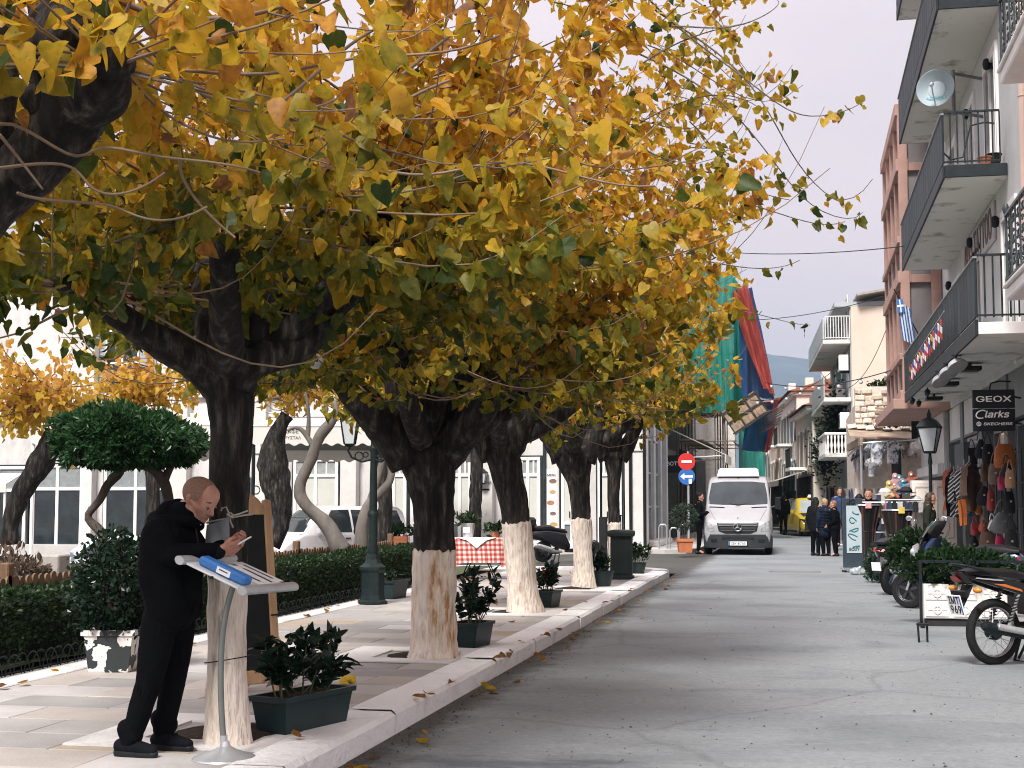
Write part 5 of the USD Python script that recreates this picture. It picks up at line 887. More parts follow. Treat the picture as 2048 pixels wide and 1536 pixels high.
for k in range(118):
    yy = 7.0 + k * .145; part(hp, 'hoop', G().tube(np.stack([0 * a + EDGE + .015 + .012 * (k % 2), yy + .125 * np.cos(a), PZ + .17 * np.sin(a)], 1), .006, 4), BLACKMETAL, world=True)
part(hp, 'ground_wire', G().tube([(EDGE + .02, 6.8, PZ + .03), (EDGE + .02, 24.2, PZ + .03)], .008, 5), BLACKMETAL, world=True)
pkf = thing('picket_fence', 'low brown picket fence with rounded tops behind the hedge', 'fence', (-7.1, 9, PZ))
PKM = [M('picket_brown_%d' % i, c, .85, .25, 6, .3, 20, stretch=(8, 8, 1)) for i, c in enumerate(((.15, .085, .045), (.11, .07, .04), (.19, .12, .06)))]
for k in range(142):
    yy = 8.5 + k * .115; h = .70 + r.normal(0, .008); w = .046
    p = Polygon([(-w, 0), (w, 0), (w, h - .04), (w * .7, h - .012), (0, h), (-w * .7, h - .012), (-w, h - .04)]); part(pkf, 'picket', G().prism(p, .02, np.array([[0, 0, 1], [1, 0, 0], [0, 1, 0]], float), (-7.1, yy, PZ)), PKM[k % 3], world=True)
for z in (.25, .58): part(pkf, 'fence_rail', G().bb((-7.125, 8.4, PZ + z), (-7.102, 24.9, PZ + z + .05)), PKM[1], world=True)
for yy in (8.4, 12.2, 16.1, 20.0, 24.9): part(pkf, 'fence_post', G().bb((-7.17, yy - .05, PZ), (-7.08, yy + .05, PZ + .82), .012), PKM[0], world=True)
def bush(name, label, c, rad, n, size, seed, mat, up=.4, stems=True, shape=1.0, cat='shrub'):
    """A leafy shrub: clumps of leaf blades through a lumpy volume on a few stems; c is its foot."""
    q = np.random.default_rng(seed); c = np.asarray(c, float); t = thing(name, label, cat, c); R = np.asarray(rad, float)
    d = q.normal(0, 1, (n, 3)); d /= np.linalg.norm(d, axis=1, keepdims=True); d[:, 2] = np.where(d[:, 2] < -.55, -.55, d[:, 2]); P = d * (q.uniform(.35, 1, n) ** .5)[:, None]; P *= 1 + .55 * (meshkit.fbm(P * 2.1 + seed, 3, seed)[:, None] - .5); P = P * R + (0, 0, R[2] * .62)
    w = d * .5 + q.normal(0, .6, (n, 3)) + (0, 0, up); w /= np.linalg.norm(w, axis=1, keepdims=True)
    part(t, 'foliage', blades(P, w, q.uniform(.6, 1.25, n) * size, .26, q), mat, kind='stuff')
    if stems:
        for k in range(6): e = q.normal(0, .55, 3) * R; e[2] = R[2] * q.uniform(.7, 1.2); part(t, 'stem', G().tube([(q.normal(0, .02), q.normal(0, .02), 0), tuple(e * .5 + (0, 0, .05)), tuple(e)], [.012, .009, .004], 5), GREYB)
    return t
HOLLY = leafM('dark_glossy_leaf', [(0, (.008, .022, .010)), (.5, (.016, .045, .016)), (.85, (.035, .085, .025)), (1, (.10, .17, .05))], .2, .28, True)
OLIVEB = leafM('olive_bush_leaf', [(0, (.05, .06, .03)), (.5, (.12, .13, .05)), (1, (.26, .24, .10))], .3, .6, True)
BRIGHT = leafM('bright_bush_leaf', [(0, (.018, .05, .008)), (.5, (.05, .12, .012)), (1, (.16, .24, .03))], .35, .45, True)
TWIGGY = leafM('dry_twig_leaf', [(0, (.10, .07, .05)), (.6, (.22, .17, .12)), (1, (.34, .27, .20))], .2, .8, True)
def G0(px, D, z=None): p = atD(px, 1000, D); return (p[0], p[1], PZ if z is None else z)
bush('dry_bush', 'dry brownish bush at the left picture edge behind the hedge', G0(25, 15.5), (.45, .5, .55), 1500, .09, 31, TWIGGY, .8)
bush('green_bush', 'bright green bush in front of the dry brown one at the left edge', G0(10, 13.5), (.35, .45, .42), 1500, .06, 32, BRIGHT)
bush('round_bush', 'round yellowish green bush beside the concrete box behind the hedge', G0(178, 17), (.34, .4, .40), 1700, .06, 33, OLIVEB)
bush('tall_bush', 'tall loose green bush rising behind the leaning man', G0(275, 17.5), (.55, .5, .62), 2200, .085, 34, BRIGHT, .5)
bush('low_bush', 'low green ground shrubs in front of the silver car', G0(140, 20), (.9, .5, .30), 1500, .07, 35, LEAFG)
bush('low_bush', 'low green shrubs behind the picket fence in front of the white van', G0(600, 26), (1.3, .5, .32), 1700, .07, 36, BRIGHT)
bx = thing('concrete_box', 'concrete service box with a black louvred grille behind the hedge', 'service box', G0(85, 16), YAW)
part(bx, 'casing', G().box((0, 0, .40), (.52, .4, .80), ch=.015), M('raw_concrete', (.36, .34, .31), .85, .15, 3, .3, 25)); part(bx, 'grille_frame', G().box((.04, -.203, .52), (.30, .012, .28)), BLACKMETAL)
for k in range(7): part(bx, 'louvre', G().box((.04, -.213, .41 + .036 * k), (.28, .016, .02), Rx(.5)), M('louvre_dark', (.05, .05, .05), .5))
# ---- potted plants along the pavement
PGREEN = M('planter_green_plastic', (.016, .030, .030), .38, .2, 4, .1, 60)
def trough(name, label, c, rz, L, W, Hh, plant, seed, n, size, flowers=0, R=None, mat=PGREEN, round_=False):
    t = thing(name, label, 'potted plant', c, rz)
    if round_: part(t, 'pot', G().lathe([(0, 0), (W * .36, 0), (W * .5, Hh * .95), (W * .54, Hh * .95), (W * .54, Hh), (W * .48, Hh), (W * .46, Hh * .85), (0, Hh * .84)], 20), mat, 30)
    else:
        sq = lambda w, l, z: np.array([(-w, -l, z), (w, -l, z), (w, l, z), (-w, l, z)]) / (2, 2, 1)
        part(t, 'trough', G().rings([sq(W * .74, L * .86, 0), sq(W * .76, L * .88, .01), sq(W * .93, L * .97, Hh * .86), sq(W * 1.04, L * 1.03, Hh * .87), sq(W * 1.05, L * 1.035, Hh), sq(W * .90, L * .93, Hh), sq(W * .88, L * .92, Hh * .88)]), mat)
        for sx in (-.25, .25): part(t, 'foot', G().box((0, L * sx, -.004), (W * .5, .05, .012)), mat)
    part(t, 'soil', G().lathe([(0, Hh * .9), (W * .42, Hh * .87)], 14) if round_ else G().box((0, 0, Hh * .87), (W * .87, L * .9, .012)), SOIL)
    q = np.random.default_rng(seed); R = np.asarray(R if R is not None else (W * .62, L * .5, Hh * 1.0), float)
    ns = 12 if not round_ else 9; P, O = [], []
    for k in range(ns):
        b = np.array((q.uniform(-.3, .3) * W, q.uniform(-.38, .38) * (W if round_ else L), Hh * .88)); e = b + (q.normal(0, .4) * R[0], q.normal(0, .4) * R[1], R[2] * q.uniform(.5, 1.1)); m = (b + e) / 2 + q.normal(0, .02, 3)
        part(t, 'stem', G().tube([b, m, e], [.006, .005, .003], 5), M('green_stem', (.07, .08, .03), .6)); s_ = np.linspace(.35, 1.05, max(3, n // ns))
        for s in s_: P.append(b * (1 - s) + e * s + q.normal(0, .02, 3)); O.append(unit(e - b) * (.2 + s * .5) + q.normal(0, .55, 3))
    P, O = np.array(P), np.array(O); O[:, 2] = abs(O[:, 2]) * .7; O /= np.linalg.norm(O, axis=1, keepdims=True)
    V = leaves(P, O, q.normal(0, .6, P.shape) + (0, 0, 1.0), q.uniform(.65, 1.2, len(P)) * size, q, .62); F = (np.arange(len(V)) * 14)[:, None, None] + LT_F
    part(t, 'foliage', (V.reshape(-1, 3), F.reshape(-1, 3)), plant, kind='stuff')
    for k in range(flowers): part(t, 'flower', G().sph((q.normal(0, .4) * R[0], q.normal(0, .35) * R[1], Hh + R[2] * q.uniform(.5, 1.0)), (.03, .03, .02), 1), M('red_petal', (.45, .03, .02), .6))
    return t
trough('trough_planter', 'dark green plastic trough with a leafy plant, nearest the kerb by the menu stand', atZ(606, 1458, PZ), math.radians(-17), .70, .27, .23, HOLLY, 41, 330, .095, R=(.20, .36, .34))
trough('trough_planter', 'small dark green trough at the foot of the orange stained trunk', atZ(943, 1292, PZ), math.radians(-8), .46, .30, .23, HOLLY, 42, 240, .09, R=(.20, .22, .46))
trough('trough_planter', 'small dark trough with red flowers at the foot of the leaning third trunk', atZ(1095, 1214, PZ), math.radians(-8), .42, .28, .22, HOLLY, 43, 240, .09, 6, R=(.2, .2, .32))
trough('round_planter', 'round dark pot with a bushy plant at the fourth trunk', atZ(1202, 1174, PZ), 0, .44, .42, .26, HOLLY, 44, 260, .10, R=(.26, .26, .34), round_=True)
trough('round_planter', 'leafy pot half hidden behind the litter bin at the kerb corner', atZ(1276, 1148, PZ), 0, .34, .32, .22, LEAFG, 45, 200, .11, R=(.26, .26, .42), round_=True)
trough('trough_planter', 'dark trough beside the foot of the lamp post', atZ(784, 1196, PZ), math.radians(-5), .6, .30, .26, HOLLY, 46, 60, .07, R=(.12, .2, .14))
PEEL = usdkit.material(stage, '/World/Looks/peeling_paint', {'tc': ('texture_coordinate', {}), 'n': ('noise_texture', {'scale': 6.5, 'detail': 3.0, 'distortion': .6}), 'r': ('rgb_ramp', {'ramp': [(0, (.60, .58, .55)), (.50, (.70, .68, .65)), (.505, (.02, .026, .028)), (1, (.03, .036, .04))]}), 'p': ('principled_bsdf', {'roughness': .6})}, [('tc.object', 'n.vector'), ('n.fac', 'r.fac'), ('r.color', 'p.base_color')], surface='p.BSDF')
tb = trough('square_pot', 'square pot with peeling white paint carrying a big dark shrub', atZ(228, 1340, PZ), YAW, .42, .42, .34, HOLLY, 47, 40, .06, R=(.1, .1, .1), mat=PEEL)
bq = np.random.default_rng(48); n = 3600; d = bq.normal(0, 1, (n, 3)); d /= np.linalg.norm(d, axis=1, keepdims=True); P = d * (bq.uniform(.3, 1, n) ** .5)[:, None]; P *= 1 + .95 * (meshkit.fbm(P * 2.4 + 3, 3, 8)[:, None] - .5); P = P * (.35, .36, .44) + (0, 0, .68); w = d * .5 + bq.normal(0, .6, d.shape); w /= np.linalg.norm(w, axis=1, keepdims=True)
part(tb, 'crown', blades(P, w, bq.uniform(.04, .075, n), .3, bq), HOLLY, kind='stuff')
for k in range(5): part(tb, 'stem', G().tube([(0, 0, .3), (bq.normal(0, .06), bq.normal(0, .06), .6), (bq.normal(0, .15), bq.normal(0, .15), 1.0)], [.016, .012, .006], 6), GREYB)
# ---- lamp post with three lanterns
LPM = M('lamp_post_green_black', (.014, .022, .022), .42, .25, 10, .1, 60); lp = thing('lamp_post', 'black cast iron lamp post with three lanterns beside the hedge', 'lamp post', atZ(745, 1208, PZ))
part(lp, 'pedestal', G().lathe([(.21, 0), (.21, .04), (.18, .06), (.165, .12), (.16, .42), (.185, .46), (.185, .50), (.12, .55), (.10, .60), (.085, .68)], 8), LPM)
part(lp, 'shaft', G().lathe([(.07, .68), (.085, .74), (.065, .8), (.06, 1.15), (.08, 1.19), (.08, 1.23), (.055, 1.28), (.045, 2.05), (.065, 2.08), (.065, 2.12), (.04, 2.15), (.035, 2.42), (.05, 2.44), (.0, 2.52)], 14), LPM, 40)
for k in range(3):
    az = YAW + math.pi + .25 + k * 2 * math.pi / 3; u = np.array((math.cos(az), math.sin(az), 0)); part(lp, 'bracket', G().tube([u * .04 + CZ * 1.95, u * .16 + CZ * 1.92, u * .30 + CZ * 1.98, u * .35 + CZ * 2.07, u * .33 + CZ * 2.12], .016, 6).tor(u * .2 + CZ * 2.0, .055, .010, 14, 5, frame(u, CZ)).tor(u * .11 + CZ * 2.02, .035, .009, 12, 5, frame(u, CZ)), LPM, True)
    sub = G(); s = .38; aa = np.arange(4) * math.pi / 2 + math.pi / 4 + YAW; o = u * .33 + CZ * 2.16; sq = lambda rr, z: np.stack([rr * s * np.cos(aa), rr * s * np.sin(aa), np.full(4, z * s)], 1) + o
    sub.rings([sq(.46, .98), sq(.54, 1.02), sq(.52, 1.08), sq(.22, 1.30), sq(.16, 1.40), sq(.05, 1.46), sq(.03, 1.6)]).rings([sq(.06, -.12), sq(.20, -.06), sq(.27, 0), sq(.24, .02)])
    for i in range(4): sub.tube([sq(.25, 0)[i], sq(.45, 1.0)[i]], .013, 5)
    L = part(lp, 'lantern', sub, LPM); part(L, 'glass', G().rings([sq(.235, .015), sq(.44, .975)]), LGLASS)
# ---- table with red checked cloth
gx_ = {'tc': ('texture_coordinate', {}), 's': ('separate_xyz', {}), 'u': ('math', {'math_type': 'add'}), 'mu': ('math', {'math_type': 'floored_modulo', 'value2': .085}), 'cu': ('math', {'math_type': 'less_than', 'value2': .0425}), 'mv': ('math', {'math_type': 'floored_modulo', 'value2': .085}), 'cv': ('math', {'math_type': 'less_than', 'value2': .0425}), 'a': ('math', {'math_type': 'add'}), 'h': ('math', {'math_type': 'multiply', 'value2': .5}),
    'r': ('rgb_ramp', {'ramp': [(0, (.68, .62, .58)), (.5, (.50, .20, .17)), (1, (.36, .035, .03))]}), 'p': ('principled_bsdf', {'roughness': .85})}
GING = usdkit.material(stage, '/World/Looks/red_gingham', gx_, [('tc.object', 's.vector'), ('s.x', 'u.value1'), ('s.y', 'u.value2'), ('u.value', 'mu.value1'), ('mu.value', 'cu.value1'), ('s.z', 'mv.value1'), ('mv.value', 'cv.value1'), ('cu.value', 'a.value1'), ('cv.value', 'a.value2'), ('a.value', 'h.value1'), ('h.value', 'r.fac'), ('r.color', 'p.base_color')], surface='p.BSDF')
tp = atZ(958, 1158, PZ); tt = thing('folding_table', 'folding table with thin black legs under the checked cloth', 'table', tp, YAW + .12)
part(tt, 'tabletop', G().box((0, 0, .72), (.86, .6, .03), ch=.006), M('table_wood', (.2, .13, .08), .6))
for sx in (-1, 1):
    for sy in (-1, 1): part(tt, 'leg', G().tube([(sx * .30, sy * .22, 0), (sx * .12, sy * .22, .40), (sx * .30, sy * .22, .705)], .012, 6), BLACKMETAL)
    part(tt, 'cross_bar', G().tube([(sx * .3, -.22, .03), (sx * .3, .22, .03)], .011, 6), BLACKMETAL)
tc_ = thing('checked_tablecloth', 'red and white checked cloth hanging over the folding table', 'tablecloth', tp, YAW + .12)
def drape(L, W, z, drop, flare, amp, n=16, corner=0):
    per = []; m = []
    for (x0_, y0_), (x1_, y1_) in (((-L, -W), (L, -W)), ((L, -W), (L, W)), ((L, W), (-L, W)), ((-L, W), (-L, -W))):
        for k in range(n): per.append(((x0_ + (x1_ - x0_) * k / n) / 2, (y0_ + (y1_ - y0_) * k / n) / 2)); m.append(k / n)
    per, m = np.array(per), np.array(m); nrm = per / np.maximum(abs(per / (L / 2, W / 2)).max(1, keepdims=True), 1e-6); nrm = nrm / np.linalg.norm(nrm, axis=1, keepdims=True); R_ = []
    for v in np.linspace(0, 1, 9):
        w = amp * v * np.sin(np.arange(len(per)) * 1.9 + np.sin(np.arange(len(per)) * .7)); c_ = (np.abs(m - .5) > .42) * corner * v; R_.append(np.c_[per + nrm * (flare * v + w)[:, None], np.full(len(per), z) - (drop + c_) * v + .0])
    return G().rings([np.c_[per * .0, np.full(len(per), z + .002)]] + R_, False)
part(tc_, 'cloth', drape(.88, .62, .741, .44, .03, .014, corner=.05), GING, True)
part(tc_, 'fallen_corner', cloth((.40, -.345, .73), (.52, -.30, .72), (.36, -.37, .22), (.60, -.32, .26), 10, 10, .02, 9, 2, (.3, -1, 0)), GING, True)
tw = thing('white_top_cloth', 'small white cloth laid cornerwise over the checked one', 'tablecloth', tp, YAW + .12); part(tw, 'cloth', G().add([(-.42, -.05, .746), (-.06, -.325, .746), (.30, -.05, .746), (-.06, .25, .746), (-.42, -.322, .746), (.28, -.322, .746), (-.08, -.352, .56), (-.25, -.34, .70), (.1, -.34, .70)], [(0, 1, 2), (0, 2, 3), (0, 4, 1), (1, 5, 2), (4, 7, 1), (7, 6, 1), (6, 8, 1), (8, 5, 1)]), WHITE)
pl = thing('pail', 'grey metal pail of flowers standing on the checked table', 'pail', cv(-.20, .05, 0) + tp + CZ * .748); part(pl, 'bucket', G().lathe([(0, 0), (.09, 0), (.13, .24), (.135, .25), (.12, .245), (.08, .02)], 18), STEEL, 35); part(pl, 'handle', G().tor((0, 0, .24), .13, .006, 14, 5, frame((1, 0, 0), (0, .4, 1)), 0, math.pi), BLACKMETAL); part(pl, 'plant', tuft(140, (0, 0, .30), (.09, .09, .05), .12, 77, 1.0), LEAFG, kind='stuff'); part(pl, 'label', G().box((0, -.118, .13), (.12, .012, .10), Rx(-.16)), WHITE)
tf = thing('table_plant', 'green plant in a low pot at the end of the checked table', 'potted plant', cv(.30, .08, 0) + tp + CZ * .748); part(tf, 'pot', G().lathe([(0, 0), (.07, 0), (.09, .1), (.08, .1), (.06, .02)], 14), TERRA, 35); part(tf, 'foliage', tuft(120, (0, 0, .13), (.10, .1, .04), .13, 78, .8), LEAFG, kind='stuff')
fp = thing('flower_box', 'terracotta flower box with red blooms behind the lamp post', 'flower box', atD(778, 1075, 38), YAW); part(fp, 'box', G().box((0, 0, -.1), (1.0, .3, .26), ch=.02), TERRA); part(fp, 'foliage', tuft(260, (0, 0, .12), (.3, .1, .08), .22, 79, .9), LEAFG, kind='stuff'); part(fp, 'stand', G().box((-.35, 0, -.65), (.08, .25, .83)).box((.35, 0, -.65), (.08, .25, .83)), BLACKMETAL)
for k in range(6): part(fp, 'bloom', G().sph((rng.normal(0, .28), -.08, .18 + rng.normal(0, .06)), (.06, .05, .05), 1), M('red_petal', (.45, .03, .02)))
# ---- litter bin, poles, road signs, pots at the far corner
BINM = M('bin_green', (.018, .026, .025), .45, .2, 4); bn = thing('litter_bin', 'square dark green litter bin with a flared lid at the kerb corner', 'litter bin', atZ(1243, 1158, PZ), .1)
sq = lambda w, z: np.array([(-w, -w, z), (w, -w, z), (w, w, z), (-w, w, z)]) / (2, 2, 1)
part(bn, 'body', G().rings([sq(.46, 0), sq(.46, .05), sq(.40, .07), sq(.38, .75)]), BINM); part(bn, 'lid', G().rings([sq(.39, .752), sq(.48, .77), sq(.50, .82), sq(.48, .86), sq(.3, .88)]), BINM); part(bn, 'door', G().box((0, -.205, .40), (.30, .012, .6), ch=.004), BINM)
pb = thing('pole_base', 'dark wooden stake standing behind the fourth trunk, carrying a thin black pole', 'pole', atZ(1207, 1152, PZ)); part(pb, 'stake', G().box((0, 0, .55), (.15, .10, 1.1), ch=.01), M('dark_stake', (.022, .022, .022), .7, .3, 6)); part(pb, 'pole', G().tube([(-.04, 0, 1.1), (-.04, 0, 2.6)], .022, 8), BLACKMETAL)
s2 = thing('dark_stake', 'short dark wooden stake between the farthest trunk and the bin', 'stake', atZ(1242, 1150, PZ) + cv(0, .5)); part(s2, 'stake', G().box((0, 0, .55), (.09, .09, 1.1), ch=.01), M('dark_stake', (.022, .022, .022)))
part(s2, 'cap', G().box((0, 0, 1.115), (.11, .11, .03), ch=.008), BLACKMETAL)
rs = thing('road_signs', 'no entry sign over a blue arrow sign on one pole by the grey van', 'road sign', atZ(1378, 1100, .13), YAW)
part(rs, 'pole', G().tube([(0, 0, 0), (0, 0, 2.85)], .032, 10), M('galvanised', (.40, .42, .42), .45, .1, 8, metal=.4))
RB = frame((1, 0, 0), (0, 0, 1)); RED, BLUE = M('sign_red', (.52, .03, .025), .4, .05, 5), M('sign_blue', (.03, .13, .42), .4, .05, 5)
ne = part(rs, 'no_entry_disc', G().lathe([(0, .012), (.245, .012), (.25, .0), (0, -.006)], 32, (-.05, -.045, 2.55), RB), RED); part(ne, 'bar', G().box((-.05, -.061, 2.55), (.30, .006, .075)), LT)
ar = part(rs, 'arrow_disc', G().lathe([(0, .012), (.235, .012), (.24, .0), (0, -.006)], 32, (-.05, -.042, 2.12), RB), BLUE); part(ar, 'arrow', G().prism([(-.19, 0), (-.07, .10), (-.07, .035), (.18, .035), (.18, -.035), (-.07, -.035), (-.07, -.10)], .006, RB, (-.05, -.055, 2.12)), LT)
part(rs, 'sticker', G().box((.05, -.06, 1.98), (.09, .012, .14)), LT)
op = thing('olive_pot', 'square terracotta pot with a rounded olive bush beside the road signs', 'potted plant', atZ(1370, 1105, .13), YAW); sq = lambda w, z: np.array([(-w, -w, z), (w, -w, z), (w, w, z), (-w, w, z)]) / (2, 2, 1)
part(op, 'pot', G().rings([sq(.34, 0), sq(.40, .30), sq(.45, .30), sq(.45, .38), sq(.36, .38), sq(.36, .34)]), M('orange_terracotta', (.46, .15, .06), .75, .12, 5)); bq = np.random.default_rng(4); n = 1500; d = bq.normal(0, 1, (n, 3)); d /= np.linalg.norm(d, axis=1, keepdims=True)
part(op, 'crown', blades(d * (.38, .36, .36) * bq.uniform(.4, 1, (n, 1)) ** .5 + (-.02, 0, .98), unit(d) * 0 + d * .6 + bq.normal(0, .4, d.shape), bq.uniform(.06, .1, n), .18, bq), leafM('olive_leaf', [(0, (.03, .05, .03)), (.5, (.07, .10, .06)), (1, (.16, .19, .12))], .25, .5, True), kind='stuff')
for k in range(3): part(op, 'stem', G().tube([(.05 * k - .05, 0, .33), (.09 * k - .09, .02, .85)], .014, 6), GREYB)
rk = thing('metal_railing', 'grey tubular railing on the corner pavement beside the olive pot', 'railing', atZ(1345, 1098, .13), YAW)
for k, (x, h) in enumerate(((-.28, .72), (.05, .62), (.33, .72))): part(rk, 'hoop', G().tube([(x - .12, 0, 0), (x - .12, 0, h - .08), (x - .06, 0, h), (x + .06, 0, h), (x + .12, 0, h - .08), (x + .12, 0, 0)], .025, 8), STEEL, True)
part(rk, 'base_bar', G().box((.02, .06, .06), (.9, .06, .04)), STEEL)
# ---- black board leaning behind the first trunk
WOODB = M('board_frame_wood', (.40, .235, .125), .6, .15, 3, .2, 12, stretch=(8, 8, 1.2), col2=(.52, .33, .19)); bc = atZ(503, 1388, PZ)
cb = thing('blackboard', 'wooden framed blank blackboard standing behind the first tree trunk', 'blackboard', bc, YAW + math.radians(42)); T_ = Rx(-.13)
part(cb, 'black_panel', G().box(T_ @ np.array((-.02, 0, .72)), (.40, .02, 1.14), T_), M('slate_black', (.008, .012, .012), .5, .3, 3))
for sx in (-1, 1): part(cb, 'stile', G().box(T_ @ np.array((-.02 + sx * .233, -.004, .70)), (.065, .045, 1.40), T_, ch=.008), WOODB)
part(cb, 'bottom_rail', G().box(T_ @ np.array((-.02, -.003, .115)), (.398, .035, .10), T_, ch=.008), WOODB)
part(cb, 'arched_top', G().prism(Polygon([(-.2, 0), (.2, 0)] + [(.2 * math.cos(a), .02 + .15 * math.sin(a)) for a in np.linspace(.15, math.pi - .15, 12)]), .036, T_ @ RB, T_ @ np.array((-.02, .016, 1.29))), WOODB)
for sx in (-1, 1): part(cb, 'rear_leg', G().tube([T_ @ np.array((-.02 + sx * .22, .03, 1.30)), (-.02 + sx * .14, .26, .02)], .02, 6), WOODB)
part(cb, 'hinge', G().box(T_ @ np.array((.22, -.028, .55)), (.07, .008, .012), T_), BLACKMETAL)
# ---- menu stand with binder and sheets
ALU = M('satin_aluminium', (.52, .54, .55), .36, .06, 12, metal=.55)
so = atZ(450, 1520, PZ); ms = thing('menu_stand', 'grey lectern stand on a curved post and round foot before the first tree', 'menu stand', so, YAW)
part(ms, 'foot', G().lathe([(0, 0), (.172, 0), (.176, .008), (.17, .016), (.06, .055), (.028, .075), (.02, .10)], 40), ALU, 30)
part(ms, 'post', G().tube(spline([(-.005, 0, .07), (-.022, 0, .25), (-.03, 0, .5), (-.017, 0, .72), (.02, 0, .89), (.045, 0, .965)], 30), .0165, 12), M('post_grey', (.20, .215, .20), .4, .08, 8, metal=.5), True)
part(ms, 'post_collar', G().tube([(-.006, 0, .06), (-.009, 0, .13)], .02, 12), ALU)
wv, sv = unit((.47, .88, 0)), np.array((.88, -.47, 0)); sl = unit(sv * .94 - CZ * .33); nn = np.cross(sl, wv) * -1 if np.cross(sl, wv)[2] < 0 else np.cross(sl, wv); RT = np.stack([sl, wv, nn], 1); tc0 = np.array((.045, .02, .980))
part(ms, 'tray', G().box(tc0, (.44, .40, .012), RT, ch=.003), M('tray_white', (.62, .64, .64), .4, .05, 5))
for sx in (-1, 1): part(ms, 'tray_rail', G().lathe([(.0, -.225), (.024, -.225), (.024, .225), (.0, .225)], 16, tc0 + sl * sx * .225 + nn * .008, np.stack([nn, sl, wv], 1) @ np.diag([1.0, 1.35, 1.0])), ALU, 40)
part(ms, 'tray_bracket', G().box(tc0 - nn * .02, (.10, .08, .02), RT), BLACKMETAL); part(ms, 'bolt', G().tube([tc0 - wv * .2 + nn * -.006, tc0 - wv * .215 + nn * -.006], .008, 8), BLACKMETAL)
stand_pt = lambda a, b, c: so + Rz(YAW) @ (tc0 + sl * a + wv * b + nn * c)
RTW = Rz(YAW) @ RT
bd = thing('blue_binder', 'blue ring binder with a white spine label lying on the menu stand', 'binder', stand_pt(.01, -.125, .035))
part(bd, 'cover', G().box((0, 0, 0), (.33, .075, .05), RTW, ch=.012), M('binder_blue', (.035, .165, .46), .42, .06, 8, .1, 80)); part(bd, 'spine_label', G().box(RTW @ np.array((.02, -.0385, .0)), (.095, .003, .034), RTW), LT)
part(bd, 'label_print', G().box(RTW @ np.array((.02, -.0402, .004)), (.06, .001, .006), RTW), BLACKPLASTIC)
for i, (a, b, c, w, L, rz) in enumerate(((.03, .03, .010, .21, .30, .05), (.06, .10, .014, .21, .30, -.03), (.02, .15, .018, .15, .30, .02))):
    t = thing('menu_sheet', ('white sheet of paper beside the blue binder', 'folded white menu sheet in the middle of the stand', 'white sheet at the far side of the stand')[i], 'paper', stand_pt(a, b, c)); part(t, 'sheet', G().box((0, 0, 0), (L, w * .55, .002), RTW @ Rz(rz)), LT); part(t, 'print', G().box(RTW @ np.array((0, 0, .002)), (L * .7, .015, .001), RTW @ Rz(rz)), BLACKPLASTIC)
# ---- grey plastic sleeve tied to the trunk, string, wire
tr = 8.30; sp = atD(440, 1072, tr - .16); sv_ = thing('grey_sleeve', 'grey plastic sheet hanging from a string on the first trunk', 'plastic sheet', sp, YAW); part(sv_, 'sheet', cloth((-.075, 0, .06), (.05, -.01, .10), (-.085, -.03, -.12), (.07, -.05, -.11), 12, 12, .002, 9, 2, (0, -1, 0)), M('grey_plastic', (.17, .19, .20), .3, .12, 8))
STR = M('pale_string', (.42, .38, .33), .9, .15, 30); a = np.linspace(0, 2 * math.pi, 26); tcn = atD(459, 1030, 8.35)
st = thing('knotted_string', 'pale string knotted round the first tree trunk', 'string', tcn, YAW); part(st, 'loop', G().tube(np.stack([.13 * np.cos(a), .13 * np.sin(a), -.02 + .025 * np.cos(a)], 1), .005, 6, closed=False), STR)
kn = np.array((.03, -.14, -.005)); part(st, 'knot', G().tor(kn, .018, .006, 12, 6, Ry(.5)).tor(kn + (.0, -.005, .004), .014, .006, 12, 6, Rx(1.2)).tube([kn, kn + (-.02, -.01, .05), kn + (-.045, -.01, .045), kn + (-.05, 0, .03)], .005, 5).tube([kn, kn + (.005, -.015, -.03), kn + (.02, -.01, -.065)], .006, 5).tube([kn, kn + (.05, .01, .012), kn + (.09, .05, .03)], .005, 5), STR, True)
wi = thing('trunk_wire', 'thin dark wire tied low around the whitewashed first trunk', 'wire', atD(456, 1318, 8.35), YAW); part(wi, 'loop', G().tube(np.stack([.132 * np.cos(a), .132 * np.sin(a), .022 * np.cos(a + .3)], 1), .0035, 5), BLACKMETAL); part(wi, 'twist', G().tube([(.12, -.06, .02), (.15, -.08, .03), (.17, -.06, .025)], .003, 5), BLACKMETAL)
ht = thing('dotted_heart', 'red fabric heart with white dots hanging in the first tree', 'ornament', atD(268, 594, 8.1), YAW); hp_ = Polygon([(.055 * 16 / 16 * math.sin(t) ** 3, .048 * (13 * math.cos(t) - 5 * math.cos(2 * t) - 2 * math.cos(3 * t) - math.cos(4 * t)) / 13) for t in np.linspace(0, 2 * math.pi, 40)[:-1]]); part(ht, 'heart', G().prism(hp_, .03, Rx(math.pi / 2), (0, .015, 0)), M('red_felt', (.36, .03, .02), .9)); 
for k in range(9): part(ht, 'dot', G().sph((rng.uniform(-.032, .032), -.016, rng.uniform(-.03, .035)), (.006, .003, .006), 1), LT)
part(ht, 'thread', G().tube([(0, 0, .04), (0, 0, .3)], .002, 4), BLACKMETAL)
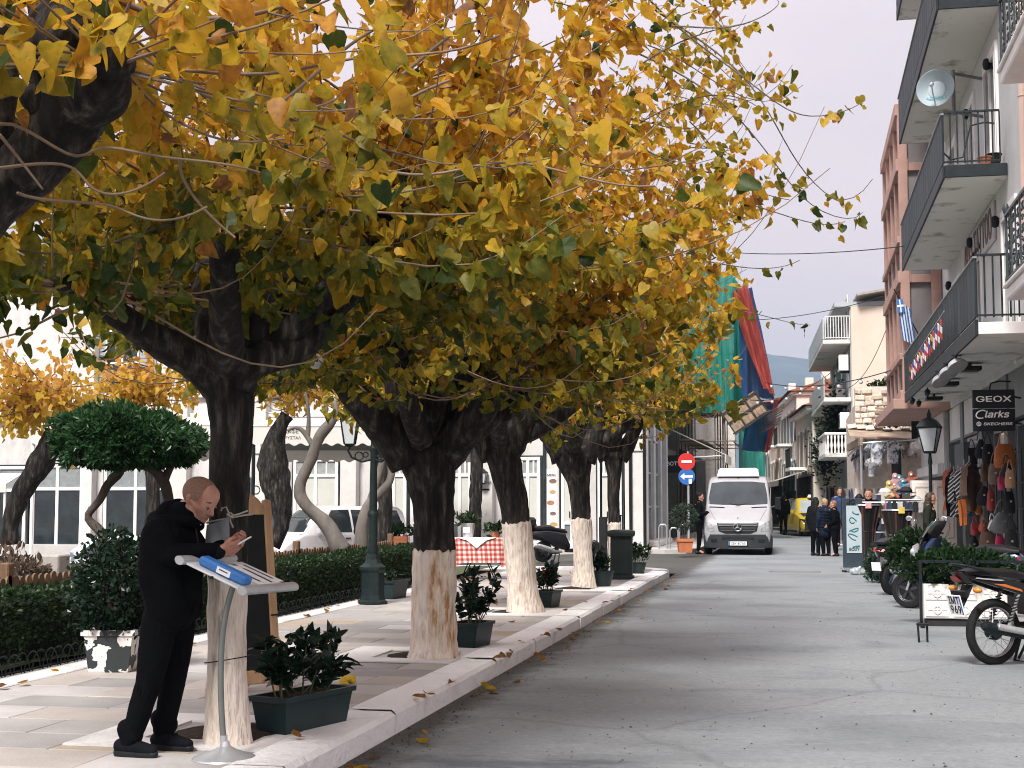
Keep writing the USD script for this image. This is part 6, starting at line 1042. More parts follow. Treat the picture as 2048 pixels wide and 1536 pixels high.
# ================================================================ vehicles
def section(y0, y1, y2, z0, zb, zt, n=0):
    """Closed cross-section of a car body (y, z): sill, belt, shoulder and roof half-widths and heights."""
    R = [(y0 * .5, z0), (y0 * .92, z0), (y0, z0 + .06), ((y0 + y1) / 2 + .012, (z0 + zb) / 2), (y1, zb - .04), (y1 - .012, zb + .02), (y2 + (y1 - y2) * .35, zb + (zt - zb) * .6), (y2, zt - .10 * min(1, (zt - zb) * 3)), (y2 - .07, zt - .025), (y2 * .55, zt)]
    return np.array(R + [(-a, b) for a, b in R[::-1]])
def loft(st):
    k = np.array(st, float); ks = spline_rows(k); return [np.c_[np.full(20, s[0]), section(*s[1:])] for s in ks]
def spline_rows(k): return k
def decal(body, pts, dirn, off, e=.10):
    """A patch with the outline pts laid on the body along dirn, off metres proud of it."""
    pts = np.asarray(pts, float); d = unit(dirn); u = unit(np.cross(d, CZ)); w = np.cross(u, d); P2 = Polygon(np.c_[pts @ u, pts @ w]); v, f = trimesh.creation.triangulate_polygon(P2, engine='earcut'); v = np.c_[v, np.zeros(len(v))]; v, f = trimesh.remesh.subdivide_to_size(v, f, e)
    c = float((pts @ d).mean()); o = v[:, :1] * u + v[:, 1:2] * w + c * d; hit, ri, _ = body.ray.intersects_location(o - d * 4, np.tile(d, (len(o), 1)), multiple_hits=False); q = o.copy(); q[ri] = hit; return G().add(q - d * off, f)
def wheel(t, c, R, w, rimm, spokes=5, ax=(0, 1, 0), side=1, name='wheel'):
    F = np.stack([unit(np.cross(CZ, ax)), CZ, unit(ax)], 1); c = np.asarray(c, float)
    p = part(t, name, G().lathe([(R * .60, -w * .42), (R * .86, -w * .5), (R * .97, -w * .38), (R, -w * .15), (R, w * .15), (R * .97, w * .38), (R * .86, w * .5), (R * .60, w * .42)], 32, c, F, False), RUBBER, 40)
    g = G().lathe([(R * .62, -w * .4), (R * .66, -w * .46), (R * .64, -w * .3), (R * .56, -w * .2), (R * .56, w * .2), (R * .64, w * .3), (R * .66, w * .46), (R * .62, w * .4)], 32, c, F, False).lathe([(0, -w * .34), (R * .16, -w * .34), (R * .16, w * .34), (0, w * .34)], 14, c, F)
    for k in range(spokes):
        a = 2 * math.pi * k / spokes + .3; q = lambda r_, z: c + F @ np.array((r_ * math.cos(a), r_ * math.sin(a), z)); S_ = F @ np.stack([(math.cos(a), math.sin(a), 0), (-math.sin(a), math.cos(a), 0), (0, 0, 1)], 1)
        g.box(q(R * .37, 0), (R * .45, R * .16, w * .5), S_)
    part(p, 'rim', g, rimm); part(p, 'hub_back', G().lathe([(0, -.02), (R * .55, -.02), (R * .55, .02), (0, .02)], 24, c, F), BLACKPLASTIC); return p
def carpaint(name, c, rough=.28, metal=0.0): return M(name, c, rough, .04, 2, metal=metal, coat=.6, spec=.5)
HEADL = M('headlamp_glass', (.42, .45, .46), .08, .35, 14, col2=(.16, .17, .17), coat=1.0)
REDL = M('rear_lamp_red', (.34, .02, .015), .2, .2, 20); AMB = M('indicator_amber', (.6, .22, .03), .25, .1, 10)
WSHIELD = M('windscreen_glass', (.020, .030, .034), .05, .4, 1.2, spec=.6, coat=.25)
def plate(t, c, right, up, txt, w=.50, h=.11, blue=True, rows=None):
    right, up = unit(right), unit(up); n = np.cross(right, up); R = np.stack([right, up, n], 1); c = np.asarray(c, float); p = part(t, 'number_plate', G().box(c, (w, h, .012), R, ch=.004), LT)
    if rows: [part(p, 'characters', G().text(q, h * .36, c + n * .0062 + up * (h * (.06 - .46 * i)), right, up, .002, True, width=w * .72), BLACKPLASTIC) for i, q in enumerate(rows)]
    else: part(p, 'characters', G().text(txt, h * .62, c + n * .0062 - up * h * .30 + right * w * .04, right, up, .002, True, width=w * .78), BLACKPLASTIC)
    if blue: part(p, 'blue_band', G().box(c + n * .0064 - right * w * (.455 if not rows else -.42), (w * .075, h * .94, .002), R), BLUE)
def mirror_y(p): return [(a, -b, c) for a, b, c in p]
# ---- the grey delivery van (x = forwards)
VS = [(0.0, .72, .80, .74, .34, .58, .84), (-.05, .88, .92, .86, .28, .66, .98), (-.20, .94, .96, .90, .26, .76, 1.10), (-.50, .97, .98, .92, .25, .92, 1.22), (-.82, .98, .985, .93, .25, 1.05, 1.36), (-.92, .98, .985, .93, .25, 1.08, 1.44), (-1.25, .985, .99, .90, .25, 1.12, 1.88), (-1.48, .985, .99, .875, .25, 1.12, 2.14), (-1.75, .985, .99, .865, .25, 1.12, 2.26), (-2.3, .985, .99, .86, .25, 1.12, 2.31), (-5.7, .985, .99, .86, .25, 1.12, 2.31), (-5.86, .96, .97, .84, .28, 1.12, 2.26), (-5.92, .9, .92, .78, .3, 1.12, 2.15)]
vb = G().rings(loft(VS)); vt = trimesh.Trimesh(*vb.get()); vp = atZ(1476, 1110, 0); VANP = carpaint('silver_van_paint', (.34, .338, .35), .34, .1)
v = thing('delivery_van', 'silver delivery van with a refrigeration unit on its roof', 'van', (vp[0], vp[1], 0), math.radians(-90 + 1.2))
part(v, 'body', vb, VANP, 38)
part(v, 'windscreen', decal(vt, [(0, .87, 1.46), (0, .84, 1.75), (0, .78, 2.08), (0, .4, 2.12), (0, -.4, 2.12), (0, -.78, 2.08), (0, -.84, 1.75), (0, -.87, 1.46), (0, -.45, 1.43), (0, .45, 1.43)], (-1, 0, 0), .006), WSHIELD, True)
gr = part(v, 'grille', decal(vt, [(0, .60, .93), (0, .54, .68), (0, .36, .61), (0, -.36, .61), (0, -.54, .68), (0, -.60, .93)], (-1, 0, 0), .012, .06), M('grille_black', (.02, .022, .024), .4, .2, 10))
for k in range(4): part(gr, 'grille_bar', decal(vt, [(0, .55 - .02 * (3 - k), .695 + .065 * k), (0, -.55 + .02 * (3 - k), .695 + .065 * k), (0, -.55 + .02 * (3 - k), .715 + .065 * k), (0, .55 - .02 * (3 - k), .715 + .065 * k)], (-1, 0, 0), .026, .2), M('grille_grey', (.10, .105, .11), .4))
FR = frame((0, 1, 0), (0, 0, 1)); ec = np.array((.07, 0, .80)); em = G().tor(ec, .115, .013, 28, 8, FR)
for k in range(3): a = math.pi / 2 + k * 2 * math.pi / 3; e = np.array((0, math.cos(a), math.sin(a))); s_ = np.cross(e, (1, 0, 0)); em.hull([ec + e * .112, ec + s_ * .022 + (.008, 0, 0), ec - s_ * .022 + (.008, 0, 0), ec + (.02, 0, 0), ec - (.01, 0, 0)])
part(gr, 'star_emblem', em, CHROME, 30)
part(gr, 'grille_trim', decal(vt, [(0, .62, .955), (0, -.62, .955), (0, -.60, .925), (0, .60, .925)], (-1, 0, 0), .018, .1), CHROME)
for s in (1, -1):
    Y = lambda p: p if s > 0 else mirror_y(p)[::-1]
    part(v, 'headlight', decal(vt, Y([(0, .64, .66), (0, .90, .70), (0, .945, .80), (0, .93, 1.00), (0, .78, .93), (0, .68, .86)]), (-1, -.0 * s, 0), .010, .06), HEADL, True)
    part(v, 'bonnet_vent', decal(vt, Y([(0, .40, 1.335), (0, .84, 1.355), (0, .82, 1.385), (0, .38, 1.365)]), (-1, 0, 0), .008, .08), BLACKPLASTIC)
    part(v, 'bonnet_crease', decal(vt, Y([(0, .60, .95), (0, .615, .95), (0, .83, 1.30), (0, .815, 1.30)]), (-1, 0, 0), .004, .08), M('panel_gap', (.10, .10, .11), .5))
    part(v, 'fog_lamp', decal(vt, Y([(0, .58, .36), (0, .76, .37), (0, .76, .46), (0, .58, .45)]), (-1, 0, 0), .06, .08), BLACKPLASTIC)
    m = part(v, 'wing_mirror', G().hull([(-.95, s * 1.06, 1.32), (-.95, s * 1.24, 1.30), (-1.05, s * 1.24, 1.28), (-.93, s * 1.07, 1.66), (-.93, s * 1.22, 1.64), (-1.06, s * 1.2, 1.66), (-1.08, s * 1.08, 1.34)]).tube([(-1.0, s * .94, 1.34), (-1.0, s * 1.1, 1.40)], .03, 6), BLACKPLASTIC, 30)
    for x0, x1 in ((-1.28, -2.15),): part(v, 'side_window', decal(vt, [(-.98, 0, 1.28), (-1.5, 0, 2.00), (x1, 0, 2.02), (x1, 0, 1.28)], (0, -s, 0), .006, .12), DARKGLASS, True)
    part(v, 'side_strip', decal(vt, [(-.75, 0, .62), (-5.6, 0, .62), (-5.6, 0, .74), (-.75, 0, .74)], (0, -s, 0), .016, .2), BLACKPLASTIC)
    part(v, 'door_gap', decal(vt, [(-2.3, 0, .4), (-2.3, 0, 2.1), (-2.318, 0, 2.1), (-2.318, 0, .4)], (0, -s, 0), .004, .2), M('panel_gap', (.1, .1, .11)))
    part(v, 'door_handle', G().box((-2.12, s * 1.0, 1.16), (.16, .03, .045), ch=.012), BLACKPLASTIC)
    for x in (-.98, -4.6): wheel(v, (x, s * .87, .345), .345, .22, STEEL, 6)
    part(v, 'wiper', G().tube([(-.86, s * .05, 1.425), (-1.02, -s * .55, 1.50)], .012, 5), BLACKPLASTIC)
part(v, 'bumper', G().rings([np.array([(x_, y_, z_) for x_, y_ in [(-.62, -.99), (-.10, -.96), (.04, -.74), (.085, -.3), (.085, .3), (.04, .74), (-.10, .96), (-.62, .99)]]) * (1, sc_, 1) for z_, sc_ in ((.20, .96), (.24, 1.0), (.50, 1.005), (.585, .99))]), M('bumper_grey', (.030, .034, .036), .5, .15, 6), 30)
part(v, 'number_plate_holder', G().box((.092, 0, .33), (.02, .56, .15)), BLACKPLASTIC); plate(v, (.108, -.0, .33), (0, 1, 0), CZ, 'IBY·8745', .52, .11)
part(v, 'lower_intake', G().box((.088, 0, .495), (.012, .9, .07)), M('grille_black', (.02, .022, .024)))
ac = part(v, 'refrigeration_unit', G().hull([(-1.62, y_, 2.28) for y_ in (-.62, .62)] + [(-1.68, y_, 2.47) for y_ in (-.58, .58)] + [(-1.8, y_, 2.53) for y_ in (-.52, .52)] + [(-2.7, y_, z_) for y_ in (-.6, .6) for z_ in (2.3, 2.5)]), WHITE, 30)
for k in range(4): part(ac, 'vent_slat', G().box((-1.655 - .012 * k, 0, 2.335 + .04 * k), (.03, .86, .014), Ry(.2)), BLACKPLASTIC)
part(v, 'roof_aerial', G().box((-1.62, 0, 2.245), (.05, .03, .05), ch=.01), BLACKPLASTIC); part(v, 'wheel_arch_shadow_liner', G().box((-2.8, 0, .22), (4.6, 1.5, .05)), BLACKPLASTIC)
part(v, 'star_badge', G().sph((-.10, 0, 1.06), (.012, .022, .022), 1), CHROME)
# ---- a plain car body from a few numbers
def car(name, label, cat, loc, rz, L, W, Hh, hood, paint, glass=WSHIELD, mono=False, group=None):
    h = W / 2; b = Hh * .56; st = [(0, h * .72, h * .80, h * .7, .30, .46, .58), (-.06, h * .90, h * .93, h * .84, .24, .54, .70), (-.35, h * .97, h * .98, h * .88, .2, b * .78, b * .90), (-hood, h, h, h * .90, .2, b, b + .06), (-hood - .35, h, h, h * .80, .2, b + .02, b + (Hh - b) * .56), (-hood - .85, h, h, h * .74, .2, b + .02, Hh - .03), (-hood - 1.3, h, h, h * .74, .2, b + .02, Hh), (-L + (.25 if mono else .9), h, h, h * .74, .2, b + .04, Hh - .02), (-L + (.1 if mono else .35), h * .97, h * .97, h * .72, .22, b + .04, Hh - (.12 if mono else .38)), (-L + .02, h * .94, h * .95, h * .68, .26, b, b + .12)]
    g = G().rings(loft(st)); tm = trimesh.Trimesh(*g.get()); t = thing(name, label, cat, loc, rz, group); part(t, 'body', g, paint, 38); xr = -L + (.45 if mono else 1.0)
    part(t, 'windscreen', decal(tm, [(0, h * .84, b + .10), (0, h * .70, Hh - .12), (0, -h * .70, Hh - .12), (0, -h * .84, b + .10)], (-1, 0, 0), .006, .15), glass, True); part(t, 'rear_window', decal(tm, [(0, h * .72, b + .12), (0, h * .62, Hh - .14), (0, -h * .62, Hh - .14), (0, -h * .72, b + .12)], (1, 0, 0), .006, .15), glass, True)
    part(t, 'grille', decal(tm, [(0, h * .5, .40), (0, h * .55, .56), (0, -h * .55, .56), (0, -h * .5, .40)], (-1, 0, 0), .01, .15), BLACKPLASTIC)
    for s in (1, -1):
        xs = [-hood - .48, -hood - 1.55, (xr - hood - 1.6) / 2 - .45, xr]
        part(t, 'side_window', decal(tm, [(xs[0], 0, b + .08), (-hood - .98, 0, Hh - .12), (xs[1], 0, Hh - .11), (xs[1], 0, b + .08)], (0, -s, 0), .006, .15), glass, True)
        part(t, 'side_window', decal(tm, [(xs[1] - .07, 0, b + .08), (xs[1] - .07, 0, Hh - .11), (xr - .10, 0, Hh - .13), (xr - .25 if mono else xr + .1, 0, b + .09)], (0, -s, 0), .006, .15), glass, True)
        Y = lambda p: p if s > 0 else mirror_y(p)[::-1]; part(t, 'headlight', decal(tm, Y([(0, h * .55, .52), (0, h * .90, .56), (0, h * .90, .70), (0, h * .62, .64)]), (-1, 0, 0), .01, .1), HEADL, True); part(t, 'rear_light', decal(tm, Y([(0, h * .76, .6), (0, h * .92, .6), (0, h * .9, b + .05), (0, h * .76, b + .05)]), (1, 0, 0), .01, .1), REDL, True)
        part(t, 'wing_mirror', G().hull(np.array([(x_, y_, z_) for x_ in (-.06, .06) for y_ in (-.09, .09) for z_ in (-.06, .07)]) + (-hood - .42, s * (h + .12), b + .14)), paint); part(t, 'door_handle', G().box((xs[1] + .15, s * (h + .012), b - .08), (.16, .025, .03)), BLACKPLASTIC); part(t, 'sill', G().box((-L / 2, s * (h - .03), .22), (L * .5, .08, .10)), BLACKPLASTIC)
        part(t, 'door_gap', decal(tm, [(xs[1] - .03, 0, .3), (xs[1] - .03, 0, b + .05), (xs[1] - .045, 0, b + .05), (xs[1] - .045, 0, .3)], (0, -s, 0), .003, .2), M('panel_gap', (.1, .1, .11)))
        for x in (-.78, -L + .8): wheel(t, (x, s * (h - .1), .31), .31, .19, STEEL, 7)
    part(t, 'number_plate', G().box((.015, 0, .36), (.012, .5, .11)), LT); return t
def side_d(px, D): p = atD(px, 1000, D); return p, float(fall(np.array(p[0])))
tx, _ = side_d(1640, 64); tpnt = carpaint('taxi_yellow', (.58, .42, .04)); tax = car('taxi', 'yellow taxi with a white roof sign facing the camera down the street', 'taxi', (tx[0] + .1, tx[1], 0), math.radians(-90 + 14), 4.5, 1.85, 1.72, 1.0, tpnt, M('pale_reflecting_glass', (.36, .40, .42), .08, .2, 1, coat=1.0)); part(tax, 'roof_sign', G().hull([(-1.6, y_, z_) for y_ in (-.22, .22) for z_ in (1.72, 1.74)] + [(-1.75, y_, 1.85) for y_ in (-.17, .17)] + [(-1.9, y_, 1.72) for y_ in (-.22, .22)]), WHITE)
part(tax, 'dark_front', G().hull([(.012, y_, z_) for y_ in (-.78, .78) for z_ in (.26, .62)] + [(-.10, y_, .76) for y_ in (-.80, .80)] + [(-.42, y_, z_) for y_ in (-.935, .935) for z_ in (.3, .78)]), M('bonnet_black', (.03, .032, .035), .2, .2, 3, coat=1.0)); part(tax, 'dark_bonnet', G().hull([(-.10, -.72, .74), (-.10, .72, .74), (-.9, -.76, 1.03), (-.9, .76, 1.03), (-.10, .72, .70), (-.9, .76, .98), (-.1, -.72, .7), (-.9, -.76, .98)]), M('bonnet_black', (.03, .032, .035), .2, .2, 3, coat=1.0))
wp, wz = side_d(520, 39.0); car('white_minivan', 'white minivan parked behind the hedge and the bare S shaped trunk', 'van', (wp[0], wp[1], wz), math.pi + .72 + YAW, 4.4, 1.8, 1.82, .85, carpaint('van_white', (.76, .76, .77)), mono=True)
cp_, cz_ = side_d(100, 40.0); car('silver_car', 'silver car parked beside the shop windows behind the umbrella shaped tree', 'car', (cp_[0], cp_[1], cz_ - .12), math.pi - .1, 4.0, 1.7, 1.44, .9, carpaint('car_pale_blue', (.55, .62, .66), .3, .2))
# ---- scooters and motorbike (x = forwards)
def scooter(label, loc, rz, body, accent, top_box=False, screen=False, R=.26, group=None):
    t = thing('scooter', label, 'scooter', loc, rz, group)
    for x in (-.66, .66): wheel(t, (x, 0, R), R, .12, M('rim_dark', (.06, .06, .065), .35, .2, 8, metal=.5), 5)
    part(t, 'rear_body', G().rings([np.array([(x, w * a, z0 + (z1 - z0) * b) for a, b in ((-.5, 0), (-1, .35), (-.95, .75), (-.6, 1), (.6, 1), (.95, .75), (1, .35), (.5, 0))]) for x, w, z0, z1 in ((-1.02, .05, .70, .76), (-.92, .13, .58, .82), (-.65, .19, .52, .83), (-.30, .20, .36, .80), (-.08, .19, .30, .74), (.02, .16, .30, .50))]), body, 35)
    part(t, 'seat', G().rings([np.array([(x, w * a, z + hh * b) for a, b in ((-1, 0), (-1, .6), (-.7, 1), (.7, 1), (1, .6), (1, 0))]) for x, w, z, hh in ((-.98, .09, .82, .04), (-.8, .15, .82, .09), (-.5, .16, .82, .11), (-.35, .16, .80, .07), (-.1, .13, .74, .09), (-.02, .08, .72, .05))]), M('seat_vinyl', (.012, .012, .013), .45, .2, 10), 40)
    part(t, 'footboard', G().hull([(x, y, z) for x in (.0, .36) for y in (-.17, .17) for z in (.24, .33)]), BLACKPLASTIC)
    part(t, 'leg_shield', G().rings([np.array([(x - .10 * abs(a) ** 2 - dx, w * a, z) for a in (-1, -.6, 0, .6, 1)] + [(x - .10 * abs(a) ** 2 - dx - .05, w * a, z) for a in (1, .6, 0, -.6, -1)]) for x, w, z, dx in ((.42, .15, .26, 0), (.50, .21, .45, 0), (.52, .22, .70, .05), (.50, .17, .92, .10), (.46, .12, 1.0, .12))]), body, 35)
    part(t, 'front_fairing', G().hull([(.52, -.1, .5), (.52, .1, .5), (.66, 0, .62), (.60, 0, .88), (.42, -.12, .95), (.42, .12, .95), (.50, -.15, .75), (.50, .15, .75)]), accent, 35); part(t, 'headlight', G().sph((.575, 0, .80), (.05, .09, .06), 2), HEADL, True)
    part(t, 'front_mudguard', G().rings([np.array([(.66 + (R + .035) * math.cos(a), y, R + (R + .035) * math.sin(a)) for y in (-.075, -.03, .03, .075)] + [(.66 + (R + .02) * math.cos(a), y, R + (R + .02) * math.sin(a)) for y in (.075, -.075)]) for a in np.linspace(.3, 2.6, 10)]), body, 35)
    for s in (-1, 1): part(t, 'fork_leg', G().tube([(.66, s * .085, R), (.50, s * .07, .70)], .018, 7), STEEL); m = part(t, 'mirror', G().tube([(.36, s * .24, 1.0), (.38, s * .30, 1.12), (.38, s * .33, 1.20)], .008, 5), BLACKMETAL); part(m, 'mirror_glass', G().sph((.375, s * .34, 1.23), (.02, .065, .045), 2), CHROME, True); part(t, 'grip', G().tube([(.36, s * .20, 1.0), (.33, s * .34, .99)], .018, 8), RUBBER)
    part(t, 'handlebar', G().tube([(.36, -.22, 1.0), (.40, 0, .99), (.36, .22, 1.0)], .016, 8).hull([(.30, -.1, .98), (.30, .1, .98), (.46, -.08, .98), (.46, .08, .98), (.36, 0, 1.08)]), BLACKPLASTIC)
    e = part(t, 'exhaust', G().tube([(-.20, -.14, .26), (-.40, -.19, .27), (-.46, -.20, .29), (-.92, -.21, .42), (-.95, -.21, .43)], [.03, .035, .06, .065, .04], 14), STEEL, 40); part(e, 'heat_shield', G().tube([(-.52, -.245, .33), (-.86, -.25, .43)], .045, 10), M('shield_silver', (.6, .61, .62), .3, .1, 20, metal=.6), True)
    part(t, 'engine_case', G().hull([(-.75, y, z) for y in (.06, .14) for z in (.18, .32)] + [(-.2, y, z) for y in (.06, .14) for z in (.2, .36)]), M('engine_grey', (.12, .125, .13), .5, .2, 20, metal=.4)); part(t, 'rear_light', G().hull([(-1.0, -.1, .70), (-1.0, .1, .70), (-1.04, 0, .72), (-.95, -.13, .77), (-.95, .13, .77)]), REDL)
    part(t, 'rear_mudguard', G().hull([(-.94, -.07, .62), (-.94, .07, .62), (-1.08, -.06, .36), (-1.08, .06, .36), (-1.06, 0, .36), (-.96, 0, .64)]), BLACKPLASTIC); plate(t, (-1.09, 0, .46), (0, -1, 0), unit((-.25, 0, 1)), '', .18, .16, True, ('IKA', '417')[:0] or None) if False else part(t, 'plate', G().box((-1.075, 0, .47), (.01, .17, .14), Ry(-.2)), LT)
    part(t, 'stand', G().tube([(-.25, -.12, .28), (-.3, -.16, .01)], .014, 6).tube([(-.25, .12, .28), (-.3, .16, .01)], .014, 6), BLACKMETAL)
    if top_box: b = part(t, 'top_box', G().box((-1.08, 0, 1.0), (.38, .40, .26), ch=.06), BLACKPLASTIC, 30); part(b, 'reflector', G().box((-1.275, 0, 1.0), (.02, .3, .06), ch=.006), REDL)
    if screen: part(t, 'windshield', G().rings([np.array([(x - .12 * abs(a) ** 2, w * a, z) for a in (-1, -.5, 0, .5, 1)] + [(x - .12 * abs(a) ** 2 - .012, w * a, z) for a in (1, .5, 0, -.5, -1)]) for x, w, z in ((.50, .20, .92), (.43, .24, 1.03), (.34, .23, 1.16), (.28, .17, 1.24))]), M('smoked_screen', (.018, .022, .024), .12, .2, 2, coat=.8), True)
    return t
BLKP = carpaint('scooter_black', (.012, .013, .015), .22); BLUP = carpaint('scooter_blue', (.020, .045, .12), .22)
p = atZ(1112, 1125, 0); scooter('black scooter with a red reflector top box between the third and fourth trunks', (p[0] + .2, p[1] + .5, 0), YAW + .35, BLKP, BLKP, True)
p = atZ(1800, 1190, 0); scooter('black scooter with a silver exhaust, its tail out of the bushy planter', (p[0] + .28, p[1] + .55, 0), math.radians(52), BLKP, carpaint('scooter_dark_red', (.2, .02, .02)), False)
p = atD(1905, 1100, 20.4); scooter('dark blue scooter with a smoked windshield and silver stripe behind the planters', (p[0], p[1], 0), math.radians(150), BLUP, M('silver_stripe', (.5, .52, .54), .3, .1, 4, metal=.4), False, True)
def motorbike(label, loc, rz):
    t = thing('motorbike', label, 'motorbike', loc, rz); OR, BK = carpaint('bike_orange', (.62, .15, .02)), BLKP; R = .30; RIM = M('alloy_rim', (.42, .43, .44), .3, .1, 10, metal=.8)
    for x in (-.62, .62):
        c = np.array((x, 0, R)); w = part(t, 'wheel', G().tor(c, R - .035, .042, 44, 10, RB), RUBBER, True); part(w, 'rim', G().lathe([(.225, -.022), (.245, -.026), (.242, 0), (.245, .026), (.225, .022), (.218, 0)], 40, c, RB, False), RIM, 30); part(w, 'hub', G().lathe([(0, -.06), (.06, -.06), (.075, -.03), (.075, .03), (.06, .06), (0, .06)], 20, c, RB), BLACKMETAL, 30)
        for k in range(28): a = 2 * math.pi * k / 28; a2 = a + (.5 if k % 2 else -.5); part(w, 'spoke', G().tube([c + (.07 * math.cos(a2), (.035 if k % 4 < 2 else -.035), .07 * math.sin(a2)), c + (.225 * math.cos(a), 0, .225 * math.sin(a))], .0028, 4), STEEL)
        part(w, 'tread', G().tor(c, R - .008, .016, 44, 6, RB), RUBBER)
    part(t, 'swing_arm', G().tube([(-.62, -.11, R), (-.1, -.10, .36)], .024, 8).tube([(-.62, .11, R), (-.1, .10, .36)], .024, 8), BLACKMETAL)
    for s in (-1, 1):
        sh = part(t, 'shock_absorber', G().tube([(-.55, s * .13, .36), (-.42, s * .13, .66)], .016, 8), STEEL); spr = np.linspace(0, 1, 60); part(sh, 'spring', G().tube(np.stack([-.54 + .11 * spr + .028 * np.cos(spr * 50), np.full(60, s * .13) + .028 * np.sin(spr * 50), .39 + .24 * spr], 1), .006, 5), BLACKMETAL); part(t, 'fork_leg', G().tube([(.62, s * .09, R), (.40, s * .08, .92)], .022, 8), STEEL); part(t, 'grip', G().tube([(.30, s * .2, 1.0), (.26, s * .36, .98)], .018, 8), RUBBER); part(t, 'foot_peg', G().tube([(-.05, s * .12, .28), (-.05, s * .26, .28)], .014, 6), RUBBER)
        part(t, 'side_panel', G().hull([(-.95, s * .09, .80), (-.60, s * .145, .70), (-.25, s * .15, .60), (-.22, s * .13, .72), (-.60, s * .13, .80), (-.9, s * .06, .84), (-.6, s * .05, .75)]), BK, 30); part(t, 'orange_flash', G().hull([(-.72, s * .135, .752), (-.52, s * .158, .720), (-.40, s * .160, .672), (-.42, s * .162, .695), (-.60, s * .152, .748), (-.6, s * .14, .735)]), OR, 30)
        part(t, 'silver_flash', G().hull([(-.90, s * .108, .802), (-.64, s * .150, .776), (-.60, s * .152, .785), (-.88, s * .102, .812), (-.7, s * .12, .79)]), M('flash_silver', (.25, .25, .25), .4)); m = part(t, 'mirror', G().tube([(.30, s * .2, 1.0), (.28, s * .28, 1.16)], .008, 5), BLACKMETAL); part(m, 'mirror_glass', G().sph((.27, s * .30, 1.19), (.02, .06, .04), 2), CHROME, True); part(t, 'indicator', G().sph((-.93, s * .17, .70), (.04, .045, .028), 2), AMB, True)
    part(t, 'seat', G().rings([np.array([(x, w * a, z + hh * b) for a, b in ((-1, 0), (-1, .6), (-.7, 1), (.7, 1), (1, .6), (1, 0))]) for x, w, z, hh in ((-.98, .08, .84, .03), (-.8, .12, .83, .07), (-.45, .13, .80, .08), (-.30, .13, .77, .07), (.0, .11, .75, .07), (.10, .06, .75, .04))]), M('seat_vinyl', (.012, .012, .013)), 40)
    part(t, 'tail', G().hull([(-.8, -.1, .80), (-.8, .1, .80), (-1.06, -.05, .86), (-1.06, .05, .86), (-.98, -.07, .76), (-.98, .07, .76), (-.8, 0, .86)]), BK, 30); part(t, 'rear_light', G().hull([(-1.02, -.06, .77), (-1.02, .06, .77), (-1.07, -.045, .82), (-1.07, .045, .82), (-.99, 0, .80)]), REDL, 30); part(t, 'grab_rail', G().tube([(-.75, -.13, .86), (-1.0, -.13, .92), (-1.05, 0, .93), (-1.0, .13, .92), (-.75, .13, .86)], .013, 8), BLACKMETAL, True)
    part(t, 'rear_mudguard', G().hull([(-.9, -.08, .74), (-.9, .08, .74), (-1.02, -.07, .52), (-1.02, .07, .52), (-.98, 0, .50), (-.86, 0, .72)]), BLACKPLASTIC); plate(t, (-1.045, 0, .56), (0, -1, 0), unit((-.32, 0, 1)), '', .20, .19, True, ('IMT', '969')); part(t, 'plate_bracket', G().box((-1.0, 0, .66), (.03, .2, .06), Ry(-.3)), BLACKPLASTIC)
    part(t, 'body_cover', G().hull([(-.25, y, z) for y in (-.1, .1) for z in (.45, .74)] + [(.15, y, z) for y in (-.09, .09) for z in (.38, .66)] + [(.42, y, z) for y in (-.07, .07) for z in (.60, .96)]), BK, 30); part(t, 'front_fairing', G().hull([(.40, -.12, .95), (.40, .12, .95), (.56, 0, .78), (.56, 0, .98), (.44, 0, 1.10), (.48, -.1, .82), (.48, .1, .82)]), OR, 30); part(t, 'headlight', G().sph((.545, 0, .90), (.04, .08, .07), 2), HEADL, True)
    part(t, 'engine', G().lathe([(0, -.12), (.11, -.12), (.12, -.05), (.12, .05), (.11, .12), (0, .12)], 18, (.0, 0, .34), RB).box((.16, 0, .34), (.18, .12, .12), ch=.02), M('engine_grey', (.12, .125, .13)), 30); e = part(t, 'exhaust', G().tube([(.15, -.1, .26), (-.1, -.14, .22), (-.3, -.16, .25), (-.40, -.17, .28), (-.86, -.19, .37), (-.90, -.19, .38)], [.018, .02, .03, .046, .05, .03], 14), BLACKMETAL, 40); part(e, 'heat_shield', G().tube([(-.44, -.225, .31), (-.76, -.235, .37)], .032, 10), M('shield_silver', (.6, .61, .62)), True)
    part(t, 'chain_case', G().box((-.34, .09, .32), (.5, .03, .11), ch=.012), BLACKPLASTIC); part(t, 'handlebar', G().tube([(.30, -.22, 1.0), (.38, 0, .98), (.30, .22, 1.0)], .014, 8), BLACKMETAL); part(t, 'front_mudguard', G().tor((.62, 0, R), R + .03, .03, 14, 6, RB, .2, 2.4), BK, True); part(t, 'stand', G().tube([(-.05, .12, .3), (-.12, .25, .01)], .014, 6).tube([(-.2, -.1, .28), (-.28, -.12, .015), (-.28, .12, .015), (-.2, .1, .28)], .014, 6), BLACKMETAL); return t
bp = atZ(1990, 1330, 0); hb = math.radians(33); motorbike('black motorbike with orange flashes and plate IMT 969 at the right picture edge', (bp[0] + .62 * math.cos(hb), bp[1] + .62 * math.sin(hb) + .05, 0), hb)
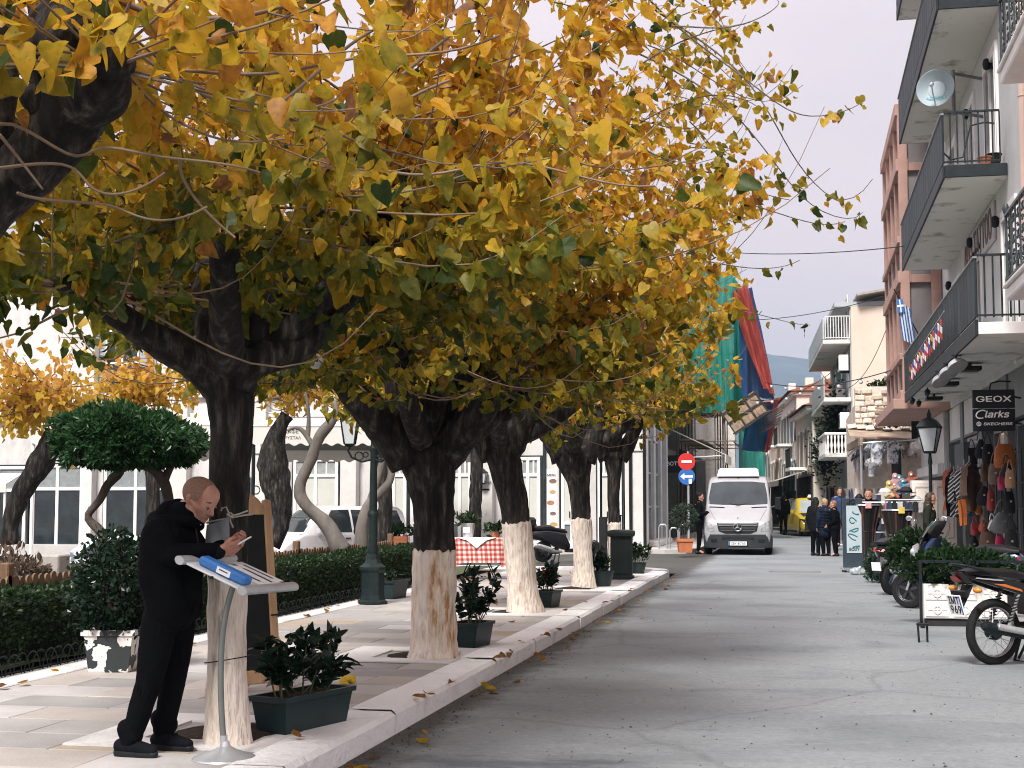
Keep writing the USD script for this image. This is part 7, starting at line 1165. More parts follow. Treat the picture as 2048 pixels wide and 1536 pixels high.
# ================================================================ people
def blob(chains, el=.03, it=8, wrinkle=0.0, seed=0, f=9.0):
    """One continuous skin round chains of spheres (x, y, z, r): hulls of neighbours, united, refined and smoothed."""
    P = []
    for ch in chains:
        S = [m3.Manifold.sphere(max(c[3], .003), 18).translate(tuple(map(float, c[:3]))) for c in ch]
        P += [m3.Manifold.batch_hull([a, b]) for a, b in zip(S[:-1], S[1:])] if len(S) > 1 else S
    m = m3.Manifold.batch_boolean(P, m3.OpType.Add).refine_to_length(el).to_mesh(); t = trimesh.Trimesh(m.vert_properties[:, :3], m.tri_verts, process=True); trimesh.smoothing.filter_taubin(t, .5, .53, it)
    v = np.array(t.vertices)
    if wrinkle: v = v + np.array(t.vertex_normals) * (wrinkle * 2 * (meshkit.fbm(v * f * (1, 1, .6), 3, seed) - .5))[:, None]
    return v, np.array(t.faces)
SKIN = [M('skin_%s' % n, c, .62, .20, 14, .35, 110, spec=.3, bdist=.004) for n, c in (('warm', (.43, .225, .155)), ('tan', (.36, .18, .115)), ('pale', (.48, .27, .20)))]
def cloth_m(n, c): return M('cloth_' + n, c, .9, .2, 6, .25, 60, spec=.06)
CBLK, CDRK, CNAVY, CBLUE, COLV, CGREY = cloth_m('black', (.0035, .004, .005)), cloth_m('charcoal', (.008, .009, .011)), cloth_m('navy', (.012, .018, .034)), cloth_m('blue', (.025, .055, .13)), cloth_m('olive', (.022, .024, .018)), cloth_m('grey', (.10, .10, .105))
HAIRS = {k: M('hair_' + k, c, .6, .3, 40, .3, 90, stretch=(1, 1, .2)) for k, c in (('black', (.010, .009, .009)), ('brown', (.045, .026, .016)), ('blond', (.34, .22, .11)), ('auburn', (.20, .085, .04)), ('grey', (.25, .24, .23)))}
def head_chains(H, X, Y, Z, s=1.0):
    """Skull, jaw, brow, nose, ears round H; X face forwards, Y to the left, Z crown."""
    q = lambda x, y, z, r: (*(H + (X * x + Y * y + Z * z) * s), r * s); C = [[q(-.012, 0, .030, .088), q(-.035, 0, .026, .084)], [q(-.01, .0, .03, .086), q(.032, 0, .045, .068)], [q(.03, 0, .02, .070), q(.058, 0, -.085, .034)], [q(.088, 0, .012, .010), q(.108, 0, -.030, .0135)], [q(.096, .013, -.034, .009), q(.096, -.013, -.034, .009)], [q(.070, .030, .020, .019), q(.073, 0, .022, .016), q(.070, -.030, .020, .019)], [q(.076, -.018, -.062, .014), q(.081, 0, -.058, .015), q(.076, .018, -.062, .014)], [q(.074, -.012, -.080, .013), q(.078, .012, -.078, .013)], [q(.066, -.008, -.104, .020), q(.066, .008, -.104, .020)]]
    for s_ in (-1, 1): C += [[q(.0, s_ * .058, -.005, .030), q(.045, s_ * .046, -.018, .027)], [q(-.005, s_ * .056, -.05, .030), q(.055, s_ * .022, -.095, .022)], [q(-.016, s_ * .082, .022, .011), q(-.024, s_ * .090, .010, .012), q(-.016, s_ * .084, -.022, .010), q(-.006, s_ * .078, -.03, .008)]]
    return C
def person(label, loc, face, h=1.68, top=CBLK, legs=CBLK, hair='black', long_hair=False, hood=False, coat=.52, bag=None, arms='down', skin=0, step=.0, group=None, el=.034, shoes=BLACKPLASTIC, slim=1.0):
    """Standing or walking figure; face = heading in degrees (0 = along +x)."""
    t = thing('person', label, 'person', loc, math.radians(face), group); k = h / 1.70; q = lambda x, y, z, r: (x * k, y * k, z * k, r * k * slim if r > .05 else r * k); X, Y, Z = np.eye(3); Hd = np.array((.035, 0, 1.575)) * k
    hips = [[q(0, s * .085, .88, .10), q(.02 + step * s, s * .09, .50, .058), q(-.02 + step * s * 1.9, s * .09, .10, .042), q(.10 + step * s * 1.9, s * .10, .04, .036)] for s in (-1, 1)]; torso = [[q(-.01, -.09, .95, .105), q(-.01, .09, .95, .105)], [q(0, 0, .95, .13), q(0, 0, 1.15, .12), q(.0, 0, 1.30, .125)], [q(0, -.15, 1.39, .065), q(0, .15, 1.39, .065)], [q(.0, 0, 1.38, .075), q(.02, 0, 1.47, .052), q(.03, 0, 1.55, .055)]]
    def arm(s, grow=0.0):
        sh = q(0, s * .19, 1.37, .055 + grow); el_, wr = (q(-.03, s * .25, 1.10, .044 + grow), q(.05, s * .25, .87, .034 + grow)) if arms == 'down' else (q(.0, s * .25, 1.10, .046 + grow), q(.24, s * .12, 1.14, .036 + grow)) if arms == 'front' else (q(-.02, s * .24, 1.08, .046 + grow), q(.16, s * .20, .96, .036 + grow)); return sh, el_, wr
    hand = []
    for s in (-1, 1):
        sh, e_, w_ = arm(s); d = unit(np.subtract(w_[:3], e_[:3])); w = np.array(w_[:3]); hand.append([sh, e_, w_]); n_ = unit(np.cross(d, Y * s) + .01)
        for j in range(4): o = n_ * (.022 - .0145 * j) * k; hand.append([(*(w + d * .01 * k), .02 * k), (*(w + d * .075 * k + o), .010 * k), (*(w + d * (.115 + .012 * (j in (1, 2))) * k + o - Y * s * .012 * k), .0085 * k), (*(w + d * (.145 + .012 * (j in (1, 2))) * k + o * .9 - Y * s * .03 * k), .0075 * k)])
        hand.append([(*(w + d * .02 * k), .016 * k), (*(w + d * .055 * k + n_ * .035 * k), .0095 * k), (*(w + d * .085 * k + n_ * .045 * k - Y * s * .01), .0085 * k)])
    part(t, 'body', blob(hips + torso + hand + head_chains(Hd, X, Y, Z, k), el * .55, 6), SKIN[skin], True)
    c0 = coat; cb = [[q(0, -.10, 1.37 - c0 + .05, .125), q(0, .10, 1.37 - c0 + .05, .125)], [q(.0, -.10, 1.20, .125), q(.0, .10, 1.20, .125)], [q(0, -.08, 1.37 - c0, .12), q(0, -.085, 1.20, .125)], [q(0, .08, 1.37 - c0, .12), q(0, .085, 1.20, .125)], [q(0, 0, 1.37 - c0, .14), q(0, 0, 1.28, .14)], [q(0, -.155, 1.38, .075), q(0, .155, 1.38, .075)], [q(0, -.06, 1.2, .12), q(0, -.15, 1.37, .08)], [q(0, .06, 1.2, .12), q(0, .15, 1.37, .08)], [q(0, 0, 1.38, .09), q(.01, 0, 1.46, .072)]]
    for s in (-1, 1): sh, e_, w_ = arm(s, .016); cb.append([sh, e_, w_])
    part(t, 'coat', blob(cb, el, 6, .012, 3), top, True)
    part(t, 'trousers', blob([[(c[0], c[1], c[2], c[3] + .012) for c in ch[:3]] for ch in hips] + [[q(0, -.05, .92, .13), q(0, .05, .92, .13)]], el, 6, .008, 5), legs, True)
    for s in (-1, 1): ch = hips[0 if s < 0 else 1]; x, y = ch[2][0], ch[2][1]; part(t, 'shoe', blob([[(x - .045 * k, y, .045 * k, .045 * k), (x + .07 * k, y, .042 * k, .042 * k), (x + .15 * k, y, .034 * k, .032 * k)], [(x, y, .09 * k, .052 * k), (x, y, .05 * k, .05 * k)]], .025, 4), shoes, True)
    hq = lambda x, y, z, r: (Hd[0] + x * k, y * k, Hd[2] + z * k, r * k); hc = [[hq(-.03, 0, .045, .092), hq(-.012, 0, .055, .088)], [hq(-.035, 0, .02, .09), hq(-.05, 0, -.04, .066)], [hq(.01, 0, .075, .068), hq(.03, 0, .078, .056)]]
    if long_hair: hc += [[hq(-.05, y, -.02, .068), hq(-.075, y * 1.3, -.2, .06), hq(-.085, y * 1.2, -.32, .04)] for y in (-.045, 0, .045)] + [[hq(-.02, y, .02, .05), hq(-.03, y * 1.05, -.14, .035)] for y in (-.075, .075)]
    if hood: part(t, 'hood', blob([[hq(-.04, 0, .05, .115), hq(.0, 0, .06, .105)], [hq(-.05, 0, -.02, .115), hq(-.04, 0, -.14, .10), hq(-.02, 0, -.2, .12)]], el, 5, .01), top, True)
    part(t, 'hair', blob(hc, el * .6, 5, .012, 8, 30), HAIRS[hair], True)
    for s in (-1, 1): part(t, 'eye', G().sph(Hd + np.array((.082, s * .031, .0)) * k, .011 * k, 1), BLACKPLASTIC)
    if bag:
        m = M('bag_%s' % bag, dict(white=(.55, .54, .52), grey=(.05, .055, .06))[bag], .6, .1, 6); s = 1 if bag == 'white' else -1; b = thing('shoulder_bag', ('white shoulder bag on a strap across the puffer jacket' if bag == 'white' else 'dark grey handbag hanging at the side of the red haired woman'), 'bag', np.asarray(loc, float) + Rz(math.radians(face)) @ np.array((.02, -.24 * k, .92 * k)), math.radians(face))
        part(b, 'pouch', G().box((0, 0, 0), (.30, .09, .20), ch=.03), m, 30); part(b, 'strap', G().tube([(-.12, .0, .08), (-.14, .10, .35), (-.06, .20, .52), (.03, .24, .54), (.12, .18, .40), (.14, .06, .2), (.12, 0, .08)], .011, 6), m, True)
    return t
def foot(px, D, z=0.0): p = atD(px, 1000, D); return (p[0], p[1], z)
person('woman seen from behind, long dark hair and dark jacket, nearest the grey van', foot(1630, 41.2), 55, 1.64, CDRK, CBLK, 'black', True, coat=.58, slim=1.05)
puf = person('blond woman in a dark blue quilted coat, middle of the group of three', foot(1650, 41.0), 120, 1.60, CNAVY, CBLK, 'blond', coat=.68, bag='white', slim=1.18)
for k in range(7): part(puf, 'quilt_seam', G().tor((0, 0, .74 + .085 * k), 1.0, .010, 30, 5, np.diag([.175, .24, 1.0])), CDRK)
person('woman with short reddish hair facing her two companions, dark jacket and handbag', foot(1669, 40.8), 170, 1.55, CBLK, CBLK, 'auburn', coat=.55, bag='grey', arms='half', slim=1.1)
person('man in a blue jacket with dark hair walking towards the camera behind the three women', foot(1681, 46, .1), -95, 1.86, CBLUE, CDRK, 'brown', arms='down', step=.06)
person('man with short hair in a black top behind the tall flared bin', foot(1738, 37, .0), -100, 1.84, CBLK, CBLK, 'brown', arms='half')
person('dark figure beside the man with short hair, turned away among the stalls', foot(1718, 40, .0), 80, 1.72, CDRK, CBLK, 'black', True)
person('woman in a dark hooded jacket walking along the shop fronts', foot(1858, 29.0, .09), -12, 1.60, COLV, CBLK, 'brown', True, coat=.62, arms='down', step=.07)
person('man in black standing by the left side of the grey van', foot(1397, 42.6, .0), 5, 1.78, CBLK, CBLK, 'black', arms='front')
for i, (px, D, fc, lab) in enumerate(((1566, 62, 95, 'dark pedestrian just right of the grey van, walking away'), (1577, 70, 80, 'pedestrian in dark clothes farther behind the van'), (1618, 78, 95, 'dark pedestrian above the taxi roof on its left'), (1640, 76, -85, 'pedestrian above the taxi roof on its right'), (1700, 58, 100, 'dark haired pedestrian beside the man in the blue jacket'), (1592, 88, -90, 'farthest pedestrian at the end of the street'))):
    person(lab, foot(px, D, .15), fc, 1.72 + .04 * (i % 3), (CBLK, CDRK, CNAVY)[i % 3], CBLK, ('black', 'brown')[i % 2], step=.05, el=.05)
# ---- the man with the phone, leaning on the menu stand; frame: x right, y away, z up as the camera sees it
mo = atZ(300, 1508, PZ); man = thing('person', 'man in black jacket and trousers leaning on the menu stand, looking at a phone', 'person', mo, YAW)
MS = 369.0
def A(px, py, b=0.0): return np.array(((px - 300) / MS, b, 1.37 - (py - 1005) / MS))
def ch(*L): return [(*A(x, y, b), r) for x, y, b, r in L]
fX = unit((.80, -.40, -.52)); fY = unit(np.cross(CZ, fX)); fZ = np.cross(fX, fY); Hc = A(394, 1000, -.01)
neck = [[(*(Hc - fX * .035 - fZ * .05), .056), (*A(352, 1030, 0), .062), (*A(338, 1065, 0), .07)]]
arms_ = dict(near=[(326, 1075, -.17, .050), (342, 1110, -.18, .038), (436, 1104, -.09, .029)], far=[(345, 1065, .17, .050), (385, 1110, .17, .038), (440, 1094, .05, .029)])
legs_ = dict(near=[(322, 1245, -.08, .088), (303, 1368, -.09, .056), (268, 1478, -.09, .040)], far=[(345, 1245, .08, .088), (338, 1365, .09, .056), (314, 1468, .12, .040)])
def hand_chains(w, d, pn, s):
    """Palm, four bent fingers closing towards pn and a thumb leaving the side; s = side of the thumb along d x pn."""
    d, pn = unit(d), unit(pn); pn = unit(pn - d * (pn @ d)); l = np.cross(d, pn) * s; C = []
    for j, (ln, y) in enumerate(((.040, .030), (.045, .010), (.042, -.010), (.034, -.028))):
        k0 = w + d * .085 + l * y; a1, a2, a3 = .55, 1.25, 1.9; s1 = k0 + (d * math.cos(a1) + pn * math.sin(a1)) * ln; s2 = s1 + (d * math.cos(a2) + pn * math.sin(a2)) * ln * .72; s3 = s2 + (d * math.cos(a3) + pn * math.sin(a3)) * ln * .5
        C.append([(*(w + l * y * .5), .021), (*(w + d * .05 + l * y * .9), .0165), (*k0, .0115), (*s1, .0098), (*s2, .0088), (*s3, .0076)])
    b = w + d * .03 + l * .026; C.append([(*b, .017), (*(b + d * .030 + l * .020 + pn * .018), .0125), (*(b + d * .062 + l * .016 + pn * .034), .0105), (*(b + d * .082 + l * .006 + pn * .040), .0088)]); return C
wn, wf = A(441, 1103, -.09), A(444, 1092, .05); ph = A(474, 1089, -.02); pax = unit((.82, .0, .48)); pn_ = unit((-.45, -.05, .80)); pn_ = unit(pn_ - pax * (pn_ @ pax)); pside = np.cross(pax, pn_)
jw = Hc + fX * .055 - fZ * .082
STUB = usdkit.material(stage, '/World/Looks/skin_with_stubble', {'tc': ('texture_coordinate', {}), 'd': ('vector_math', {'math_type': 'distance', 'vector2': tuple(jw)}), 'mr': ('map_range', {'from_min': .045, 'from_max': .085, 'to_min': .75, 'to_max': 0.0, 'clamp': True}), 'n': ('noise_texture', {'scale': 260.0, 'detail': 2.0}), 'n2': ('noise_texture', {'scale': 16.0, 'detail': 5.0}), 'r': ('rgb_ramp', {'ramp': [(.35, (.36, .165, .11)), (.65, (.50, .27, .19))]}), 'ml': ('math', {'math_type': 'multiply'}), 'mx': ('mix', {'color2': (.16, .105, .085)}), 'b': ('bump', {'strength': .4, 'distance': .003}), 'p': ('principled_bsdf', {'roughness': .55, 'specular_ior_level': .35, 'subsurface_weight': .1, 'subsurface_scale': .004})},
    [('tc.object', 'd.vector1'), ('d.value', 'mr.value'), ('tc.object', 'n.vector'), ('mr.result', 'ml.value1'), ('n.fac', 'ml.value2'), ('ml.value', 'mx.fac'), ('tc.object', 'n2.vector'), ('n2.fac', 'r.fac'), ('r.color', 'mx.color1'), ('mx.color', 'p.base_color'), ('n.fac', 'b.height'), ('b.normal', 'p.normal')], surface='p.BSDF')
hn = hand_chains(wn, (.72, .38, .18), (-.1, .75, .55), 1); hf = hand_chains(wf, (.80, -.28, .10), (-.1, -.75, .55), -1)
part(man, 'body', blob(head_chains(Hc, fX, fY, fZ, .98) + neck + [ch(*arms_['near']), ch(*arms_['far'])] + hn + hf + [ch((332, 1080, 0, .09), (330, 1160, 0, .09), (334, 1215, 0, .07)), ch((330, 1070, -.15, .06), (338, 1065, .15, .06))] + [ch(*legs_['near']), ch(*legs_['far'])], .0075, 13), STUB, True)
gw = lambda L, g: [(*A(x, y, b), r + g) for x, y, b, r in L]
jk = [gw([(325, 1078, -.10, .115), (322, 1150, -.10, .125), (337, 1218, -.08, .12)], 0), gw([(348, 1080, .10, .11), (344, 1150, .11, .12), (352, 1214, .09, .118)], 0), gw([(331, 1080, 0, .14), (332, 1150, 0, .14), (342, 1218, 0, .135)], 0), gw([(322, 1068, -.15, .085), (348, 1058, .15, .085)], 0), gw([(365, 1085, 0, .08), (368, 1140, -.02, .09), (368, 1205, -.02, .08)], 0), gw([(340, 1062, 0, .10), (352, 1032, -.005, .080), (368, 1026, -.005, .072)], 0),
      gw([(326, 1075, -.165, .080), (342, 1111, -.18, .068), (430, 1104, -.092, .046)], 0), gw([(345, 1065, .17, .078), (383, 1112, .175, .064), (434, 1097, .055, .043)], 0)]
part(man, 'jacket', blob(jk, .013, 6, .010, 3, 8), CBLK, True)
part(man, 'hood', blob([gw([(322, 1052, -.09, .060), (308, 1045, 0, .068), (332, 1030, .09, .058)], 0), gw([(318, 1040, -.04, .055), (326, 1022, .0, .055), (345, 1012, .04, .042)], 0), gw([(330, 1045, -.075, .045), (372, 1040, -.07, .035), (392, 1052, -.02, .03)], 0)], .012, 5, .006, 4, 12), CBLK, True)
part(man, 'cuff', blob([gw([(428, 1104, -.092, .045), (437, 1104, -.089, .043)], 0)], .012, 3), CDRK, True); part(man, 'zip', G().tube([A(391, 1058, -.085), A(399, 1095, -.09)], .004, 5), BLACKMETAL); part(man, 'press_stud', G().sph(A(400, 1050, -.073), .0035, 1), STEEL)
part(man, 'trousers', blob([gw(legs_['near'], .014) + gw([(272, 1470, -.09, .06)], 0), gw(legs_['far'], .014) + gw([(322, 1460, .12, .06)], 0), gw([(326, 1235, -.06, .11), (343, 1235, .07, .108)], 0), gw([(262, 1456, -.09, .056), (270, 1474, -.09, .055)], 0), gw([(308, 1446, .12, .056), (316, 1464, .12, .055)], 0)], .013, 6, .011, 6, 9), CBLK, True)
for x0, b0 in ((268, -.09), (322, .12)):
    yb = 1508 if x0 == 268 else 1500; f0 = np.array(((x0 - 300) / MS, b0, 0)); u = unit((.93, -.28, 0)); s_ = part(man, 'shoe', blob([[(*(f0 + CZ * .056 - u * .055), .042), (*(f0 + CZ * .050 + u * .05), .041), (*(f0 + CZ * .040 + u * .135), .030)], [(*(f0 + CZ * .10 - u * .01), .050), (*(f0 + CZ * .06), .046)]], .012, 5), CDRK, True)
    part(s_, 'sole', blob([[(*(f0 + CZ * .022 - u * .060), .037), (*(f0 + CZ * .02 + u * .05), .037), (*(f0 + CZ * .018 + u * .142), .028)]], .012, 3), BLACKPLASTIC, True)
    for k in range(4): c = f0 + CZ * (.100 - .012 * k) + u * (.035 + .022 * k); n_ = np.cross(CZ, u); part(s_, 'lace', G().tube([c - n_ * .022, c + CZ * .006, c + n_ * .022], .0035, 5), CBLK)
hd_ = lambda x, y, z: Hc + (fX * x + fY * y + fZ * z) * .98
cap = trimesh.creation.icosphere(4, 1.0); cv_ = np.array(cap.vertices); pk = cv_ * (.108, .0905, .0925) + (-.022, 0, .030); vv = np.array([hd_(*p_) for p_ in pk]); keepf = [f for f in cap.faces if all(pk[i][0] < .045 - .55 * max(0, .04 - pk[i][2]) and pk[i][2] > -.045 - .1 * (pk[i][0] + .05) for i in f)]
part(man, 'cropped_hair', G().add(vv, keepf), M('buzz_cut', (.22, .125, .085), .75, .25, 120, .5, 300, col2=(.32, .175, .12)), True)
for s in (-1, 1):
    e = part(man, 'eye', G().sph(hd_(.0835, s * .031, -.001), .0105, 2), M('eye_white', (.35, .33, .31), .3), True); part(e, 'iris', G().sph(hd_(.0915, s * .031, -.005), .005, 2), BLACKPLASTIC, True); part(e, 'upper_lid', G().tube([hd_(.086, s * .019, .006), hd_(.094, s * .031, .006), hd_(.084, s * .043, .003)], .0042, 6), SKIN[1], True); part(e, 'eyelashes', G().tube([hd_(.089, s * .019, .001), hd_(.097, s * .031, .001), hd_(.086, s * .044, -.001)], .0022, 5), BLACKPLASTIC)
    part(man, 'eyebrow', G().tube([hd_(.088, s * .014, .028), hd_(.091, s * .030, .034), hd_(.078, s * .050, .028)], [.003, .0045, .002], 6), HAIRS['brown'], True)
part(man, 'lips', G().tube([hd_(.083, -.022, -.066), hd_(.0955, 0, -.066), hd_(.083, .022, -.066)], [.003, .0048, .003], 6), M('lip', (.34, .12, .09), .5), True)
tp_ = thing('phone', 'white phone held in both hands by the leaning man', 'phone', mo + Rz(YAW) @ ph, YAW); RP = np.stack([pax, pside, pn_], 1); part(tp_, 'case', G().box((0, 0, 0), (.150, .072, .009), RP, ch=.003), LT); part(tp_, 'screen', G().box(RP @ np.array((0, 0, .0052)), (.134, .066, .001), RP), DARKGLASS); part(tp_, 'camera_lens', G().box(RP @ np.array((.055, .02, -.0052)), (.016, .016, .002), RP), BLACKPLASTIC)
# ================================================================ stalls, planters and goods on the right
CARV = M('carved_white_stone', (.72, .69, .66), .85, .1, 4, .4, 30)
def stone_box(label, c, L, seed, n, R, lab2):
    t = thing('stone_planter', label, 'planter', c, 0, None); part(t, 'plinth', G().box((0, 0, .045), (L * .92, .36, .09)), M('plinth_dark', (.03, .03, .03), .8)); part(t, 'box', G().box((0, 0, .30), (L, .42, .42), ch=.012), CARV); nx = max(1, round(L / .28))
    for i in range(nx):
        for j in range(2):
            x, z = -L / 2 + L * (i + .5) / nx, .20 + .20 * j; w = L / nx * .84; f = part(t, 'carved_panel', G().bb((x - w / 2, -.222, z - .085), (x + w / 2, -.209, z + .085), .006), CARV); part(f, 'relief', G().tor((x, -.226, z), .045, .010, 12, 5, frame((1, 0, 0), (0, 0, 1))).box((x, -.226, z), (w * .8, .008, .012)).box((x, -.227, z), (.012, .008, .13)), CARV)
    part(t, 'soil', G().box((0, 0, .512), (L - .08, .34, .01)), SOIL); bush('planter_bush', lab2, (c[0], c[1], c[2] + .515), R, n, .085, seed, leafM('planter_leaf', [(0, (.010, .030, .008)), (.4, (.022, .062, .012)), (.75, (.05, .12, .02)), (1, (.13, .22, .05))], .3, .4, True), .3); return t
p = atZ(1846, 1252, 0); stone_box('carved white stone planter behind the black frame, nearest the orange flashed motorbike', (p[0] + .50, p[1] + .2, 0), .98, 81, 3000, (.72, .34, .26), 'low spreading green bush in the nearer carved planter')
p = atZ(1800, 1212, 0); stone_box('carved white stone planter farther back, under the tallest bush', (p[0] + .30, p[1] + .2, 0), .58, 82, 3400, (.46, .42, .36), 'tall dense green bush in the farther carved planter')
bush('shop_bush', 'thin feathery bush behind the tallest planter bush, before the souvenir rack', foot(1770, 27.5), (.42, .4, .50), 1700, .09, 83, leafM('feathery_leaf', [(0, (.02, .045, .03)), (1, (.10, .15, .09))], .3, .5, True), .6)
p = atZ(1843, 1253, 0); bf = thing('black_frame', 'black square metal frame standing in front of the nearer planter', 'frame stand', (p[0], p[1], 0))
part(bf, 'post', G().box((0, 0, .40), (.035, .035, .80)), BLACKMETAL); part(bf, 'top_bar', G().box((.65, 0, .785), (1.26, .035, .035)), BLACKMETAL); part(bf, 'far_post', G().box((1.30, 0, .40), (.035, .035, .80)), BLACKMETAL); part(bf, 'foot_bar', G().box((.0, .0, .02), (.05, .5, .03)), BLACKMETAL)
p = atZ(1846, 1285, 0); fb = thing('foot_bracket', 'low black n shaped metal foot on the road beside the black frame', 'bracket', (p[0], p[1], 0)); part(fb, 'left_leg', G().box((-.045, 0, .09), (.022, .03, .18), Ry(-.05)), BLACKMETAL); part(fb, 'right_leg', G().box((.05, .05, .09), (.022, .03, .18)), BLACKMETAL); part(fb, 'cross_bar', G().box((.0, .025, .19), (.125, .07, .022)), BLACKMETAL)
ab = thing('advert_board', 'dark framed advertising board with a turquoise drawing on pale ground', 'sign', atZ(1707, 1144, 0), math.radians(14)); part(ab, 'frame', G().box((0, 0, .84), (.44, .06, 1.5), ch=.01), M('board_frame_blue', (.03, .045, .06), .5)); part(ab, 'poster', G().box((.02, -.032, .92), (.33, .008, 1.02)), M('poster_pale_blue', (.42, .50, .53), .5, .06, 3))
TQ = M('turquoise_ink', (.03, .16, .18), .6); rr2 = np.random.default_rng(6)
for k in range(5): part(ab, 'drawn_line', G().tube(spline([(rr2.uniform(-.10, .13), -.038, .55 + .18 * k + rr2.uniform(-.05, .05)) for _ in range(4)], 14), .012, 4), TQ)
part(ab, 'lettering', G().text('BODY', .06, (.02, -.037, .46), (1, 0, 0), CZ, .003, True), BLACKPLASTIC); part(ab, 'top_lettering', G().text('JO', .10, (-.04, -.037, 1.46), (1, 0, 0), CZ, .003, True), BLACKPLASTIC); part(ab, 'base', G().box((0, 0, .07), (.5, .34, .05)), STEEL); part(ab, 'wheel', G().box((-.2, 0, .03), (.05, .2, .06)), BLACKPLASTIC)
def flared(label, c, s):
    t = thing('flared_basket', label, 'basket', c, .2); part(t, 'wall', G().lathe([(.20 * s, 0), (.19 * s, .5 * s), (.22 * s, .95 * s), (.33 * s, 1.42 * s), (.345 * s, 1.44 * s), (.32 * s, 1.42 * s), (.2 * s, .95 * s)], 26, cap=False), M('basket_black', (.016, .014, .014), .5, .2, 8), 40); part(t, 'rim', G().tor((0, 0, 1.44 * s), .335 * s, .014, 26, 6), STEEL); part(t, 'band', G().tor((0, 0, .86 * s), .215 * s, .012, 26, 6), BLACKMETAL)
    for k in range(13): a = 2 * math.pi * k / 13; part(t, 'slat', G().tube([(r_ * s * math.cos(a), r_ * s * math.sin(a), z * s) for r_, z in ((.205, .02), (.198, .5), (.23, .95), (.335, 1.40))], .022 * s, 5), M(('basket_brown', 'basket_black', 'basket_dark')[k % 3], ((.09, .035, .02), (.016, .014, .014), (.03, .022, .02))[k % 3], .55)); 
    part(t, 'price_tag', G().box((.0, -.36 * s, 1.44 * s), (.13, .01, .13)), M('tag_%s' % ('pink' if s > .95 else 'yellow'), (.62, .30, .32) if s > .95 else (.65, .45, .08), .7)); return t
flared('tall dark flared basket stand with a pink tag, beside the advertising board', atZ(1731, 1143, 0), 1.0); q = atD(1796, 1100, 30.5); flared('second dark flared stand with a yellow tag, behind the feathery bush', (q[0], q[1], 0), .93)
pg = thing('plastic_bag', 'crumpled clear plastic bag at the foot of the tall flared basket', 'plastic bag', atZ(1718, 1150, 0)); part(pg, 'sack', blob([[(-.10, 0, .07, .08), (.08, .02, .06, .075)], [(-.02, 0, .08, .07), (.02, -.03, .14, .03)]], .03, 3, .03, 5, 22), M('plastic_film', (.32, .35, .36), .25, .3, 14), True); part(pg, 'knot', G().sph((.02, -.03, .16), .025, 1), WHITE)
# ---- street lantern, white cupboard, round white lanterns, soft toys
sl_ = thing('street_lantern', 'black four sided street lantern on a dark post before the white shop wall', 'street lamp', foot(1862, 30.6, .09)); lantern(sl_, .01, BLACKMETAL, LGLASS) if False else None
part(sl_, 'post', G().lathe([(.07, 0), (.07, .5), (.045, .55), (.035, 2.2), (.05, 2.25), (.03, 2.4), (.03, 2.45)], 12), LPM, 40); aa = np.arange(4) * math.pi / 2 + .5; sq4 = lambda r_, z: np.stack([r_ * np.cos(aa), r_ * np.sin(aa), np.full(4, z)], 1); lb = G().rings([sq4(.30, 2.97), sq4(.33, 3.0), sq4(.20, 3.14), sq4(.06, 3.20), sq4(.05, 3.28), sq4(.01, 3.38)]).rings([sq4(.14, 2.44), sq4(.16, 2.47), sq4(.13, 2.49)])
for i in range(4): lb.tube([sq4(.15, 2.47)[i], sq4(.29, 2.98)[i]], .014, 5)
L_ = part(sl_, 'lantern', lb, BLACKMETAL); part(L_, 'glass', G().rings([sq4(.14, 2.49), sq4(.275, 2.97)]), LGLASS)
cb_ = thing('white_cupboard', 'white carved double door cupboard standing open to the street', 'cupboard', foot(1866, 32.5, .09), math.radians(4)); part(cb_, 'carcass', G().box((0, 0, .95), (.95, .3, 1.9)), M('cream_cupboard', (.80, .72, .66), .6, .05, 4))
for s in (-1, 1):
    d_ = part(cb_, 'door', G().box((s * .24, -.165, 1.15), (.46, .03, 1.42), ch=.006), M('cream_cupboard', (.80, .72, .66))); part(d_, 'moulding', G().box((s * .24, -.184, 1.75), (.34, .012, .03)).box((s * .24, -.184, .62), (.34, .012, .03)).box((s * .24 - .17, -.184, 1.18), (.03, .012, 1.1)).box((s * .24 + .17, -.184, 1.18), (.03, .012, 1.1)), M('cream_shadow_carving', (.52, .44, .38), .7)); part(d_, 'carving', G().tube(spline([(s * .24 + .07 * math.sin(z * 9), -.186, .7 + z) for z in np.linspace(0, .95, 9)], 30), .010, 5), M('cream_shadow_carving', (.52, .44, .38)))
part(cb_, 'drawer', G().box((0, -.165, .25), (.9, .03, .3), ch=.006), M('cream_cupboard', (.80, .72, .66)))
for i, (px, py) in enumerate(((1818, 903), (1829, 893), (1838, 888), (1847, 880), (1855, 895))):
    t = thing('paper_lantern', ('round white lantern farthest along the string on the shop wall', 'second round white lantern from the far end of the string', 'middle round white lantern of the string', 'fourth round white lantern, beside the street lantern top', 'round white lantern half hidden behind the street lantern')[i], 'lantern', atX(px, py, 3.28), 0, 'round white lanterns on the shop wall'); part(t, 'globe', G().sph((0, 0, 0), .14, 2), WHITE, True); part(t, 'cord', G().tube([(0, 0, .13), (.1, 0, .28)], .006, 4), BLACKMETAL)
bs = thing('shop_bracket', 'dark flag shaped bracket sign behind the street lantern', 'sign', atX(1838, 860, 3.2)); part(bs, 'plate', G().prism([(-.2, -.25), (.0, -.2), (.2, -.3), (.2, .3), (.05, .22), (-.2, .28)], .03, RB), BLACKMETAL); part(bs, 'arm', G().tube([(-.2, 0, .1), (.3, 0, .1)], .02, 6), BLACKMETAL)
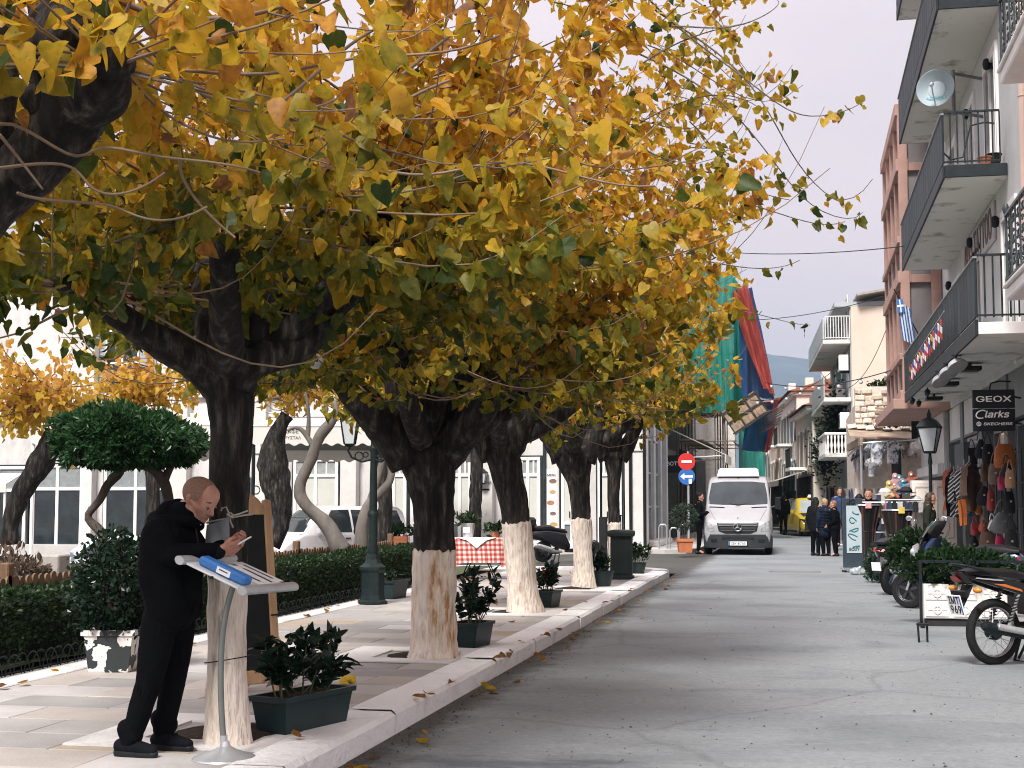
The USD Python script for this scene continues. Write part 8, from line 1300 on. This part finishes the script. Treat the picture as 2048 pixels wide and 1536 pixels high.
sh2 = thing('dark_shutter', 'dark closed shop shutter behind the street lantern post', 'shutter', (3.36, 31.9, .09)); part(sh2, 'leaf', G().bb((-.05, -.9, 1.4), (.06, .9, 2.65)), DARKTEAL)
for i, (px, py, col, lab) in enumerate(((1790, 965, (.38, .20, .22), 'pink soft toy on the souvenir rack'), (1798, 968, (.05, .18, .24), 'turquoise soft toy on the souvenir rack'), (1805, 975, (.08, .2, .3), 'blue soft toy on the souvenir rack'), (1788, 982, (.32, .09, .05), 'red and orange soft toy on the souvenir rack'), (1778, 980, (.42, .33, .09), 'yellow soft toy on the souvenir rack'), (1822, 962, (.26, .08, .05), 'red soft toy hanging beside the white cupboard'))):
    t = thing('soft_toy', lab, 'toy', atD(px, py, 33)); part(t, 'body', blob([[(0, 0, -.05, .09), (0, 0, .05, .08)], [(0, 0, .05, .06), (0, -.02, .15, .07)], [(0, 0, .03, .05), (-.13, -.04, .0, .035)], [(0, 0, .03, .05), (.13, -.04, .06, .035)], [(0, 0, -.05, .06), (-.08, -.08, -.14, .04)], [(0, 0, -.05, .06), (.08, -.08, -.14, .04)]], .04, 3), M('toy_%d' % i, col, .9, .2, 12), True); part(t, 'muzzle', G().sph((0, -.08, .14), .03, 1), WHITE)
def rack(label, c, L, rz, Hh, cat='display rack'):
    t = thing('display_rack', label, cat, c, rz); 
    for s in (-1, 1): part(t, 'upright', G().tube([(s * L / 2, 0, 0), (s * L / 2, 0, Hh)], .018, 7), STEEL); part(t, 'foot', G().tube([(s * L / 2, -.25, .02), (s * L / 2, .25, .02)], .018, 6), STEEL)
    part(t, 'rail', G().tube([(-L / 2, 0, Hh), (L / 2, 0, Hh)], .018, 7), STEEL); part(t, 'lower_rail', G().tube([(-L / 2, 0, Hh * .55), (L / 2, 0, Hh * .55)], .014, 7), STEEL); return t
def col_m(name, c, c2=None): return M('goods_' + name, c, .75, .25, 9, .2, 40, col2=c2)
def goods(rk, n, L, z, seed, cols, w=.10, h=.30):
    q = np.random.default_rng(seed)
    for k in range(n): c_ = cols[k % len(cols)]; x = -L / 2 + L * (k + .5) / n; hh, ww = h * q.uniform(.7, 1.2), w * q.uniform(.7, 1.1); part(rk, 'hanging_item', G().hull([(x + a * ww / 2 * b_, y, z - dz) for dz, b_ in ((0, .35), (hh * .2, .8), (hh * .75, 1.0), (hh, .85)) for a in (-1, 1) for y in (-.04, .04)]), c_, 30)
GC = [col_m('dark', (.02, .02, .022)), col_m('navy', (.02, .03, .06)), col_m('white_blue', (.5, .5, .5), (.06, .08, .12)), col_m('rust', (.26, .07, .03)), col_m('tan', (.25, .16, .09)), col_m('grey', (.14, .14, .14)), col_m('red', (.30, .03, .03)), col_m('pale', (.5, .48, .45))]
rk1 = rack('souvenir rack with small dark bags and pouches behind the feathery bush', foot(1762, 33), .95, .1, 1.5); goods(rk1, 11, .9, 1.46, 1, [GC[i] for i in (0, 3, 0, 1, 5, 0, 6, 0)]); goods(rk1, 11, .9, .82, 2, [GC[i] for i in (0, 5, 3, 0, 1)])
rk2 = rack('souvenir rack with caps and a blue cloth next to the white cupboard', foot(1815, 32), .95, .1, 1.56); goods(rk2, 8, .9, 1.52, 3, [GC[i] for i in (1, 0, 7, 1)], .14, .26); goods(rk2, 9, .9, .86, 4, [GC[i] for i in (0, 6, 0, 4)])
for i, (px, py, m_) in enumerate(((1770, 988, 7), (1812, 985, 0), (1830, 1003, 7))): t = thing('cap', ('white cap stack lying on the nearer souvenir rack', 'dark round hat on the souvenir rack beside the cupboard', 'white cap with dark mark at the end of the souvenir rack')[i], 'hat', atD(px, py, 32.2)); part(t, 'crown', G().lathe([(.14, 0), (.135, .06), (.09, .12), (0, .14)], 16), GC[m_], True); part(t, 'brim', G().lathe([(.13, 0), (.22, -.015), (.22, -.005), (.13, .012)], 18, cap=False), GC[m_])
TS = [(-.17, -.33), (.17, -.33), (.17, .13), (.27, .02), (.37, .10), (.20, .31), (.08, .34), (.0, .30), (-.08, .34), (-.20, .31), (-.37, .10), (-.27, .02), (-.17, .13)]
def folded(poly, th, amp, freq, seed):
    g = G().prism(poly, th, RB); v, f = g.get(); v, f = trimesh.remesh.subdivide_to_size(v, f, .07); m = trimesh.Trimesh(v, f, process=True); v = np.array(m.vertices)
    v[:, 1] += amp * np.sin(v[:, 0] * freq + 1.5 * np.sin(v[:, 2] * 3 + seed)) * np.clip(.4 - v[:, 2], 0, 1) + amp * 1.5 * (meshkit.fbm(np.stack([v[:, 0] * 7, 0 * v[:, 0] + seed, v[:, 2] * 4], 1), 3, seed) - .5); v[:, 0] *= 1 + .06 * np.sin(v[:, 2] * 5 + seed); return G().add(v, m.faces)
def shirt(label, px, py, D, s, m_, rz=0.0, name='t_shirt'):
    t = thing(name, label, 't-shirt', atD(px, py, D), YAW + rz); part(t, 'shirt', folded(np.array(TS) * s, .04, .05, 16, int(px) % 17), m_, 50); part(t, 'hanger', G().tube([(-.2 * s, -.015, .30 * s), (0, -.015, .38 * s), (.2 * s, -.015, .30 * s)], .008, 5).tube([(0, -.015, .38 * s), (.01, -.015, .45 * s), (.04, -.015, .44 * s)], .006, 5), GC[4])
PRT = [M('printed_cotton_%d' % i, (.55, .56, .58), .9, .1, 9, col2=c, lo=.48, hi=.58) for i, c in enumerate(((.05, .06, .08), (.10, .13, .20), (.22, .22, .24)))]
for i, (px, py, D, s, rz, lab) in enumerate(((1785, 905, 41, .95, 0, 'pale grey t-shirt with a dark print, hanging apart on the right of the stall'), (1752, 905, 42, .95, .1, 'white t-shirt with dark blotches beside the stall corner post'), (1738, 912, 43, .9, .4, 'white and black t-shirt in the middle of the stall front'), (1722, 920, 44, .9, .6, 'blue spotted t-shirt farther along the stall front'), (1712, 925, 46, .9, .8, 'farthest spotted t-shirt on the stall front'), (1745, 935, 42.5, .8, .2, 'lower dark printed t-shirt under the blotched one'))): shirt(lab, px, py, D, s, PRT[i % 3], rz)
ct = thing('clothes_stall', 'clothes stall frame with awning boards under the ruined house', 'stall', (1.9, 43.0, 0)); part(ct, 'counter', G().bb((-.2, 0, 0), (1.6, 2.5, .85)), INTERIOR); part(ct, 'back_cloth', G().bb((.9, .5, .86), (1.0, 3.5, 3.2)), INTERIOR); part(ct, 'corner_post', G().tube([(-.15, 0, 0), (-.15, 0, 3.3)], .04, 8), STEEL); part(ct, 'top_rail', G().tube([(-.15, 0, 3.2), (1.5, -.4, 3.3)], .03, 6).tube([(-.15, 0, 3.2), (-.35, 5, 3.0)], .03, 6), STEEL); part(ct, 'fascia_board', G().box((-.25, 2.4, 3.25), (.08, 5.2, .22), Rz(.04)), M('weathered_plank', (.28, .22, .16)))
goods(ct, 12, 1.5, 1.9, 7, [GC[i] for i in (0, 5, 1, 7, 4, 0)], .12, 1.0)
# clothes hanging before the farther shops
for i, (px, D, lab, z) in enumerate(((1690, 50, 'rail of long dark clothes before the grey balconies', 1.9), (1660, 60, 'rail of jeans and coats farther along the right side', 2.1), (1622, 74, 'far rail of coats under the old houses', 2.2), (1600, 86, 'farthest rail of pale clothes on the right side', 2.1), (1432, 58, 'rail of dark goods under the scaffold on the left side', 2.0))):
    r_ = rack(lab, foot(px, D, .05), 1.3, 1.3 if px > 1500 else -1.3, z, 'clothes rack'); goods(r_, 9, 1.2, z - .03, 20 + i, [GC[(k * 3 + i) % 8] for k in range(8)], .16, 1.1)
for i, (px, py, D, lab) in enumerate(((1672, 850, 57, 'dark climbing plant hanging below the stone balustrade'), (1650, 905, 60, 'dark climbing plant over the far shop awning'))): single('climbing_plant', tuft(1100, atD(px, py, D), (.22, .3, .6), .2, 60 + i, .3), HOLLY, lab, 'plant')
# ---- bags and jackets at the shop front
gridr = thing('wall_grid', 'black wire display grid and rail for bags and jackets on the shop front', 'display grid', (3.32, 25, 0))
for k in range(9): part(gridr, 'wire', G().tube([(.03, 2.6 - .6 * k, .35), (.03, 2.6 - .6 * k, 2.35)], .01, 5), BLACKMETAL)
for z in (.6, 1.0, 1.4, 1.8, 2.3): part(gridr, 'cross_wire', G().tube([(.03, -2.2, z), (.03, 2.6, z)], .01, 5), BLACKMETAL)
part(gridr, 'clothes_rail', G().tube([(-.16, 2.0, 2.12), (-.16, 7.5, 2.05)], .02, 7).tube([(-.16, 2.4, 2.12), (.1, 2.4, 2.12)], .015, 6), BLACKMETAL)
def bag(label, px, py, X, w, h, m_, kind=0):
    c = atX(px, py, X); t = thing('leather_bag', label, 'bag', c, YAW + rng.normal(0, .25), 'bags hanging at the shop front'); d = .10
    prof = ((0, .55), (h * .15, .85), (h * .7, 1.05), (h * .95, .95), (h, .8)) if kind == 0 else ((0, .8), (h * .1, .95), (h * .9, 1.0), (h, .9)) if kind == 1 else ((0, .3), (h * .3, .7), (h * .8, 1.1), (h, .7))
    R_ = [np.array([(w / 2 * b * math.cos(a), d / 2 * (.4 + .8 * z / h) * math.sin(a), h / 2 - z) for a in np.arange(14) * 2 * math.pi / 14]) for z, b in prof]; part(t, 'pouch', G().rings(R_), m_, 40); part(t, 'strap', G().tube(spline([(-w * .3, 0, h * .42), (-w * .16, .02, h * .85), (0, .03, h * 1.05), (w * .16, .02, h * .85), (w * .3, 0, h * .42)], 14), .009, 5), m_)
    if kind == 1: part(t, 'flap', G().hull([(-w * .42, -d * .5, h * .48), (w * .42, -d * .5, h * .48), (-w * .4, -d * .62, h * .05), (w * .4, -d * .62, h * .05), (-w * .42, -d * .3, h * .48), (w * .42, -d * .3, h * .48)]), m_)
    else: part(t, 'buckle', G().box((0, -d * .58, h * .05), (.03, .012, .03)), STEEL)
BC = dict(orange=(.42, .13, .03), black=(.012, .012, .013), taupe=(.15, .11, .08), brown=(.09, .045, .025), white=(.6, .59, .56), magenta=(.40, .03, .10), rust=(.30, .065, .02), red=(.30, .03, .025), mustard=(.45, .24, .03), grey=(.10, .105, .11), tan=(.32, .18, .09), blue=(.03, .07, .2))
BM = {k: M('leather_' + k, c, .45, .2, 8, .2, 60) for k, c in BC.items()}
for px, py, w, h, col, kind, lab in ((2009, 912, .34, .38, 'orange', 0, 'large orange leather bag, highest on the wire display grid'), (1962, 898, .22, .34, 'black', 2, 'black bag high beside the pale shutter'), (1944, 912, .2, .3, 'black', 1, 'small black satchel below the shutter corner'), (1976, 908, .2, .34, 'black', 0, 'black tote left of the large orange bag'), (1990, 948, .22, .34, 'taupe', 0, 'taupe bag under the large orange one'), (1972, 945, .2, .32, 'brown', 1, 'brown satchel beside the taupe bag'), (1953, 962, .14, .20, 'white', 1, 'small white satchel, the only white bag'), (2004, 968, .14, .2, 'magenta', 1, 'small magenta bag hanging beside the wall'), (2020, 958, .15, .28, 'tan', 0, 'tan narrow bag by the pink wall'), (2014, 940, .2, .22, 'black', 2, 'black pouch just below the orange bag'), (1968, 992, .26, .34, 'black', 2, 'black sack bag in the middle of the grid'), (1982, 1002, .14, .32, 'red', 0, 'dark red long bag in the middle of the grid'), (1958, 1015, .14, .26, 'orange', 2, 'small orange pouch beside the scarf'), (1945, 1012, .14, .22, 'mustard', 1, 'mustard coloured small bag'), (1936, 1022, .12, .2, 'blue', 1, 'small blue bag beside the hanging orange scarf'), (2006, 1045, .44, .34, 'grey', 2, 'big grey slouchy bag on a long strap'), (1985, 1050, .16, .18, 'white', 2, 'pale pouch under the strap of the big grey bag'), (1966, 1052, .16, .2, 'rust', 2, 'rust coloured pouch left of the big grey bag'), (1950, 1058, .16, .22, 'red', 1, 'red small bag low on the grid'), (2018, 1005, .2, .34, 'black', 0, 'black tote over the big grey bag'), (1975, 1085, .28, .36, 'brown', 0, 'brown fringed bag low on the grid'), (2000, 1092, .2, .32, 'magenta', 0, 'dark pink bag lowest on the grid'), (2022, 1085, .22, .4, 'black', 0, 'black tall bag lowest by the pink wall'), (1948, 1090, .2, .34, 'black', 2, 'black sack bag lowest on the left of the grid')): bag(lab, px, py, 3.14, w, h, BM[col], kind)
JK = [(-.2, -.45), (.2, -.45), (.24, .15), (.30, -.2), (.36, -.18), (.28, .28), (.08, .36), (-.08, .36), (-.28, .28), (-.36, -.18), (-.30, -.2), (-.24, .15)]
STRP = usdkit.material(stage, '/World/Looks/striped_knit', {'tc': ('texture_coordinate', {}), 'w': ('wave_texture', {'bands_direction': 'diagonal', 'scale': 7.0, 'distortion': 3.0, 'detail': 1.0}), 'r': ('rgb_ramp', {'ramp': [(.0, (.012, .013, .015)), (.72, (.014, .015, .018)), (.80, (.32, .33, .34)), (1, (.4, .4, .4))]}), 'p': ('principled_bsdf', {'roughness': .9})}, [('tc.object', 'w.vector'), ('w.fac', 'r.fac'), ('r.color', 'p.base_color')], surface='p.BSDF')
for px, py, D, m_, lab in ((1897, 975, 30.5, BM['rust'], 'rust red jacket at the far end of the clothes rail'), (1904, 985, 29, CBLK, 'black jacket on the clothes rail next to the rust red one'), (1912, 985, 28, STRP, 'black jacket with white diagonal stripes on the clothes rail'), (1924, 975, 27, STRP, 'second striped jacket nearest the bags'), (1934, 970, 26, BM['brown'], 'brown jacket end of the rail under the shutter')):
    t = thing('hanging_jacket', lab, 'jacket', atD(px, py, D), YAW + .9); part(t, 'jacket', folded(np.array(JK) * 1.05, .12, .06, 18, int(px) % 13), m_, 50); part(t, 'hanger', G().tube([(-.2, -.05, .33), (0, -.05, .42), (.2, -.05, .33)], .01, 5).tube([(0, -.05, .42), (0, -.05, .52)], .007, 5), STEEL)
single('orange_scarf', cloth(atD(1915, 1000, 25.5), atD(1932, 998, 25.5), atD(1920, 1052, 25.5), atD(1934, 1050, 25.5), 14, 14, .03, 9, 3, (0, -1, 0)), BM['orange'], 'orange scarf hanging below the striped jackets', 'scarf', True)
# ---- flags, bunting, cables, bulbs
FW = frame((1, 0, 0), (0, 0, 1)); fp0 = atD(1795, 598, 35.2); fl_ = thing('greek_flag', 'blue and white striped flag with a cross hanging limp from the balcony', 'flag', fp0); FBL, FWH = M('flag_blue', (.03, .14, .40), .8), M('flag_white', (.70, .70, .70), .8)
for k in range(9): x0_, x1_ = -.02 + .035 * k, .015 + .035 * k; part(fl_, 'stripe', cloth((x0_, .02 * math.sin(k), .02 - .03 * k), (x1_, .02 * math.sin(k + 1), -.01 - .03 * k), (x0_ + .12, .03 * math.sin(k * 1.3), -1.0 - .02 * k), (x1_ + .12, .03 * math.sin((k + 1) * 1.3), -1.02 - .02 * k), 4, 14, .008, 5, k, (0, -1, 0)), FBL if k % 2 == 0 else FWH)
part(fl_, 'canton', G().box((.06, -.05, -.18), (.16, .015, .32), Ry(-.12)), FBL); part(fl_, 'cross', G().box((.06, -.062, -.18), (.03, .012, .32), Ry(-.12)).box((.06, -.063, -.18), (.16, .012, .05), Ry(-.12)), FWH); part(fl_, 'staff', G().tube([(-.08, 0, .25), (.5, .1, -.9)], .015, 6), BLACKMETAL)
b0, b1 = atD(1888, 622, 22.8), atD(1816, 735, 33.5)
bt = thing('flag_bunting', 'string of small national flags along the lowest balcony parapet', 'bunting', b0); FC = [M('bunting_%d' % i, c, .8) for i, c in enumerate(((.42, .03, .03), (.68, .68, .68), (.03, .06, .3), (.5, .3, .03), (.02, .02, .02)))]
part(bt, 'string', G().tube([b0 - b0, b1 - b0], .006, 4), WHITE)
for k in range(19):
    o = (b1 - b0) * (k + .5) / 19 - np.array((.03, 0, 0)); fr_ = part(bt, 'small_flag', G().box(o + (0, 0, -.16), (.012, .24, .10), Rx(.25)), FC[k % 2 * 0 + (0, 1, 2, 0, 3, 1)[k % 6]]); part(fr_, 'flag_band', G().box(o + (0, 0, -.26), (.0122, .24, .10), Rx(.25)), FC[(1, 0, 1, 1, 4, 2)[k % 6]]); part(fr_, 'second_band', G().box(o + (0, 0, -.36), (.0118, .24, .10), Rx(.25)), FC[(0, 1, 0, 1, 0, 0)[k % 6]])
def cable(label, P, sag, r_=.012, bulbs=0):
    P = np.array(P); s = np.linspace(0, 1, 24)[:, None]; q = P[0] * (1 - s) + P[1] * s - CZ * (sag * 4 * s * (1 - s)); t = thing('overhead_cable', label, 'cable', P[0]); part(t, 'wire', G().tube(q, r_, 5), BLACKMETAL, world=True)
    for k in range(bulbs): c = along(q, np.array([(k + .5) / bulbs]))[0]; b = part(t, 'bulb', G().sph(c - CZ * .10, .06, 2), LGLASS, True, world=True); part(b, 'socket', G().tube([c, c - CZ * .05], .022, 6), BLACKMETAL, world=True)
cable('highest thin cable crossing the sky to the middle balcony', [atD(1460, 505, 40), atD(1812, 492, 33)], .10); cable('second cable crossing to the grid house at flag height', [atD(1500, 640, 50), atD(1770, 592, 42)], .15); cable('bulb string from the scaffold to the cream house', [atD(1500, 800, 57), atD(1662, 745, 58)], .35, .015, 6); cable('bulb string from the scaffold towards the terracotta grid', [atD(1530, 765, 57), atD(1800, 735, 38)], .3, .015, 7); cable('cable sagging in front of the cream end wall', [atD(1640, 742, 50), atD(1772, 660, 42)], 1.1, .01); cable('bulb string through the crowns of the first trees', [atD(180, 560, 8.0), atD(760, 700, 12)], .12, .006, 5)
# ---- leaf litter, crumpled yellow leaf, rubbish
q = np.random.default_rng(12); n = 150; P = np.stack([q.uniform(-6, -2.0, n), q.uniform(7, 30, n), np.full(n, PZ + .012)], 1); P[:60, 0] = -2.58 + abs(q.normal(0, .10, 60)); P[P[:, 0] > -2.62, 2] = .010; P[(P[:, 0] < -2.55) & (P[:, 0] > -2.95), 2] = PZ + .03; P[60:100, 0] = -5.9 + q.normal(0, .12, 40)
d = q.normal(0, 1, (n, 3)); d[:, 2] = .1; V = leaves(P, d, q.normal(0, .25, (n, 3)) + (0, 0, 1), q.uniform(.05, .10, n), q); F = (np.arange(n) * 14)[:, None, None] + LT_F; fl2 = single('fallen_leaves', (V.reshape(-1, 3), F.reshape(-1, 3)), FOLIAGE, 'dry brown and yellow leaves scattered on the pavement and along the kerb', 'leaves', kind='stuff')
UsdGeom.PrimvarsAPI(stage.GetPrimAtPath(fl2)).CreatePrimvar('tone', Sdf.ValueTypeNames.FloatArray, 'vertex').Set(np.repeat(np.where(q.random(n) < .8, q.uniform(.9, .99, n), q.uniform(.5, .7, n)), 14).astype(np.float32).tolist())
yl = thing('yellow_cloth', 'crumpled yellow wrapper lying behind the nearest planter trough', 'wrapper', atZ(694, 1368, PZ)); part(yl, 'sheet', blob([[(-.03, 0, .03, .03), (.03, .02, .035, .03), (.05, .0, .02, .02)]], .012, 2, .02, 3, 40), M('wrapper_yellow', (.62, .42, .02), .5, .15, 30), True); part(yl, 'fold', G().box((-.02, -.03, .012), (.07, .03, .012), Rz(.4)), M('wrapper_yellow', (.62, .42, .02)))
mh = thing('manhole_cover', 'flat rectangular iron cover set in the road before the van', 'manhole cover', atZ(1590, 1143, .004)); part(mh, 'frame', G().bb((-.55, -.3, -.02), (.55, .3, .002)), M('cast_iron_grey', (.11, .11, .115), .6, .2, 10)); part(mh, 'lid', G().bb((-.50, -.25, .0), (.50, .25, .006), .004), M('lid_grey', (.17, .17, .175), .7, .2, 10))
q = np.random.default_rng(77); n = 1100; P = np.stack([q.uniform(-2.5, 2.2, n), 7.5 + 18 * q.random(n) ** 1.6, np.full(n, .003)], 1); P[:520, 0] = -2.58 + abs(q.normal(0, .16, 520)); dg = G(); base = np.array([(1, 0, 0), (-.5, .8, 0), (-.6, -.7, 0), (0, 0, .6)]); s_ = (q.uniform(.003, .011, n) * np.where(q.random(n) < .1, 1.8, 1))[:, None, None]; a = q.uniform(0, 6.28, n); ca, sa = np.cos(a)[:, None], np.sin(a)[:, None]
V = np.stack([base[:, 0] * ca - base[:, 1] * sa, base[:, 0] * sa + base[:, 1] * ca, np.tile(base[:, 2], (n, 1))], 2) * s_ + P[:, None]; dg.add(V.reshape(-1, 3), ((np.arange(n) * 4)[:, None, None] + np.array([(0, 1, 3), (1, 2, 3), (2, 0, 3)])).reshape(-1, 3))
single('road_grit', dg, M('grit_dark', (.045, .04, .034), .9, .5, 40), 'dark grit and crumbs scattered on the road and in the gutter', 'debris', kind='stuff')
